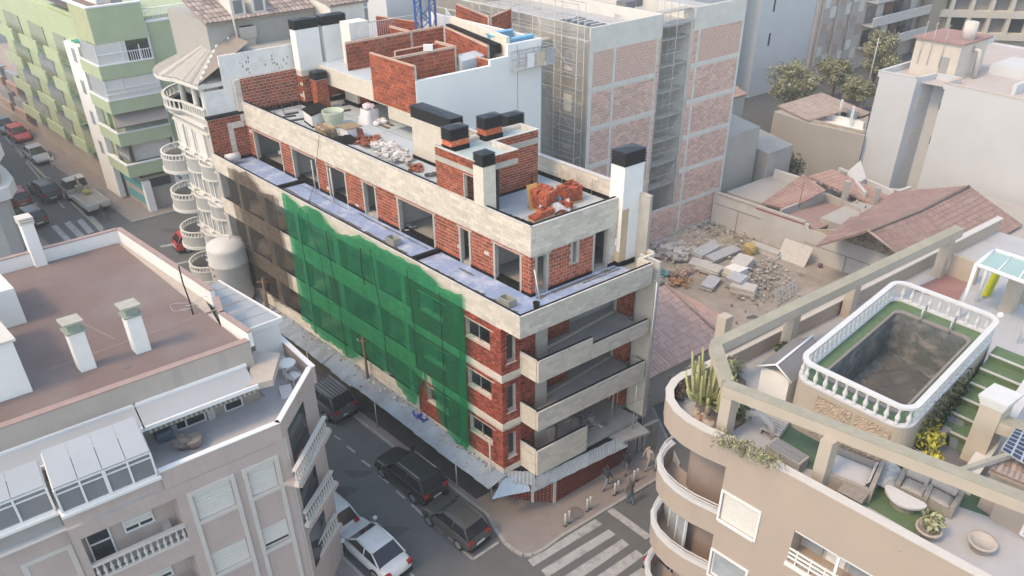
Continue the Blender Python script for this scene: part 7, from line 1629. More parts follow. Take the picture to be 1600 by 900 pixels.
P3 = lambda x, y, z: XYZ(*at(x, y, z), z)
roof_tiles(BT, 'tile', [P3(1505, 402, 4.2), P3(1598, 352, 4.2), P3(1514, 291, 6.2), P3(1439, 328, 6.2)], 34, dred)
roof_tiles(BT, 'tile', [P3(1290, 372, 4.3), P3(1400, 300, 4.3), P3(1514, 291, 6.2), P3(1439, 328, 6.2)], 30, dred)
roof_tiles(BT, 'tile', [P3(1412, 404, 4.4), P3(1506, 403, 4.2), P3(1439, 328, 6.2), P3(1358, 360, 6.0)], 26, dred)
roof_tiles(BT, 'tile', [P3(1275, 385, 4.6), P3(1330, 340, 4.6), P3(1439, 328, 6.2), P3(1358, 360, 6.0)], 18, dred)
s = MB(); s.tube([P3(1358, 360, 6.1), P3(1439, 328, 6.3), P3(1514, 291, 6.3)], .12, 6); s.tube([P3(1355, 359, 6.1), P3(1412, 404, 4.5)], .1, 6); obj(s, 'ridge_tile', paletile, BT)
t = thing('patio_house', 'low house with a red floored roof patio and tiled slopes behind the lot wall', 'house', XYZ(12, 41, GZ)); s = MB(); s.pab([(16.5, 37.8), (8.2, 37.8), (8.5, 44.5), (16.5, 44.5)], GZ, 3.6); obj(s, 'house_wall', hw_, t)
s = MB(); s.pab([at(1228, 332, 3.62), at(1290, 308, 3.62), at(1342, 330, 3.62), at(1275, 360, 3.62)], 3.5, 3.64); obj(s, 'patio_floor', M('red_floor', (.33, .22, .20), .85, .08, 1, .5, .5, (.34, .29, .27)), t)
for p_, q_ in (((1222, 328), (1290, 302)), ((1290, 302), (1345, 326)), ((1345, 326), (1345, 332))): f2, L2 = seg(at(*p_, 4.3), at(*q_, 4.3)); s = MB(); f2.box(s, 0, L2, 3.6, 4.3, -.2, 0); obj(s, 'patio_wall', hw_, t)
roof_tiles(t, 'tile', [P3(1190, 318, 3.9), P3(1232, 328, 3.9), P3(1290, 298, 5.0), P3(1255, 272, 5.0)], 16, palered); roof_tiles(t, 'tile', [P3(1365, 320, 4.0), P3(1392, 308, 4.0), P3(1300, 265, 5.2), P3(1262, 276, 5.2)], 18, palered)
s = MB()
for k in range(9): q = P3(1268 + 14 * k, 283 + 7 * k, 4.9 - .1 * k); s.lathe(q, [(.06, 0), (.1, .2), (.05, .35)], 6)
obj(s, 'ridge_finial', paletile, t, kind='stuff')
for x, y, h in ((1318, 300, 1.8), (1367, 300, 1.2), (1316, 268, .9)): s = MB(); q = P3(x, y + 14, 4.2); s.box(q[0] - .2, q[0] + .2, q[1] - .2, q[1] + .2, 3.8, 4.2 + h); obj(s, 'chimney', hw_, t)
s = MB(); q = P3(1248, 325, 4); s.tube([q, (q[0], q[1], 8.2)], .03, 5); obj(s, 'antenna_mast', darkconc, label='thin grey aerial mast on the roof patio wall', cat='antenna mast')
t = thing('white_yard_house', 'white walled yards and small sheds between the tiled roofs and the white building', 'house', XYZ(14, 47, GZ))
for p_, q_, z in (((1310, 262), (1400, 300), 4.2), ((1330, 276), (1350, 300), 4.8), ((1400, 300), (1425, 292), 4.2), ((1210, 265), (1290, 290), 4.4)):
    f2, L2 = seg(at(*p_, z), at(*q_, z)); s = MB(); f2.box(s, 0, L2, GZ, z, -.25, 0); obj(s, 'yard_wall', M('yard_white', (.55, .54, .53), .9, .05, 1), t)
s = MB(); s.prism([P3(x, y, 4)[:2] for x, y in ((1322, 275), (1340, 270), (1352, 285), (1330, 295))], GZ, [4.4, 5.2, 4.4, 4.2]); obj(s, 'shed', _mats['yard_white'], t)
t = thing('ridged_roof_house', 'tall plain house with a pale ridged roof in front of the trees', 'house', XYZ(20, 55, GZ))
rr = [P3(1215, 175, 7.0), P3(1352, 200, 7.0), P3(1352, 265, 7.0), P3(1200, 250, 7.0)]
s = MB(); s.prism([P3(x, y, 6.4)[:2] for x, y in ((1210, 171), (1285, 149), (1358, 178), (1352, 209), (1262, 189))], GZ, 6.2); obj(s, 'house_wall', M('taupe_wall', (.41, .38, .34), .9, .06, .8, .3, .4), t)
roof_tiles(t, 'tile', [P3(1214, 166, 6.35), P3(1262, 189, 6.35), P3(1316, 174, 7.3), P3(1284, 145, 7.3)], 16, pbrick if False else M('ridged_pink', (.40, .325, .29), .9, .08, 2, tone=.13), .08)
roof_tiles(t, 'tile', [P3(1345, 183, 6.35), P3(1360, 176, 6.35), P3(1284, 145, 7.3), P3(1316, 174, 7.3)], 10, _mats['ridged_pink'], .06)
s = MB(); s.prism([P3(x, y, 6.3)[:2] for x, y in ((1268, 188), (1318, 176), (1352, 190), (1348, 206))], 6.2, 6.24); obj(s, 'yard_floor', plaster, t)
for x in (1310, 1328): s = MB(); q = P3(x, 186 if x == 1310 else 197, 6.3); s.box(q[0] - .1, q[0] + .1, q[1] - .1, q[1] + .1, 6.2, 8.2); obj(s, 'yard_post', white, t)
s = MB(); f2, L2 = seg(at(1290, 184, 6.3), at(1348, 200, 6.3)); f2.box(s, 0, L2, 6.2, 6.8, -.2, 0); obj(s, 'yard_wall', plaster, t); s = MB(); f2.box(s, 1.5, 2.6, 6.3, 7.3, -1.0, -.9); obj(s, 'blue_door', M('dusty_blue', (.20, .27, .34), .8), t)
f2, L2 = seg(at(1264, 189.5, 6.2), at(1350, 209, 6.2)); s = MB(); f2.box(s, L2 * .45, L2 - .1, GZ, 6.0, .02, .12); f2.box(s, 0, L2, 6.2, 6.45, -.1, .15); obj(s, 'stone_wall', _mats['lot_stone'], t)
# ================================================================ trees
bark = M('bark', (.16, .12, .085), .95, .25, 8)
def tree(px, py, h, r, label, n=5200, hue=0, z=GZ):
    x, y = XY(*at(px, py, z)); t = thing('tree', label, 'tree', (x, y, z), None)
    s = MB(); s.tube([(x, y, z), (x + .1, y, z + h * .3), (x - .05, y + .05, z + h * .55)], [.22, .16, .1], 7)
    for k in range(6):
        an = k * 1.05 + random.random(); s.tube([(x, y, z + h * (.3 + .04 * k)), (x + r * .35 * math.cos(an), y + r * .35 * math.sin(an), z + h * .55), (x + r * .7 * math.cos(an), y + r * .7 * math.sin(an), z + h * (.62 + .05 * k))], [.09, .06, .03], 5)
    obj(s, 'trunk', bark, t)
    s = MB(); cl = []
    for k in range(34):
        d = np.random.normal(size=3); d /= np.linalg.norm(d); q = random.uniform(.45, 1.0); cl.append((x + d[0] * r * q * .85, y + d[1] * r * q * .85, z + h * .66 + d[2] * h * .31 * q, random.uniform(.2, .36) * r))
    for k in range(n):
        c = random.choice(cl); d = np.random.normal(size=3); d /= np.linalg.norm(d); q = c[3] * random.random() ** .4; leaf = .13 * random.uniform(.6, 1.5)
        p = Vector((c[0] + d[0] * q, c[1] + d[1] * q, c[2] + d[2] * q)); t1 = Vector(np.random.normal(size=3)).normalized(); t2 = t1.cross(Vector(d + np.array([0, 0, .6]))).normalized()
        s.add([p - t1 * leaf, p + t2 * leaf * .55, p + t1 * leaf, p - t2 * leaf * .55], [(0, 1, 2, 3)])
    obj(s, 'crown', leafo, t)
tree(1225, 200, 7.6, 3.2, 'broad olive green tree beside the red roofed house'); tree(1297, 160, 5.6, 2.4, 'round olive tree in the street before the pink balcony block'); tree(1358, 150, 7.8, 3.0, 'tall olive tree beside the white building', 6500); tree(1334, 182, 4.6, 2.1, 'small olive tree close to the white building corner')
s = MB(); leaves(s, (*XY(*at(1238, 250, 3.5)), 3.0), (1.4, 1.2, 1.2), 700, .14); obj(s, 'shrub', M('dark_olive', (.065, .08, .04), .8, .2, 5, tone=.5), label='dark green shrub in the walled yard near the tiled roofs', cat='shrub')
s = MB(); q = P3(1352, 160, 8); 
q = XYZ(*at(1349, 165, GZ), GZ); t = thing('street_lamp', 'thin pale street lamp post among the trees by the white building', 'street lamp', q); s = MB(); s.tube([q, (q[0], q[1], 9)], .07, 6); obj(s, 'post', steel, t)
# ================================================================ peach building with roof pool (right)
peach = M('peach_render', (.43, .35, .295), .9, .05, .8, .25, .4, (.40, .32, .265), streak=.3, bump=.1, bsc=60); beige5 = M('beige_beam', (.47, .41, .345), .9, .06, 1.5, .3, .8, (.38, .35, .30)); olivec = M('mossy_top', (.335, .315, .255), .9, .12, 2, .5, .8, (.26, .27, .2))
turf = M('green_turf', (.12, .19, .105), .95, .15, 4, .3, 1, (.11, .17, .09), bump=.4, bsc=90); turfd = M('dark_turf', (.085, .15, .105), .95, .15, 3, bump=.3)
whit = M('balustrade_white', (.60, .60, .60), .7, .05, 3, .3, 2, (.58, .58, .58)); wick = M('wicker_grey', (.33, .30, .27), .9, .22, 14); stone_ = M('rough_stone', (.45, .36, .29), .95, .28, 5, .5, 2.5, (.34, .33, .31), bump=.8, bsc=12)
BR = thing('peach_apartment_building', 'peach apartment building with rounded corner balconies, a roof pool and concrete pergola', 'building', XYZ(-14, 5, GZ))
def pr(mb, name, mat, parent=None, **k): return obj(mb, name, mat, parent or BR, **k)
RF, RW = 13.25, 14.0
rim = [at(x, y, RW) for x, y in ((1142, 692), (1100, 674), (1072, 658), (1053, 642), (1042, 625), (1041, 608), (1050, 594), (1064, 584), (1082, 578))]
BB = rim[0][1]
rim = [(-30, BB), (-18, BB)] + rim; rim += [(rim[-1][0] - .1, 9), (rim[-1][0] - .2, 24)]
def curve_in(d):
    P_ = [np.array(XY(*p)) for p in rim]; out = []
    for i, p in enumerate(P_):
        t = P_[min(i + 1, len(P_) - 1)] - P_[max(i - 1, 0)]; t = t / np.linalg.norm(t); n = np.array([t[1], -t[0]]); c = np.array(XY(-20, 8)) - p
        if n @ c < 0: n = -n
        out.append(p + n * d)
    return out
def cband(d0, d1, z0, z1, i0=0, i1=None):
    a_, b_ = curve_in(d0), curve_in(d1); s = MB(); i1 = i1 or len(a_) - 1
    for i in range(i0, i1): s.hexa([(*a_[i], z0), (*a_[i + 1], z0), (*b_[i + 1], z0), (*b_[i], z0), (*a_[i], z1), (*a_[i + 1], z1), (*b_[i + 1], z1), (*b_[i], z1)])
    return s
NI = len(rim) - 1
fb_ = FB(BB)
w1 = [onb(x, y, BB) for x, y in ((1131, 768), (1187, 800), (1127, 812))]; wu = (w1[1][0], w1[0][0]); wz = (w1[2][1], w1[0][1])
wB = onb(1242, 828, BB); hs = []
for k in range(4):
    hs.append((wu[0], wu[1], wz[0] - 3.08 * k, wz[1] - 3.08 * k)); hs.append((wB[0] - 3.4, wB[0], wB[1] - 1.55 - 3.08 * k, wB[1] - 3.08 * k)) 
core = [tuple(p) for p in curve_in(1.2)]; s = MB(); s.prism([p for p in core] + [XY(-30, 24)], GZ, RF - .05); pr(s, 'building_core', M('brown_core_wall', (.30, .235, .21), .9, .05, 1))  # brown core wall seen inside the balcony voids
i_c = 3
s = MB(); fb_.wall(s, -30, rim[2][0] + .02, GZ, 12.85, -1.0, 0, hs); pr(s, 'facade', peach)
s = cband(0, .22, 12.852, RW, 0, NI); pr(s, 'terrace_parapet', peach)
s = cband(-.03, .28, RW, RW + .06, 0, NI); pr(s, 'coping', M('pale_coping', (.56, .53, .50), .85, .06, 2))
for k in range(4):
    z = 9.75 - 3.08 * k
    s = cband(0, .15, z - .35, z + .75, 2, 9); pr(s, 'balcony_wall', peach); s = cband(-.05, .2, z + .75, z + .83, 2, 9); pr(s, 'coping', whit)
    for h in (1.0, 1.13): s = cband(.02, .06, z + h, z + h + .03, 2, 9); pr(s, 'handrail', whit)
    s = cband(.1, 1.25, z - .35, z - .2, 2, 9); pr(s, 'balcony_slab', peach)
    if k == 1:
        f15, L15 = seg(rim[4], rim[7])
        for u in (0.2, .9, 1.6): s = MB(); f15.box(s, u, u + .6, z, z + 2.2, -.75, -.7); o = pr(s, 'pane', glassb); s = MB(); f15.box(s, u - .05, u + .02, z, z + 2.3, -.78, -.68); f15.box(s, u, u + .6, z + 2.2, z + 2.3, -.78, -.68); pr(s, 'window_frame', white)
for k in range(4):
    h = hs[2 * k]; window(fb_, *h, BR, white, glassb, o=-.1, panes=1, shutter=1.0 if k % 2 == 0 else 0, shmat=shut, trim=white, tw=.08, tp=.05)
    h = hs[2 * k + 1]
    s = MB(); fb_.box(s, h[0], h[1], h[2] - .02, h[3] + .1, -1.1, -1.0); pr(s, 'loggia_back', trimw)
    for j in range(4): u = h[0] + .2 + j * .8; s = MB(); fb_.box(s, u, u + .65, h[2] + .1, h[3] - .1, -.95, -.9); pr(s, 'pane', glassb if j % 2 else plaster)
    s = MB()
    for zz in (h[2] + .25, h[2] + .45, h[2] + .65): fb_.box(s, h[0], h[1], zz, zz + .07, .02, .07)
    for u in np.arange(h[0] + .1, h[1], .5): fb_.box(s, u, u + .04, h[2], h[2] + .7, -.02, .02)
    pr(s, 'balcony_railing', white); s = MB(); fb_.box(s, h[0] - .05, h[1] + .05, h[2] - .14, h[2] - .003, -.6, .1); pr(s, 'balcony_sill', white)
    s = MB(); fb_.box(s, h[1] - 1.6, h[1] - 1.5, h[2], h[3], -.15, -.05); fb_.box(s, h[0], h[1], h[3] - .12, h[3] - .002, -.15, -.05); pr(s, 'window_frame', white)
s = MB(); s.prism([tuple(p) for p in curve_in(.2)] + [XY(-30, 24)], RF - .05, RF); pr(s, 'terrace_floor', M('grey_tile_floor', (.45, .455, .475), .7, .05, 1.5, .3, .5))
# pergola
PZ = 15.75
def beam(p, q, w_, z0, z1, mat=beige5):
    A_, B_ = np.array(XY(*p)), np.array(XY(*q)); d = (B_ - A_) / np.linalg.norm(B_ - A_); n = np.array([-d[1], d[0]]) * w_ / 2
    for zz0, zz1, m_, e in ((z0, z1, mat, 1.0), (z1 + .001, z1 + .03, olivec, 1.02)):
        s = MB(); q_ = [A_ - n * e, B_ - n * e, B_ + n * e, A_ + n * e]; s.hexa([(*c, zz0) for c in q_] + [(*c, zz1) for c in q_]); pr(s, 'pergola_beam', m_)
c0, c1, c2, c3 = at(1132, 598, PZ), at(1118, 536, PZ), at(1500, 355, PZ), at(1640, 792, PZ)
beam(c0, c3, .42, PZ - .42, PZ); beam((c0[0] + .02, c0[1] + .2), c1, .42, PZ - .42, PZ - .003); beam(c1, c2, .45, PZ - .42, PZ - .006)
for x, y in ((1128, 688), (1277, 760), (1226, 553), (1322, 494), (1464, 432), (1122, 560)):
    a, b = at(x, y, RF); s = MB(); s.pb(a - .2, a + .2, b - .17, b + .25, RF, PZ - .4); pr(s, 'pergola_column', beige5)
s = MB(); f16 = FA(rim[-1][0] + .15); f16.box(s, 3.2, 20, RF, RF + .95, -.25, 0); pr(s, 'back_parapet', beige5); s = MB(); f16.box(s, 3.2, 20, RF + .951, RF + 1.0, -.3, .05); pr(s, 'coping', whit)
# pool block
K0, K1, K2 = [np.array(XY(*at(x, y, 16.25))) for x, y in ((1246, 559), (1398, 436), (1426, 639))]
e1 = K1 - K0; LP1 = np.linalg.norm(e1); e1 /= LP1; e2 = np.array([e1[1], -e1[0]]); LP2 = float((K2 - K0) @ e2)
def pk(u, v): q = K0 + e1 * u + e2 * v; return (float(q[0]), float(q[1]))
def rrect(u0, u1, v0, v1, r, n=6):
    out = []
    for cu, cv, t0 in ((u1 - r, v1 - r, 0), (u0 + r, v1 - r, 1), (u0 + r, v0 + r, 2), (u1 - r, v0 + r, 3)):
        for k in range(n + 1): t = (t0 + k / n) * math.pi / 2; out.append(pk(cu + r * math.cos(t), cv + r * math.sin(t)))
    return out
PD = 15.35
outer = rrect(0, LP1 + .2, 0, LP2 + .1, .55); inn_ = rrect(.7, LP1 - .6, .58, LP2 - .42, .32); n_ = len(outer)
s = MB(); 
for i in range(n_): j = (i + 1) % n_; s.add([(*outer[i], RF), (*outer[j], RF), (*outer[j], PD), (*outer[i], PD)], [(0, 1, 2, 3)])
pr(s, 'pool_wall', beige5)
s = MB()
for i in range(n_): j = (i + 1) % n_; s.add([(*outer[i], PD), (*outer[j], PD), (*inn_[j], PD), (*inn_[i], PD)], [(0, 1, 2, 3)])
pr(s, 'pool_deck', turf)
c_ = sum(np.array(p) for p in inn_) / n_; inn2 = [tuple(c_ + (np.array(p) - c_) * .935) for p in inn_]
s = MB()
for i in range(n_): j = (i + 1) % n_; s.hexa([(*inn_[i], PD - .02), (*inn_[j], PD - .02), (*inn2[j], PD - .02), (*inn2[i], PD - .02), (*inn_[i], PD + .05), (*inn_[j], PD + .05), (*inn2[j], PD + .05), (*inn2[i], PD + .05)])
pr(s, 'pool_rim', M('pool_rim_tile', (.25, .22, .205), .7, .15, 8))
s = MB()
for i in range(n_): j = (i + 1) % n_; s.add([(*inn2[j], PD), (*inn2[i], PD), (*inn2[i], 13.5), (*inn2[j], 13.5)], [(0, 1, 2, 3)])
s.add([(*p, 13.5) for p in inn2], [tuple(range(n_))]); pr(s, 'pool_basin', M('peeling_pool_paint', (.13, .145, .145), .9, .35, 3.5, .95, 1.6, (.36, .33, .31)))
s = MB(); s.grid(lambda u, v: (*pk(1.6 + (LP1 - 3.2) * u, 1.2 + (LP2 - 2.2) * v), 13.56 + .12 * abs(math.sin(7 * u + 3 * v)) + .10 * abs(math.sin(5 * v - 8 * u)) + random.uniform(0, .03)), 14, 10, smooth=False); obj(s, 'pool_sheet', M('dusty_tarp', (.115, .11, .105), .8, .2, 3), label='dark crumpled sheet lying in the empty roof pool', cat='sheet')
ro = rrect(.08, LP1 + .12, .08, LP2 + .02, .5); ro.append(ro[0]); balusters(ro, PD + .1, .68, BR, whit, .36, .2, close=True, sc=1.35)
for u0, u1, v in ((.9, 3.1, -.03),): pass
s = MB()
for u, v, wd in ((-.02, 1.0, 1.25), (-.02, 2.4, LP2 - 2.75)):
    q = [pk(u, v), pk(u, v + wd), pk(u - .06, v + wd), pk(u - .06, v)]; s.grid(lambda a_, b_: (*(np.array(pk(-.005 - random.uniform(.01, .055), v + wd * a_))), RF + .2 + 1.72 * b_), 26, 26, smooth=False)
pr(s, 'stone_facing', stone_)
s = MB(); q = pk(-.02, .25); s.hexa([(*pk(-.03, .3), RF + .3), (*pk(-.03, .62), RF + .3), (*pk(-.0, .62), RF + .3), (*pk(-.0, .3), RF + .3), (*pk(-.03, .3), RF + .8), (*pk(-.03, .62), RF + .8), (*pk(-.0, .62), RF + .8), (*pk(-.0, .3), RF + .8)]); pr(s, 'meter_door', trimw)
for v in (1.6, 2.7):
    s = MB(); b_ = [pk(LP1 - .9, v), pk(LP1 - .5, v)]; s.tube([(*b_[0], PD), (*b_[0], PD + .55), (*b_[1], PD + .6), (*b_[1], PD)], .03, 6); obj(s, 'ladder_rail', steel, BR)
s = MB(); s.lathe((*pk(LP1 + .1, LP2), PD + .85), [(.04, 0), (.11, .05), (.13, .13), (.1, .22), (.01, .26)], 12); pr(s, 'ball_finial', whit)
# stairs and lower terrace right of the pool
for k in range(7):
    u = 6.9 - k * .72; s = MB(); z = PD - .25 - k * .27; q = [pk(u, LP2 + .25), pk(u + .72, LP2 + .25), pk(u + .72, LP2 + 1.7), pk(u, LP2 + 1.7)]; s.hexa([(*c, RF - .04) for c in q] + [(*c, z) for c in q]); pr(s, 'step', turf)
    s = MB(); q = [pk(u - .03, LP2 + .26), pk(u + .04, LP2 + .26), pk(u + .04, LP2 + 1.69), pk(u - .03, LP2 + 1.69)]; s.hexa([(*c, z - .05) for c in q] + [(*c, z + .012) for c in q]); pr(s, 'step_edge', whit)
s = MB(); q = [pk(1.2, LP2 + 1.75), pk(8, LP2 + 1.75), pk(8, LP2 + 2.2), pk(1.2, LP2 + 2.2)]; s.hexa([(*c, RF) for c in q] + [(*q[0], 14.1), (*q[1], 16.2), (*q[2], 16.2), (*q[3], 14.1)]); pr(s, 'stair_parapet', M('grey_white', (.52, .525, .535), .85, .05, 2))
s = MB()
for i in range(1100): u = random.uniform(1.2, 5.2); zz = PD + .2 - random.random() ** .8 * 1.9; p = Vector((*pk(u, LP2 + .15 + random.uniform(0, .22)), zz)); t1 = Vector(np.random.normal(size=3)).normalized() * .07; t2 = Vector(np.random.normal(size=3)).normalized() * .05; s.add([p - t1, p + t2, p + t1, p - t2], [(0, 1, 2, 3)])
obj(s, 'climbing_plant', M('leaf_dull', (.085, .105, .06), .8, .2, 4, tone=.5), label='climbing plant covering the side wall of the roof pool', cat='climbing plant')
s = MB(); q = [pk(-.1, LP2 + .2), pk(2.0, LP2 + .2), pk(2.6, LP2 + 4.5), pk(1.2, LP2 + 4.5)]; s.prism([c for c in q], RF, RF + .02); pr(s, 'turf_carpet', turfd)
s = MB(); s.lathe((*pk(1.5, LP2 + 1.0), RF + .02), [(1.0, 0), (1.05, .45), (.9, .55), (.01, .56)], 22); obj(s, 'covered_spa', M('spa_cover', (.17, .165, .17), .7, .1, 3), label='round grey covered spa tub beside the roof pool', cat='spa tub')
a, b = at(1506, 742, RF); s = MB(); s.pb(a - .35, a + .3, b, b + .75, RF, 16.2); pr(s, 'square_pillar', beige5)
for k in range(4): e = .02 + .03 * k; s = MB(); s.pb(a - .35 - e, a + .3 + e, b - e, b + .75 + e, 16.2 + k * .1, 16.29 + k * .1); pr(s, 'pillar_cap', whit)
beam((a, b + .3), (a - 4, b + .8), .5, 15.3, 15.75)
# greenhouse, glass pergola
g0 = at(1248, 545, RF); s = MB(); q = [pk(.6, -1.5), pk(2.9, -1.5), pk(2.9, -.35), pk(.6, -.35)]
t = thing('garden_cabin', 'small pale cabin with a folded grey glass roof beside the pool balustrade', 'cabin', (*pk(1.7, -.9), RF)); s.hexa([(*c, RF) for c in q] + [(*c, RF + 1.5) for c in q]); obj(s, 'cabin_wall', plaster, t)
for sd in (0, 1):
    s = MB(); v0, v1 = (-1.6, -.9) if sd == 0 else (-.2, -.9); s.add([(*pk(.45, v0), RF + 1.5), (*pk(3.05, v0), RF + 1.5), (*pk(3.05, v1), RF + 1.95), (*pk(.45, v1), RF + 1.95)], [(0, 1, 2, 3)]); obj(s, 'roof_panel', glassg, t)
s = MB(); s.tube([(*pk(.42, -.9), RF + 1.97), (*pk(3.08, -.9), RF + 1.97)], .05, 6); s.tube([(*pk(.45, -1.6), RF + 1.52), (*pk(.45, -.9), RF + 1.97), (*pk(.45, -.2), RF + 1.52)], .04, 6); obj(s, 'ridge_bar', white, t)
t = thing('glass_pergola', 'white framed pergola with pale green glass roof at the right edge', 'pergola', XYZ(-13.5, 14, RF)); gq = [Vector(XYZ(*at(x, y, 15.9), 15.9)) for x, y in ((1525, 415), (1553, 392), (1640, 420), (1625, 452))]
gg = M('green_glass', (.33, .47, .45), .25, .06, 1); s = MB(); s.hexa([*gq, *[p + Vector((0, 0, .04)) for p in gq]]); obj(s, 'glass_roof', gg, t)
for k in range(4):
    p, q = gq[k], gq[(k + 1) % 4]; s = MB(); s.tube([p + Vector((0, 0, .05)), q + Vector((0, 0, .05))], .09, 6); obj(s, 'roof_bar', white, t)
for f in (.33, .66): s = MB(); s.tube([gq[0].lerp(gq[3], f) + Vector((0, 0, .06)), gq[1].lerp(gq[2], f) + Vector((0, 0, .06))], .03, 5); obj(s, 'roof_bar', white, t)
for p in gq: s = MB(); s.tube([p, (p.x, p.y, RF)], .08, 6); obj(s, 'post', white, t)
s = MB(); p = atw(1541, 462, RF); mt = Matrix.Translation(p) @ Matrix.Rotation(VANG, 4, 'Z') @ Matrix.Rotation(.25, 4, 'Y'); s.box(-.25, .25, -.1, .1, 0, 1.7, mt); obj(s, 'beach_mattress', M('lime_vinyl', (.50, .52, .02), .5), label='bright lime yellow mattress standing under the glass pergola', cat='mattress')
s = MB(); s.pab([at(1425, 452, RF + .02), at(1478, 428, RF + .02), at(1512, 442, RF + .02), at(1495, 475, RF + .02)], RF, RF + .02); pr(s, 'red_floor', M('red_floor2', (.32, .17, .16), .85, .1, 1, .5, .5, (.36, .28, .27)))
f2, L2 = seg(at(1478, 428, RF), at(1520, 446, RF)); s = MB(); f2.box(s, 0, L2, RF, RF + 1.1, -.2, 0); pr(s, 'back_parapet', beige5)
for x, y in ((1572, 485), (1595, 470)): a, b = at(x, y, RF); s = MB(); s.pb(a - .25, a + .25, b - .25, b + .25, RF, 15.8); pr(s, 'pergola_column', beige5)
# roof corner with tiles and solar panels
sq = [XYZ(*at(x, y, 15.5), 15.5) for x, y in ((1560, 712), (1586, 672), (1650, 690), (1640, 760))]
s = MB(); s.prism([p[:2] for p in sq], RF, 15.35); pr(s, 'corner_room', peach); roof_tiles(BR, 'tile', [XYZ(*at(x, y, 15.3), 15.3) for x, y in ((1545, 735), (1640, 775), (1650, 720), (1570, 690))], 10, paletile, .06)
t = thing('solar_panel', 'dark blue solar panel on the tiled corner roof at the right edge', 'solar panel', sq[0]); z_ = Vector((0, 0, .22)); v4 = [Vector(p) + z_ for p in sq]
s = MB(); s.hexa([*v4, *[p + Vector((0, 0, .04)) for p in v4]]); obj(s, 'panel_frame', alu, t)
for i in range(5):
    for j in range(8):
        s = MB(); L_ = lambda u, w_: v4[0].lerp(v4[3], u).lerp(v4[1].lerp(v4[2], u), w_) + Vector((0, 0, .046)); s.quad([L_(i / 5 + .02, j / 8 + .015), L_((i + 1) / 5 - .02, j / 8 + .015), L_((i + 1) / 5 - .02, (j + 1) / 8 - .015), L_(i / 5 + .02, (j + 1) / 8 - .015)]); obj(s, 'solar_cell', M('solar_blue', (.03, .045, .085), .2, .1, 3, spec=.6), t)
s = MB(); f17, L17 = seg(at(1545, 810, RF), at(1605, 845, RF)); f17.box(s, 0, L17, RF, RF + 2.0, -3, 0); pr(s, 'penthouse_wall', peach); s = MB(); f17.box(s, .9, 2.2, RF + .1, RF + 1.7, 0, .05); o = pr(s, 'window', white); s = MB(); f17.box(s, 1.0, 2.1, RF + .2, RF + 1.0, .05, .06); obj(s, 'pane', glassg, o)
beam(at(1492, 735, PZ), at(1600, 700, PZ), .14, PZ - .2, PZ - .05, alu)
# ---- terrace furniture
def rug(pts, label, mat=turf): s = MB(); s.pab([at(x, y, RF + .01) for x, y in pts], RF + .002, RF + .03); return obj(s, 'turf_rug', mat, label=label, cat='rug')
rug([(1342, 783), (1385, 752), (1475, 808), (1438, 838)], 'green turf rug under the kidney shaped table'); rug([(1205, 690), (1222, 660), (1285, 690), (1276, 737), (1225, 715)], 'dark green turf rug behind the front pergola beam', turfd)
c = XYZ(*at(1408, 793, RF), RF); t = thing('kidney_table', 'white kidney shaped mosaic table on the turf rug', 'table', c); dr = Vector((U[0], U[1], 0)) * -1
kp = []
for th in np.linspace(0, 2 * math.pi, 28, endpoint=False): r = .36 * (1 - .22 * math.cos(th - 1.4) ** 8 * 1.2); x, y = .66 * math.cos(th), .32 * math.sin(th) + .10 * math.cos(2 * th); kp.append((c[0] + dr.x * x - dr.y * y, c[1] + dr.y * x + dr.x * y))
s = MB(); s.prism(kp, RF + .38, RF + .46); obj(s, 'tabletop', M('mosaic_white', (.60, .585, .58), .6, .12, 18), t); s = MB(); s.prism([tuple(np.array(c[:2]) + (np.array(p) - np.array(c[:2])) * .6) for p in kp], RF + .03, RF + .38); obj(s, 'table_base', wick, t)
def sofa(px, py, w_, d, h, rz, label, cush, round_=False, cat='sofa'):
    t = thing('wicker_sofa', label, cat, (0, 0, 0)); s = MB(); s.box(-w_ / 2, w_ / 2, -d / 2, d / 2, .05, .36); obj(s, 'seat_base', wick, t)
    s = MB(); s.box(-w_ / 2, w_ / 2, d / 2 - .14, d / 2, .36, h); obj(s, 'backrest', wick, t)
    for i in (-1, 1): s = MB(); s.box(i * (w_ / 2 - .07) - .07, i * (w_ / 2 - .07) + .07, -d / 2, d / 2 - .14, .36, h - .18); obj(s, 'armrest', wick, t)
    s = MB(); s.grid(lambda u, v: (-w_ / 2 + .16 + (w_ - .32) * u, -d / 2 + .02 + (d - .2) * v, .38 + .1 * min(1, 8 * u * (1 - u) + .2) * min(1, 8 * v * (1 - v) + .2)), 10, 8); obj(s, 'cushion', cush, t)
    s = MB(); s.grid(lambda u, v: (-w_ / 2 + .16 + (w_ - .32) * u, d / 2 - .18 - .1 * math.sin(3.14 * v), .42 + (h - .4) * v), 10, 6); obj(s, 'back_cushion', cush, t)
    t.location = XYZ(*at(px, py, RF), RF); t.rotation_euler = (0, 0, rz); return t
wc = M('pale_cushion', (.50, .50, .52), .85, .05, 4); gcu = M('taupe_cushion', (.36, .33, .31), .9, .12, 8)
sofa(1328, 752, 1.5, 1.6, .78, UANG + math.pi * .55, 'wide wicker daybed with a pale cushion next to the front pergola column', wc, cat='daybed'); sofa(1424, 772, 1.0, .8, .75, UANG + math.pi + .1, 'wicker armchair with taupe cushions behind the kidney table', gcu, cat='armchair'); sofa(1464, 788, 1.1, .8, .75, UANG + math.pi, 'wicker armchair with taupe cushions at the right end of the turf rug', gcu, cat='armchair')
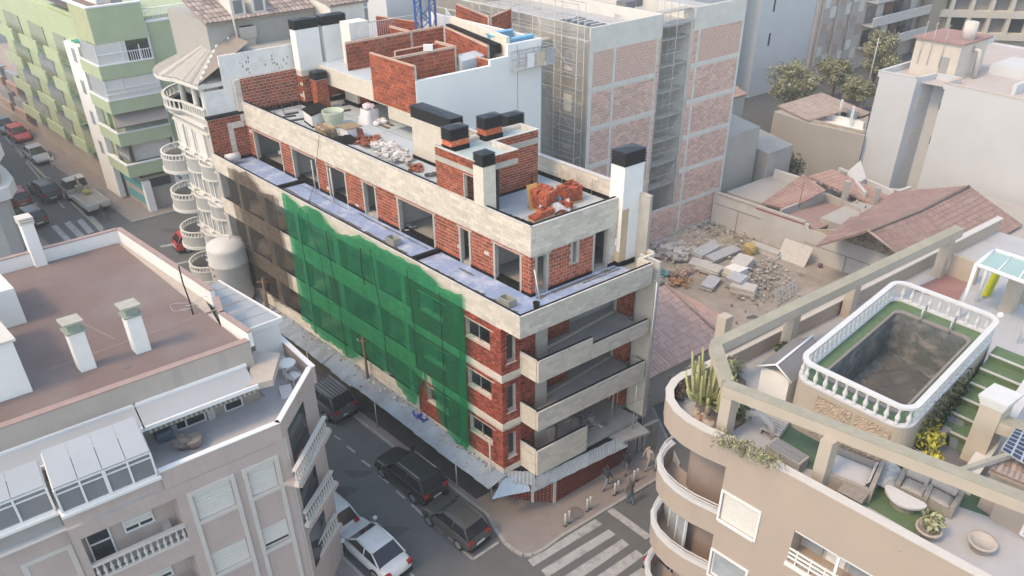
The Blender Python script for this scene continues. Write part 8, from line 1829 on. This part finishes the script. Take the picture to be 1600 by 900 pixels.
c = Vector(XYZ(*at(1372, 752, RF), RF)); s = MB(); s.grid(lambda u, v: c + Vector((U[0], U[1], 0)) * -(1.5 * (u - .4)) + Vector((V[0], V[1], 0)) * (.9 * (v - .5)) + Vector((0, 0, .1 + .55 * math.sin(3.1 * u) * (.35 + .65 * v) + .05 * math.sin(9 * u + 5 * v))), 16, 10); obj(s, 'covered_chair', M('patterned_cover', (.37, .40, .42), .9, .35, 9), label='chair under a blue and white patterned cover beside the daybed', cat='chair')
t = thing('folding_table', 'small slatted wooden folding table beside the daybed', 'table', (0, 0, 0))
for k in range(6): s = MB(); s.box(-.4, .4, -.3 + k * .1, -.22 + k * .1, .48, .5); obj(s, 'slat', M('grey_wood', (.31, .27, .24), .9, .15, 5), t)
for i in (-1, 1):
    for j in (-1, 1): s = MB(); s.tube([(i * .35, j * .26, .48), (i * .35, -j * .26, 0)], .02, 5); obj(s, 'leg', _mats['grey_wood'], t)
t.location = XYZ(*at(1328, 786, RF), RF); t.rotation_euler = (0, 0, UANG)
def pot(px, py, r, h, label, mat, plant=None, n=0, pr_=(.4, .4, .4), size=.09, zoff=0, empty_=False):
    c = XYZ(*at(px, py, RF), RF + zoff); t = thing('plant_pot' if empty_ else 'potted_plant', label, 'pot' if empty_ else 'plant', c); s = MB(); s.lathe(c, [(r * .7, 0), (r, h * .8), (r * 1.1, h * .82), (r * 1.1, h), (r * .9, h), (r * .85, h * .85), (.01, h * .85)], 16, cap=False); obj(s, 'pot', mat, t)
    if plant: s = MB(); leaves(s, (c[0], c[1], c[2] + h + pr_[2] * .8), pr_, n, size); obj(s, 'foliage', plant, t)
potw = M('white_pot', (.58, .56, .54), .8, .06, 4); pots = M('stone_pot', (.46, .41, .37), .9, .1, 4)
pot(1447, 838, .36, .4, 'stone bowl with a spiky olive plant at the corner of the turf rug', pots, leafo, 170, (.35, .35, .4), .12); pot(1530, 858, .38, .38, 'wide empty stone pot on the grey terrace floor', pots, empty_=True)
pot(1434, 716, .32, .5, 'white pot with the larger yellow green shrub at the pool wall', potw, leafy, 420, (.6, .6, .65), .1, .1); pot(1447, 742, .34, .45, 'grey pot with a low yellow green shrub behind the pergola beam', potw, leafy, 220, (.4, .4, .3), .09)
s = MB(); c = XYZ(*at(1418, 857, RF), RF); leaves(s, (c[0], c[1], c[2] + .2), (.4, .3, .2), 60, .16); obj(s, 'agave', M('agave_grey', (.30, .32, .29), .8, .15, 4, tone=.3), label='grey spiky agave near the front parapet', cat='plant')
t = thing('lounge_chair', 'blue grey cloth covered lounge chair beside the square pillar', 'chair', (0, 0, 0)); bg_ = M('blue_grey_cloth', (.17, .20, .235), .85, .15, 5)
s = MB(); s.grid(lambda u, v: (-.35 + .7 * u, -.8 + 1.6 * v, .3 + .45 * max(0, v - .6) * 2 + .05 * math.sin(9 * u) * (1 - v) - .3 * max(0, .15 - v) * 5), 8, 14); obj(s, 'cloth_cover', bg_, t); s = MB(); s.box(-.32, .32, -.6, .6, 0, .28); obj(s, 'chair_base', rub, t); t.location = XYZ(*at(1478, 690, RF), RF); t.rotation_euler = (0, 0, VANG - 1.2)
s = MB(); a, b = at(1455, 690, RF); s.pb(a - .3, a + .3, b - .2, b + .5, RF, RF + .55); obj(s, 'storage_bench', M('bench_grey', (.37, .35, .335), .8), label='grey storage bench against the stone pool wall', cat='bench')
# garden at the rounded corner
s = MB(); s.pab([at(x, y, RF) for x, y in ((1085, 640), (1098, 600), (1130, 570), (1165, 600), (1165, 660), (1120, 690))], RF, RF + .15); obj(s, 'planting_bed', M('soil', (.17, .14, .12), .95, .3, 4), BR)
c = Vector(XYZ(*at(1104, 652, RF), RF)); t = thing('cactus', 'tall yellow green branching cactus on the rounded terrace corner', 'cactus', tuple(c)); cm = M('cactus_green', (.36, .355, .17), .8, .15, 4, tone=.35)
s = MB(); s.tube([c, c + Vector((0, .02, .9))], [.12, .1], 7); obj(s, 'trunk', M('cactus_trunk', (.42, .38, .28), .9), t)
for k in range(36):
    an = k * 2.4; r = .2 + .75 * random.random(); h0 = .5 + .4 * random.random(); h1 = 1.5 + 1.15 * random.random(); s = MB(); p0 = c + Vector((0, .02, h0)); p1 = c + Vector((math.cos(an) * r, math.sin(an) * r, h0 + .35)); p2 = c + Vector((math.cos(an) * r * 1.25, math.sin(an) * r * 1.25, h1)); s.tube([p0, p1, p1.lerp(p2, .5), p2], [.05, .06, .055, .035], 6); obj(s, 'cactus_arm', cm, t)
for x, y, rr, lab, m_ in ((1140, 590, (.5, .5, .5), 'olive cactus bush behind the pergola corner column', leafo), (1155, 655, (.55, .45, .5), 'dark green bush behind the lantern', leafg), (1058, 618, (.35, .7, .4), 'purple brown succulents along the curved parapet', M('leaf_purple', (.12, .09, .08), .8, .2, 5, tone=.5)), (1088, 598, (.45, .4, .5), 'pale green shrub at the foot of the tall cactus', leafo), (1222, 560, (.35, .35, .4), 'spiky plant in a pot at the back pergola column', leafg)):
    c2 = XYZ(*at(x, y, RF), RF); s = MB(); leaves(s, (c2[0], c2[1], c2[2] + rr[2]), rr, 380, .1); obj(s, 'shrub', m_, label=lab, cat='shrub')
s = MB()
for k in range(700):
    u = random.random(); x, y = 1125 + 90 * u, 683 + 42 * u; p = Vector(atw(x + random.gauss(0, 9), y + random.gauss(0, 5), RW + random.uniform(-.25, .35))); t1 = Vector(np.random.normal(size=3)).normalized() * .12; t2 = Vector(np.random.normal(size=3)).normalized() * .04; s.add([p - t1, p + t2, p + t1, p - t2], [(0, 1, 2, 3)])
obj(s, 'trailing_shrub', leafo, label='olive trailing shrub spilling over the front parapet below the column', cat='shrub')
for k in range(16): s = MB(); c2 = XYZ(*at(1086 + k * 2.4 + random.uniform(-3, 3), 645 + k * 2.6 + random.uniform(-4, 4), RF), RF + .1); s.blob(c2, (.17, .15, .12), 7, 5, .2); obj(s, 'garden_rock', [stone_, pots, M('red_rock', (.30, .16, .12), .9, .2, 4)][k % 3], label='rounded rock edging the planting bed below the cactus', cat='rock', group='rocks edging the planting bed')
a, b = at(1150, 690, RF); c2 = XYZ(-11.35, -.1, 14.7); s = MB(); s.lathe((c2[0] + .35, c2[1] - .2, c2[2]), [(.02, -.25), (.1, -.2), (.06, -.05), (.14, 0), (.12, .25), (.17, .28), (.02, .4)], 8); obj(s, 'wall_lantern', whit, BR)
c2 = Vector(XYZ(*at(1183, 672, RF), RF)); s = MB(); s.tube([c2 + Vector((U[0], U[1], 0)) * .7, c2 + Vector((U[0], U[1], 0)) * .45 + Vector((0, 0, .55)), c2 + Vector((0, 0, .75)), c2 - Vector((U[0], U[1], 0)) * .45 + Vector((0, 0, .55)), c2 - Vector((U[0], U[1], 0)) * .7], .13, 8); obj(s, 'arched_bench', M('pale_stone', (.50, .47, .44), .9, .06, 3), label='pale arched stone frame on the terrace behind the pergola beam', cat='frame')
t = thing('slatted_lounger', 'pale slatted lounger beside the arched stone frame', 'lounger', (0, 0, 0))
for k in range(9): s = MB(); s.box(-.35, .35, -.7 + k * .155, -.58 + k * .155, .25, .28); obj(s, 'slat', M('pale_slat', (.46, .445, .435), .8, .05, 3), t)
for i in (-1, 1): s = MB(); s.box(i * .33 - .03, i * .33 + .03, -.7, .68, .0, .25); obj(s, 'side_rail', _mats['pale_slat'], t)
t.location = XYZ(*at(1212, 668, RF), RF); t.rotation_euler = (0, 0, VANG - 1.57 + .3)
t = thing('barbecue', 'dark metal barbecue with a lid by the pool wall', 'barbecue', XYZ(*at(1222, 600, RF), RF)); c2 = XYZ(*at(1218, 612, RF), RF)
for k in range(3): an = k * 2.1; s = MB(); s.tube([(c2[0] + .3 * math.cos(an), c2[1] + .3 * math.sin(an), RF), (c2[0] + .15 * math.cos(an), c2[1] + .15 * math.sin(an), RF + .6)], .03, 5); obj(s, 'leg', rub, t)
s = MB(); s.lathe((c2[0], c2[1], RF + .55), [(.05, 0), (.3, .15), (.34, .3), (.3, .42), (.05, .55)], 14); obj(s, 'bowl', M('grey_iron', (.2, .195, .19), .6), t)
t = thing('glazed_planter', 'long grey planter trough with glass lids along the front parapet', 'planter', XYZ(*at(1222, 720, RF), RF)); p, q = at(1200, 706, RF), at(1252, 738, RF); f2, L2 = seg(p, q); s = MB(); f2.box(s, 0, L2, RF, RF + .5, -.35, .25); obj(s, 'trough', M('trough_grey', (.34, .325, .31), .8), t); s = MB(); f2.box(s, .1, L2 - .1, RF + .5, RF + .53, -.3, -.05); f2.box(s, .1, L2 - .1, RF + .5, RF + .53, 0, .2); obj(s, 'glass_lid', glassg, t)
# ================================================================ cars
carglass = M('car_glass', (.018, .02, .028), .08, .1, 2, spec=.7); tyre = M('tyre', (.02, .02, .02), .8); hub = M('wheel_rim', (.38, .38, .40), .35, .05, 8, metal=.6); tail = M('tail_light', (.35, .02, .02), .3); plate = M('number_plate', (.62, .62, .60), .5)
def car(label, paint, L=4.4, W=1.8, H=1.6, kind='suv', cat='car', rails=False, grp=None):
    t = thing('parked_car', label, cat, (0, 0, 0), grp); h = L / 2
    if kind == 'suv': st = [(-h, .42, .62, .80), (-h * .96, .30, .98, .90), (-h * .8, .24, 1.02, .96), (-h * .3, .22, 1.0, 1.0), (h * .2, .22, .99, 1.0), (h * .48, .22, .97, .98), (h * .78, .24, .88, .93), (h * .94, .28, .74, .84), (h, .40, .6, .66)]
    else: st = [(-h, .42, .62, .78), (-h * .95, .30, .90, .88), (-h * .75, .24, .94, .95), (-h * .3, .20, .93, 1.0), (h * .2, .20, .92, 1.0), (h * .48, .20, .88, .97), (h * .78, .22, .76, .92), (h * .94, .26, .62, .82), (h, .38, .52, .64)]
    k_ = H / (1.62 if kind == 'suv' else 1.46); s = MB(); hw = W / 2; vs = []; prof = [(0.80, 0.0), (0.97, .12), (1.0, .42), (.985, .68), (.93, .92), (.84, 1.0)]
    for x, zb, zt, wf in st:
        zb *= k_; zt *= k_
        ring = [(x, y * hw * wf, zb + (zt - zb) * f) for y, f in prof]; ring += [(x, -y, z) for x_, y, z in reversed(ring)]; vs.append(ring)
    n = len(vs[0]); fl = [p for r in vs for p in r]; fs = [(i * n + j, i * n + (j + 1) % n, (i + 1) * n + (j + 1) % n, (i + 1) * n + j) for i in range(len(vs) - 1) for j in range(n)] + [tuple(reversed(range(n))), tuple((len(vs) - 1) * n + j for j in range(n))]
    s.add(fl, fs, smooth=True); o = obj(s, 'body', paint, t, cent=False); sb = o.modifiers.new('s', 'SUBSURF'); sb.levels = sb.render_levels = 2
    zb = (1.0 if kind == 'suv' else .92) * k_; r0, r1 = (-h * .95, -h * .74) if kind == 'suv' else (-h * .74, -h * .42); f0, f1 = h * .46, h * .12; wb, wt = hw * .90, hw * .72
    def cab(z, f): return (r0 + (r1 - r0) * f, f0 + (f1 - f0) * f, wb + (wt - wb) * f)
    zt = H - .05
    P_ = lambda f, z: [(cab(z, f)[0], -cab(z, f)[2], z), (cab(z, f)[1], -cab(z, f)[2] * .96, z), (cab(z, f)[1], cab(z, f)[2] * .96, z), (cab(z, f)[0], cab(z, f)[2], z)]
    s = MB(); s.hexa(P_(0, zb - .04) + P_(1, zt)); gh = obj(s, 'glasshouse', carglass, t, cent=False); bv = gh.modifiers.new('b', 'BEVEL'); bv.width = .09; bv.segments = 3
    s = MB(); a_, b_ = P_(1, zt), P_(1, H); xr, xf, yw = r1 - .06, f1 + .03, wt * 1.03
    s.grid(lambda u, v: (xr + (xf - xr) * u, -yw + 2 * yw * v, zt - .01 + .06 * (1 - (2 * v - 1) ** 4) * (1 - (2 * u - 1) ** 6) ), 12, 10); obj(s, 'roof', paint, t, cent=False)
    s = MB()
    for i in (-1, 1):
        for f_a, b_x, t_x in ((0, f0, f1), (1, r0, r1)): s.tube([(b_x, i * wb * .97, zb - .02), (t_x, i * wt, zt + .01)], .045, 5)
        s.tube([((f0 + r0) / 2 - .1, i * wb, zb - .02), ((f1 + r1) / 2 - .1, i * wt * 1.005, zt)], .04, 5); s.tube([(r0 + .02, i * wb, zb), (f0, i * wb * .98, zb)], .03, 5)
        s.tube([(r1, i * wt * 1.01, zt), (f1, i * wt * 1.01, zt)], .04, 5)
    obj(s, 'window_pillar', paint, t, kind=None, cent=False)
    R_ = .34 * k_
    for i in (-1, 1):
        for x in (h * .60, -h * .58):
            s = MB(); s.tube([(x, i * (hw - .2), R_), (x, i * (hw + .005), R_)], R_, 18); w_ = obj(s, 'wheel', tyre, t, cent=False)
            s = MB(); s.tube([(x, i * (hw - .02), R_), (x, i * (hw + .015), R_)], R_ * .66, 10); obj(s, 'rim', hub, w_)
        s = MB(); s.box(f0 - .12, f0 + .05, i * (hw + .02), i * (hw + .2), zb + .02, zb + .16); obj(s, 'mirror', paint, t, cent=False)
        s = MB(); s.box(-h * .985, -h * .90, i * hw * .55, i * hw * .86, zb - .28, zb - .06); obj(s, 'tail_light', tail, t, cent=False)
        s = MB(); s.box(h * .80, h * .925, i * hw * .50, i * hw * .78, zb - .42, zb - .30); obj(s, 'headlight', M('headlight', (.55, .57, .6), .15), t, cent=False)
        if rails: s = MB(); s.tube([(r1 + .1, i * wt * .86, H + .03), (f1 - .1, i * wt * .86, H + .03)], .025, 5); obj(s, 'roof_rail', hub, t, cent=False)
        for x in (h * .1, -h * .35): s = MB(); s.box(x - .1, x + .08, i * hw * .985, i * hw * 1.012, zb - .13, zb - .10); obj(s, 'door_handle', paint, t, cent=False)
    s = MB(); s.box(-h - .015, -h * .97, -.26, .26, .5 * k_, .62 * k_); obj(s, 'number_plate', plate, t, cent=False); s = MB(); s.box(-h * 1.0, h * .99, -hw * .8, hw * .8, .22 * k_, .34 * k_); obj(s, 'bumper', rub, t, cent=False)
    return t
def park(o, px, py, head, z=GZ):
    x, y = XY(*at(px, py, z)); o.location = (x, y, z + .005); o.rotation_euler = (0, 0, head); return o
FR = UANG; BK = UANG + math.pi
pb = lambda n, c, r=.3, **k: M(n, c, r, .05, 2, coat=.4, spec=.5, **k)
o = car('large black suv with roof rails parked in the bay below the green net', pb('paint_black', (.022, .022, .026)), 4.55, 1.88, 1.68, rails=True); park(o, 642, 752, FR); 
o = car('grey olive hatchback parked behind the black suv', pb('paint_olive', (.062, .062, .058), .4), 3.75, 1.66, 1.58); park(o, 712, 826, FR)
o = car('dark slate suv with ribbed roof and rear spare wheel beside the salmon building', pb('paint_slate', (.085, .085, .10)), 4.5, 1.86, 1.8, rails=True); park(o, 511, 632, FR); sl_o = o
s = MB(); s.tube([(-2.28, -.15, 1.0), (-2.42, -.15, 1.0)], .33, 16); obj(s, 'spare_wheel', pb('paint_slate', (0, 0, 0)), sl_o, cent=False)
for k in range(6): s = MB(); s.box(-1.7, .1, -.5 + k * .2 - .02, -.5 + k * .2 + .02, 1.795, 1.83); obj(s, 'roof_rib', hub, sl_o, cent=False)
o = car('white saloon car parked below the salmon building balconies', pb('paint_white', (.62, .63, .64)), 4.5, 1.8, 1.46, 'sedan'); park(o, 583, 866, FR)
o = car('white estate car parked ahead of the white saloon, half hidden by balconies', pb('paint_white2', (.60, .61, .63)), 4.5, 1.8, 1.6); park(o, 506, 806, FR)
o = car('pale silver car half hidden behind the peach rounded balconies', pb('paint_silver2', (.40, .42, .45)), 4.2, 1.76, 1.5); park(o, 1068, 874, VANG)
o = car('silver saloon parked at the right kerb of the far street', pb('paint_silver', (.42, .43, .45)), 4.4, 1.76, 1.46, 'sedan'); park(o, 60, 249, BK)
o = car('black suv with glowing red tail lights driving down the far street', pb('paint_black2', (.035, .035, .04)), 4.6, 1.86, 1.7, rails=True); park(o, 73, 306, FR)
o = car('red hatchback parked furthest up the far street', pb('paint_red', (.42, .05, .05)), 4.0, 1.74, 1.5); park(o, 32, 217, BK)
o = car('blue grey car parked at the top left of the far street', pb('paint_bluegrey', (.16, .21, .25)), 4.2, 1.74, 1.5); park(o, 10, 204, BK)
o = car('red car parked on the left side of the far street before the dark hatchback', pb('paint_red2', (.36, .05, .05)), 4.1, 1.74, 1.5); park(o, 28, 316, FR)
o = car('dark brown hatchback parked at the left of the far crossing', pb('paint_brown', (.06, .055, .055)), 4.2, 1.76, 1.5); park(o, 52, 345, FR)
o = car('bright red hatchback in the side street beside the rounded balconies', pb('paint_red3', (.50, .035, .04)), 3.9, 1.72, 1.5); park(o, 312, 383, VANG)
# recovery truck
t = thing('recovery_truck', 'pale flatbed truck with a small crane parked at the far street corner', 'truck', (0, 0, 0)); tw = M('truck_white', (.45, .45, .44), .5, .1, 2); 
s = MB(); s.box(1.5, 3.2, -.95, .95, .5, 1.35); obj(s, 'cab', tw, t, cent=False); s = MB(); s.hexa([(1.5, -.93, 1.35), (3.1, -.93, 1.35), (3.1, .93, 1.35), (1.5, .93, 1.35), (1.55, -.82, 2.1), (2.5, -.82, 2.1), (2.5, .82, 2.1), (1.55, .82, 2.1)]); obj(s, 'cab_glass', carglass, t, cent=False); s = MB(); s.box(1.5, 2.55, -.84, .84, 2.1, 2.18); obj(s, 'cab_roof', tw, t, cent=False)
s = MB(); s.box(-3.2, 1.4, -1.0, 1.0, .75, .9); obj(s, 'flatbed', M('flatbed_timber', (.36, .34, .30), .8, .1, 3), t, cent=False)
for y in (-1.0, .93): s = MB(); s.box(-3.2, 0.6, y, y + .07, .9, 1.25); obj(s, 'side_board', tw, t, cent=False)
s = MB(); s.box(-3.2, -3.12, -.93, .93, .9, 1.25); obj(s, 'tail_board', tw, t, cent=False)
for y in np.arange(-.8, .9, .32): s = MB(); s.box(-3.0, 1.3, y, y + .24, .9, .93); obj(s, 'bed_plank', M('bed_plank', (.40, .37, .33), .85, rnd=.15), t, cent=False)
s = MB(); s.box(.9, 1.3, -.3, .3, .9, 1.7); s.tube([(1.1, 0, 1.7), (.9, .1, 2.6), (.1, .2, 2.5), (-.2, .25, 1.6)], .09, 6); obj(s, 'loader_crane', M('olive_crane', (.34, .33, .24), .6), t, cent=False)
for x in (2.3, -2.0):
    for y in (-.85, .85): s = MB(); s.tube([(x, y - .12, .42), (x, y + .12, .42)], .42, 16); obj(s, 'wheel', tyre, t, cent=False)
s = MB(); s.blob((.4, -.3, 1.15), (.4, .35, .25), 8, 5, .25); obj(s, 'load_sack', M('mustard', (.42, .35, .14), .8), t, cent=False)
park(t, 138, 321, FR)
# ================================================================ people
def person(px, py, face, label, top, legs, skin=(.42, .28, .21), hair=(.03, .025, .02), h=1.72, stride=.25, lean=0.0, hood=False, z=GZ + .12, armup=0):
    me = bpy.data.meshes.new('person'); v = []; e = []; r = []
    def add(p, rad, par=None): v.append(p); r.append(rad); (e.append((par, len(v) - 1)) if par is not None else None); return len(v) - 1
    k = h / 1.75; L = lambda y: y + lean * 0
    pel = add((0, 0, .95 * k), .135 * k); wa = add((lean * .2, 0, 1.10 * k), .125 * k, pel); chs = add((lean * .55, 0, 1.32 * k), .15 * k, wa); nk = add((lean * .8, 0, 1.47 * k), .065 * k, chs); hd0 = add((lean * 1.0, 0, 1.56 * k), .085 * k, nk); hd = add((lean * 1.05 + .01, 0, 1.66 * k), .10 * k, hd0); add((lean * 1.05, 0, 1.73 * k), .07 * k, hd); add((lean * 1.05 + .10, 0, 1.60 * k), .022 * k, hd0)
    for s_ in (-1, 1):
        st = stride * s_; hip = add((0, s_ * .10 * k, .88 * k), .105 * k, pel); kn = add((st * .5 + .06, s_ * .11 * k, .50 * k), .07 * k, hip); an = add((st - (.08 if s_ < 0 else 0), s_ * .11 * k, .09 * k), .045 * k, kn); add((st + .15, s_ * .12 * k, .045 * k), .04 * k, an)
        sh = add((lean * .62, s_ * .19 * k, 1.40 * k), .06 * k, chs); el = add((lean * .5 - st * .35 + armup * .12, s_ * .25 * k, 1.13 * k), .048 * k, sh); wr_ = add((lean * .6 - st * .6 + .06 + armup * .25, s_ * .24 * k, (.90 + armup * .2) * k), .034 * k, el); pm = add((lean * .6 - st * .6 + .08 + armup * .3, s_ * .24 * k, (.84 + armup * .2) * k), .034 * k, wr_)
        for q in range(4): f1 = add((v[pm][0] + .025 * (q - 1.5), v[pm][1] - .008 * s_, v[pm][2] - .055 * k), .010 * k, pm); add((v[f1][0] + .006, v[f1][1] - .015 * s_, v[f1][2] - (.03 + .008 * (q in (1, 2))) * k), .008 * k, f1)
        th = add((v[pm][0] + .045, v[pm][1] - .01 * s_, v[pm][2] - .01), .011 * k, pm); add((v[th][0] + .015, v[th][1] - .01 * s_, v[th][2] - .035 * k), .009 * k, th)
    me.from_pydata(v, e, []); o = bpy.data.objects.new('person', me); COL.objects.link(o)
    md = o.modifiers.new('skin', 'SKIN'); sv = me.skin_vertices[0].data
    for i, q in enumerate(r): sv[i].radius = (q, q); sv[i].use_root = i == 0
    md.use_smooth_shade = True; sb = o.modifiers.new('sub', 'SUBSURF'); sb.levels = sb.render_levels = 1
    bpy.context.view_layer.update(); dg = bpy.context.evaluated_depsgraph_get(); m2 = bpy.data.meshes.new_from_object(o.evaluated_get(dg)); o.modifiers.clear(); o.data = m2
    tm = M('cloth%.2f%.2f%.2f' % top, top, .9, .12, 10); lm = M('cloth%.2f%.2f%.2f' % legs, legs, .9, .12, 10); sm = M('skin%.2f' % skin[0], skin, .6, .05, 8); hm = M('hair%.2f' % hair[0], hair, .8); bm = M('shoe', (.04, .04, .045), .7)
    m2.materials.clear()
    for q in (tm, lm, sm, hm, bm): m2.materials.append(q)
    for p in m2.polygons:
        x, y, zz = p.center; zz /= k
        if zz > 1.47: p.material_index = (0 if hood and x < lean + .06 else 3) if (zz > 1.68 or x < lean * 1.0 + .01) else 2
        elif zz < .1: p.material_index = 4
        elif zz < .93 and abs(y) < .19 * k: p.material_index = 1
        elif abs(y) > .2 * k and zz < .90 + armup * .2: p.material_index = 2
        else: p.material_index = 0
    x, y = XY(*at(px, py, z)); o.location = (x, y, z); o.rotation_euler = (0, 0, face); WL[o] = Vector((x, y, z))
    return tag(o, label, 'person')
person(946, 763, VANG, 'person in a dark navy jacket and grey trousers walking along the brick hoarding', (.035, .04, .06), (.22, .23, .27), stride=.28)
person(977, 740, VANG + .2, 'person in a dark hooded top walking nearest to the garage entrance', (.03, .03, .045), (.16, .16, .20), stride=.2, hood=True, h=1.7)
person(984, 788, VANG + 1.4, 'person in a grey brown coat and blue jeans stooping at the kerb by the crossing', (.115, .10, .09), (.10, .16, .21), stride=.1, lean=.18, z=GZ + .01, hood=True)
person(1012, 732, VANG + math.pi, 'person in pale clothes walking on the pavement behind the far bollards', (.42, .37, .36), (.33, .32, .33), stride=.22, h=1.75)
person(164, 345, -.3, 'person in dark clothes striding behind the flatbed truck', (.035, .035, .04), (.09, .11, .16), stride=.38, z=GZ + .01, h=1.75)
# ================================================================ bollards, bicycle hoops, small street things
bl_ = M('bollard_white', (.58, .58, .57), .6, .06, 5); bp = None
bxy = [(883, 822, 'nearest to the zebra crossing corner'), (889, 817, 'beside the nearest one'), (917, 799, 'left of the pair near the manhole'), (922, 795, 'right of the pair near the manhole'), (960, 774, 'left of the pair by the stooping person'), (965, 770, 'right of the pair by the stooping person'), (990, 754, 'left of the pair past the stooping person'), (995, 751, 'right of the pair past the stooping person'), (1024, 735, 'left of the last pair by the rounded balconies'), (1029, 731, 'right of the last pair by the rounded balconies')]
t = thing('bollard', 'slim white bollard ' + bxy[0][2], 'bollard', (0, 0, 0), 'white bollards along the pavement edge')
s = MB(); s.lathe((0, 0, 0), [(.055, .06), (.055, .72), (.05, .78)], 10); obj(s, 'post', bl_, t); s = MB(); s.lathe((0, 0, 0), [(.08, 0), (.08, .06)], 10); obj(s, 'base', rub, t); s = MB(); s.lathe((0, 0, 0), [(.06, .78), (.065, .84), (.03, .9)], 10); obj(s, 'cap', bl_, t)
for k, (x, y, lb) in enumerate(bxy):
    p = XYZ(*at(x, y, GZ + .12), GZ + .125)
    if k == 0: t.location = p
    else: copy_tree(t, p, 0, 'slim white bollard ' + lb)
s = MB(); c = XYZ(*at(1098, 800, GZ), GZ)
t = thing('recycling_post', 'pale slanted metal sign post in the far street pavement', 'sign post', XYZ(*at(80, 262, GZ), GZ)); c = XYZ(*at(82, 262, GZ), GZ); s = MB(); s.tube([c, (c[0], c[1], GZ + 1.3)], .04, 6); s.tube([(c[0] + .4, c[1], GZ), (c[0] + .4, c[1], GZ + 1.3)], .04, 6); obj(s, 'post', white, t); s = MB(); s.box(c[0] - .05, c[0] + .45, c[1] - .02, c[1] + .02, GZ + .8, GZ + 1.1); obj(s, 'sign_plate', white, t)
flush()
# ================================================================ added haze volume, a made-up pale veil over the town
s = MB(); s.box(-910, 910, -910, 1450, 0.0, 36.0)
me = bpy.data.meshes.new('added_haze'); me.from_pydata(s.v, [], s.f)
hz = bpy.data.objects.new('added_haze', me); COL.objects.link(hz); hz['kind'] = 'stuff'; hz['label'] = 'added pale veil of haze in the air over the town'
hm = bpy.data.materials.new('added_haze_veil'); hm.use_nodes = True; n = hm.node_tree.nodes; n.clear()
out = n.new('ShaderNodeOutputMaterial'); pv = n.new('ShaderNodeVolumePrincipled'); pv.inputs['Color'].default_value = (.93, .94, .95, 1); pv.inputs['Density'].default_value = 0.0012; pv.inputs['Anisotropy'].default_value = 0.2
hm.node_tree.links.new(pv.outputs[0], out.inputs['Volume']); me.materials.append(hm)
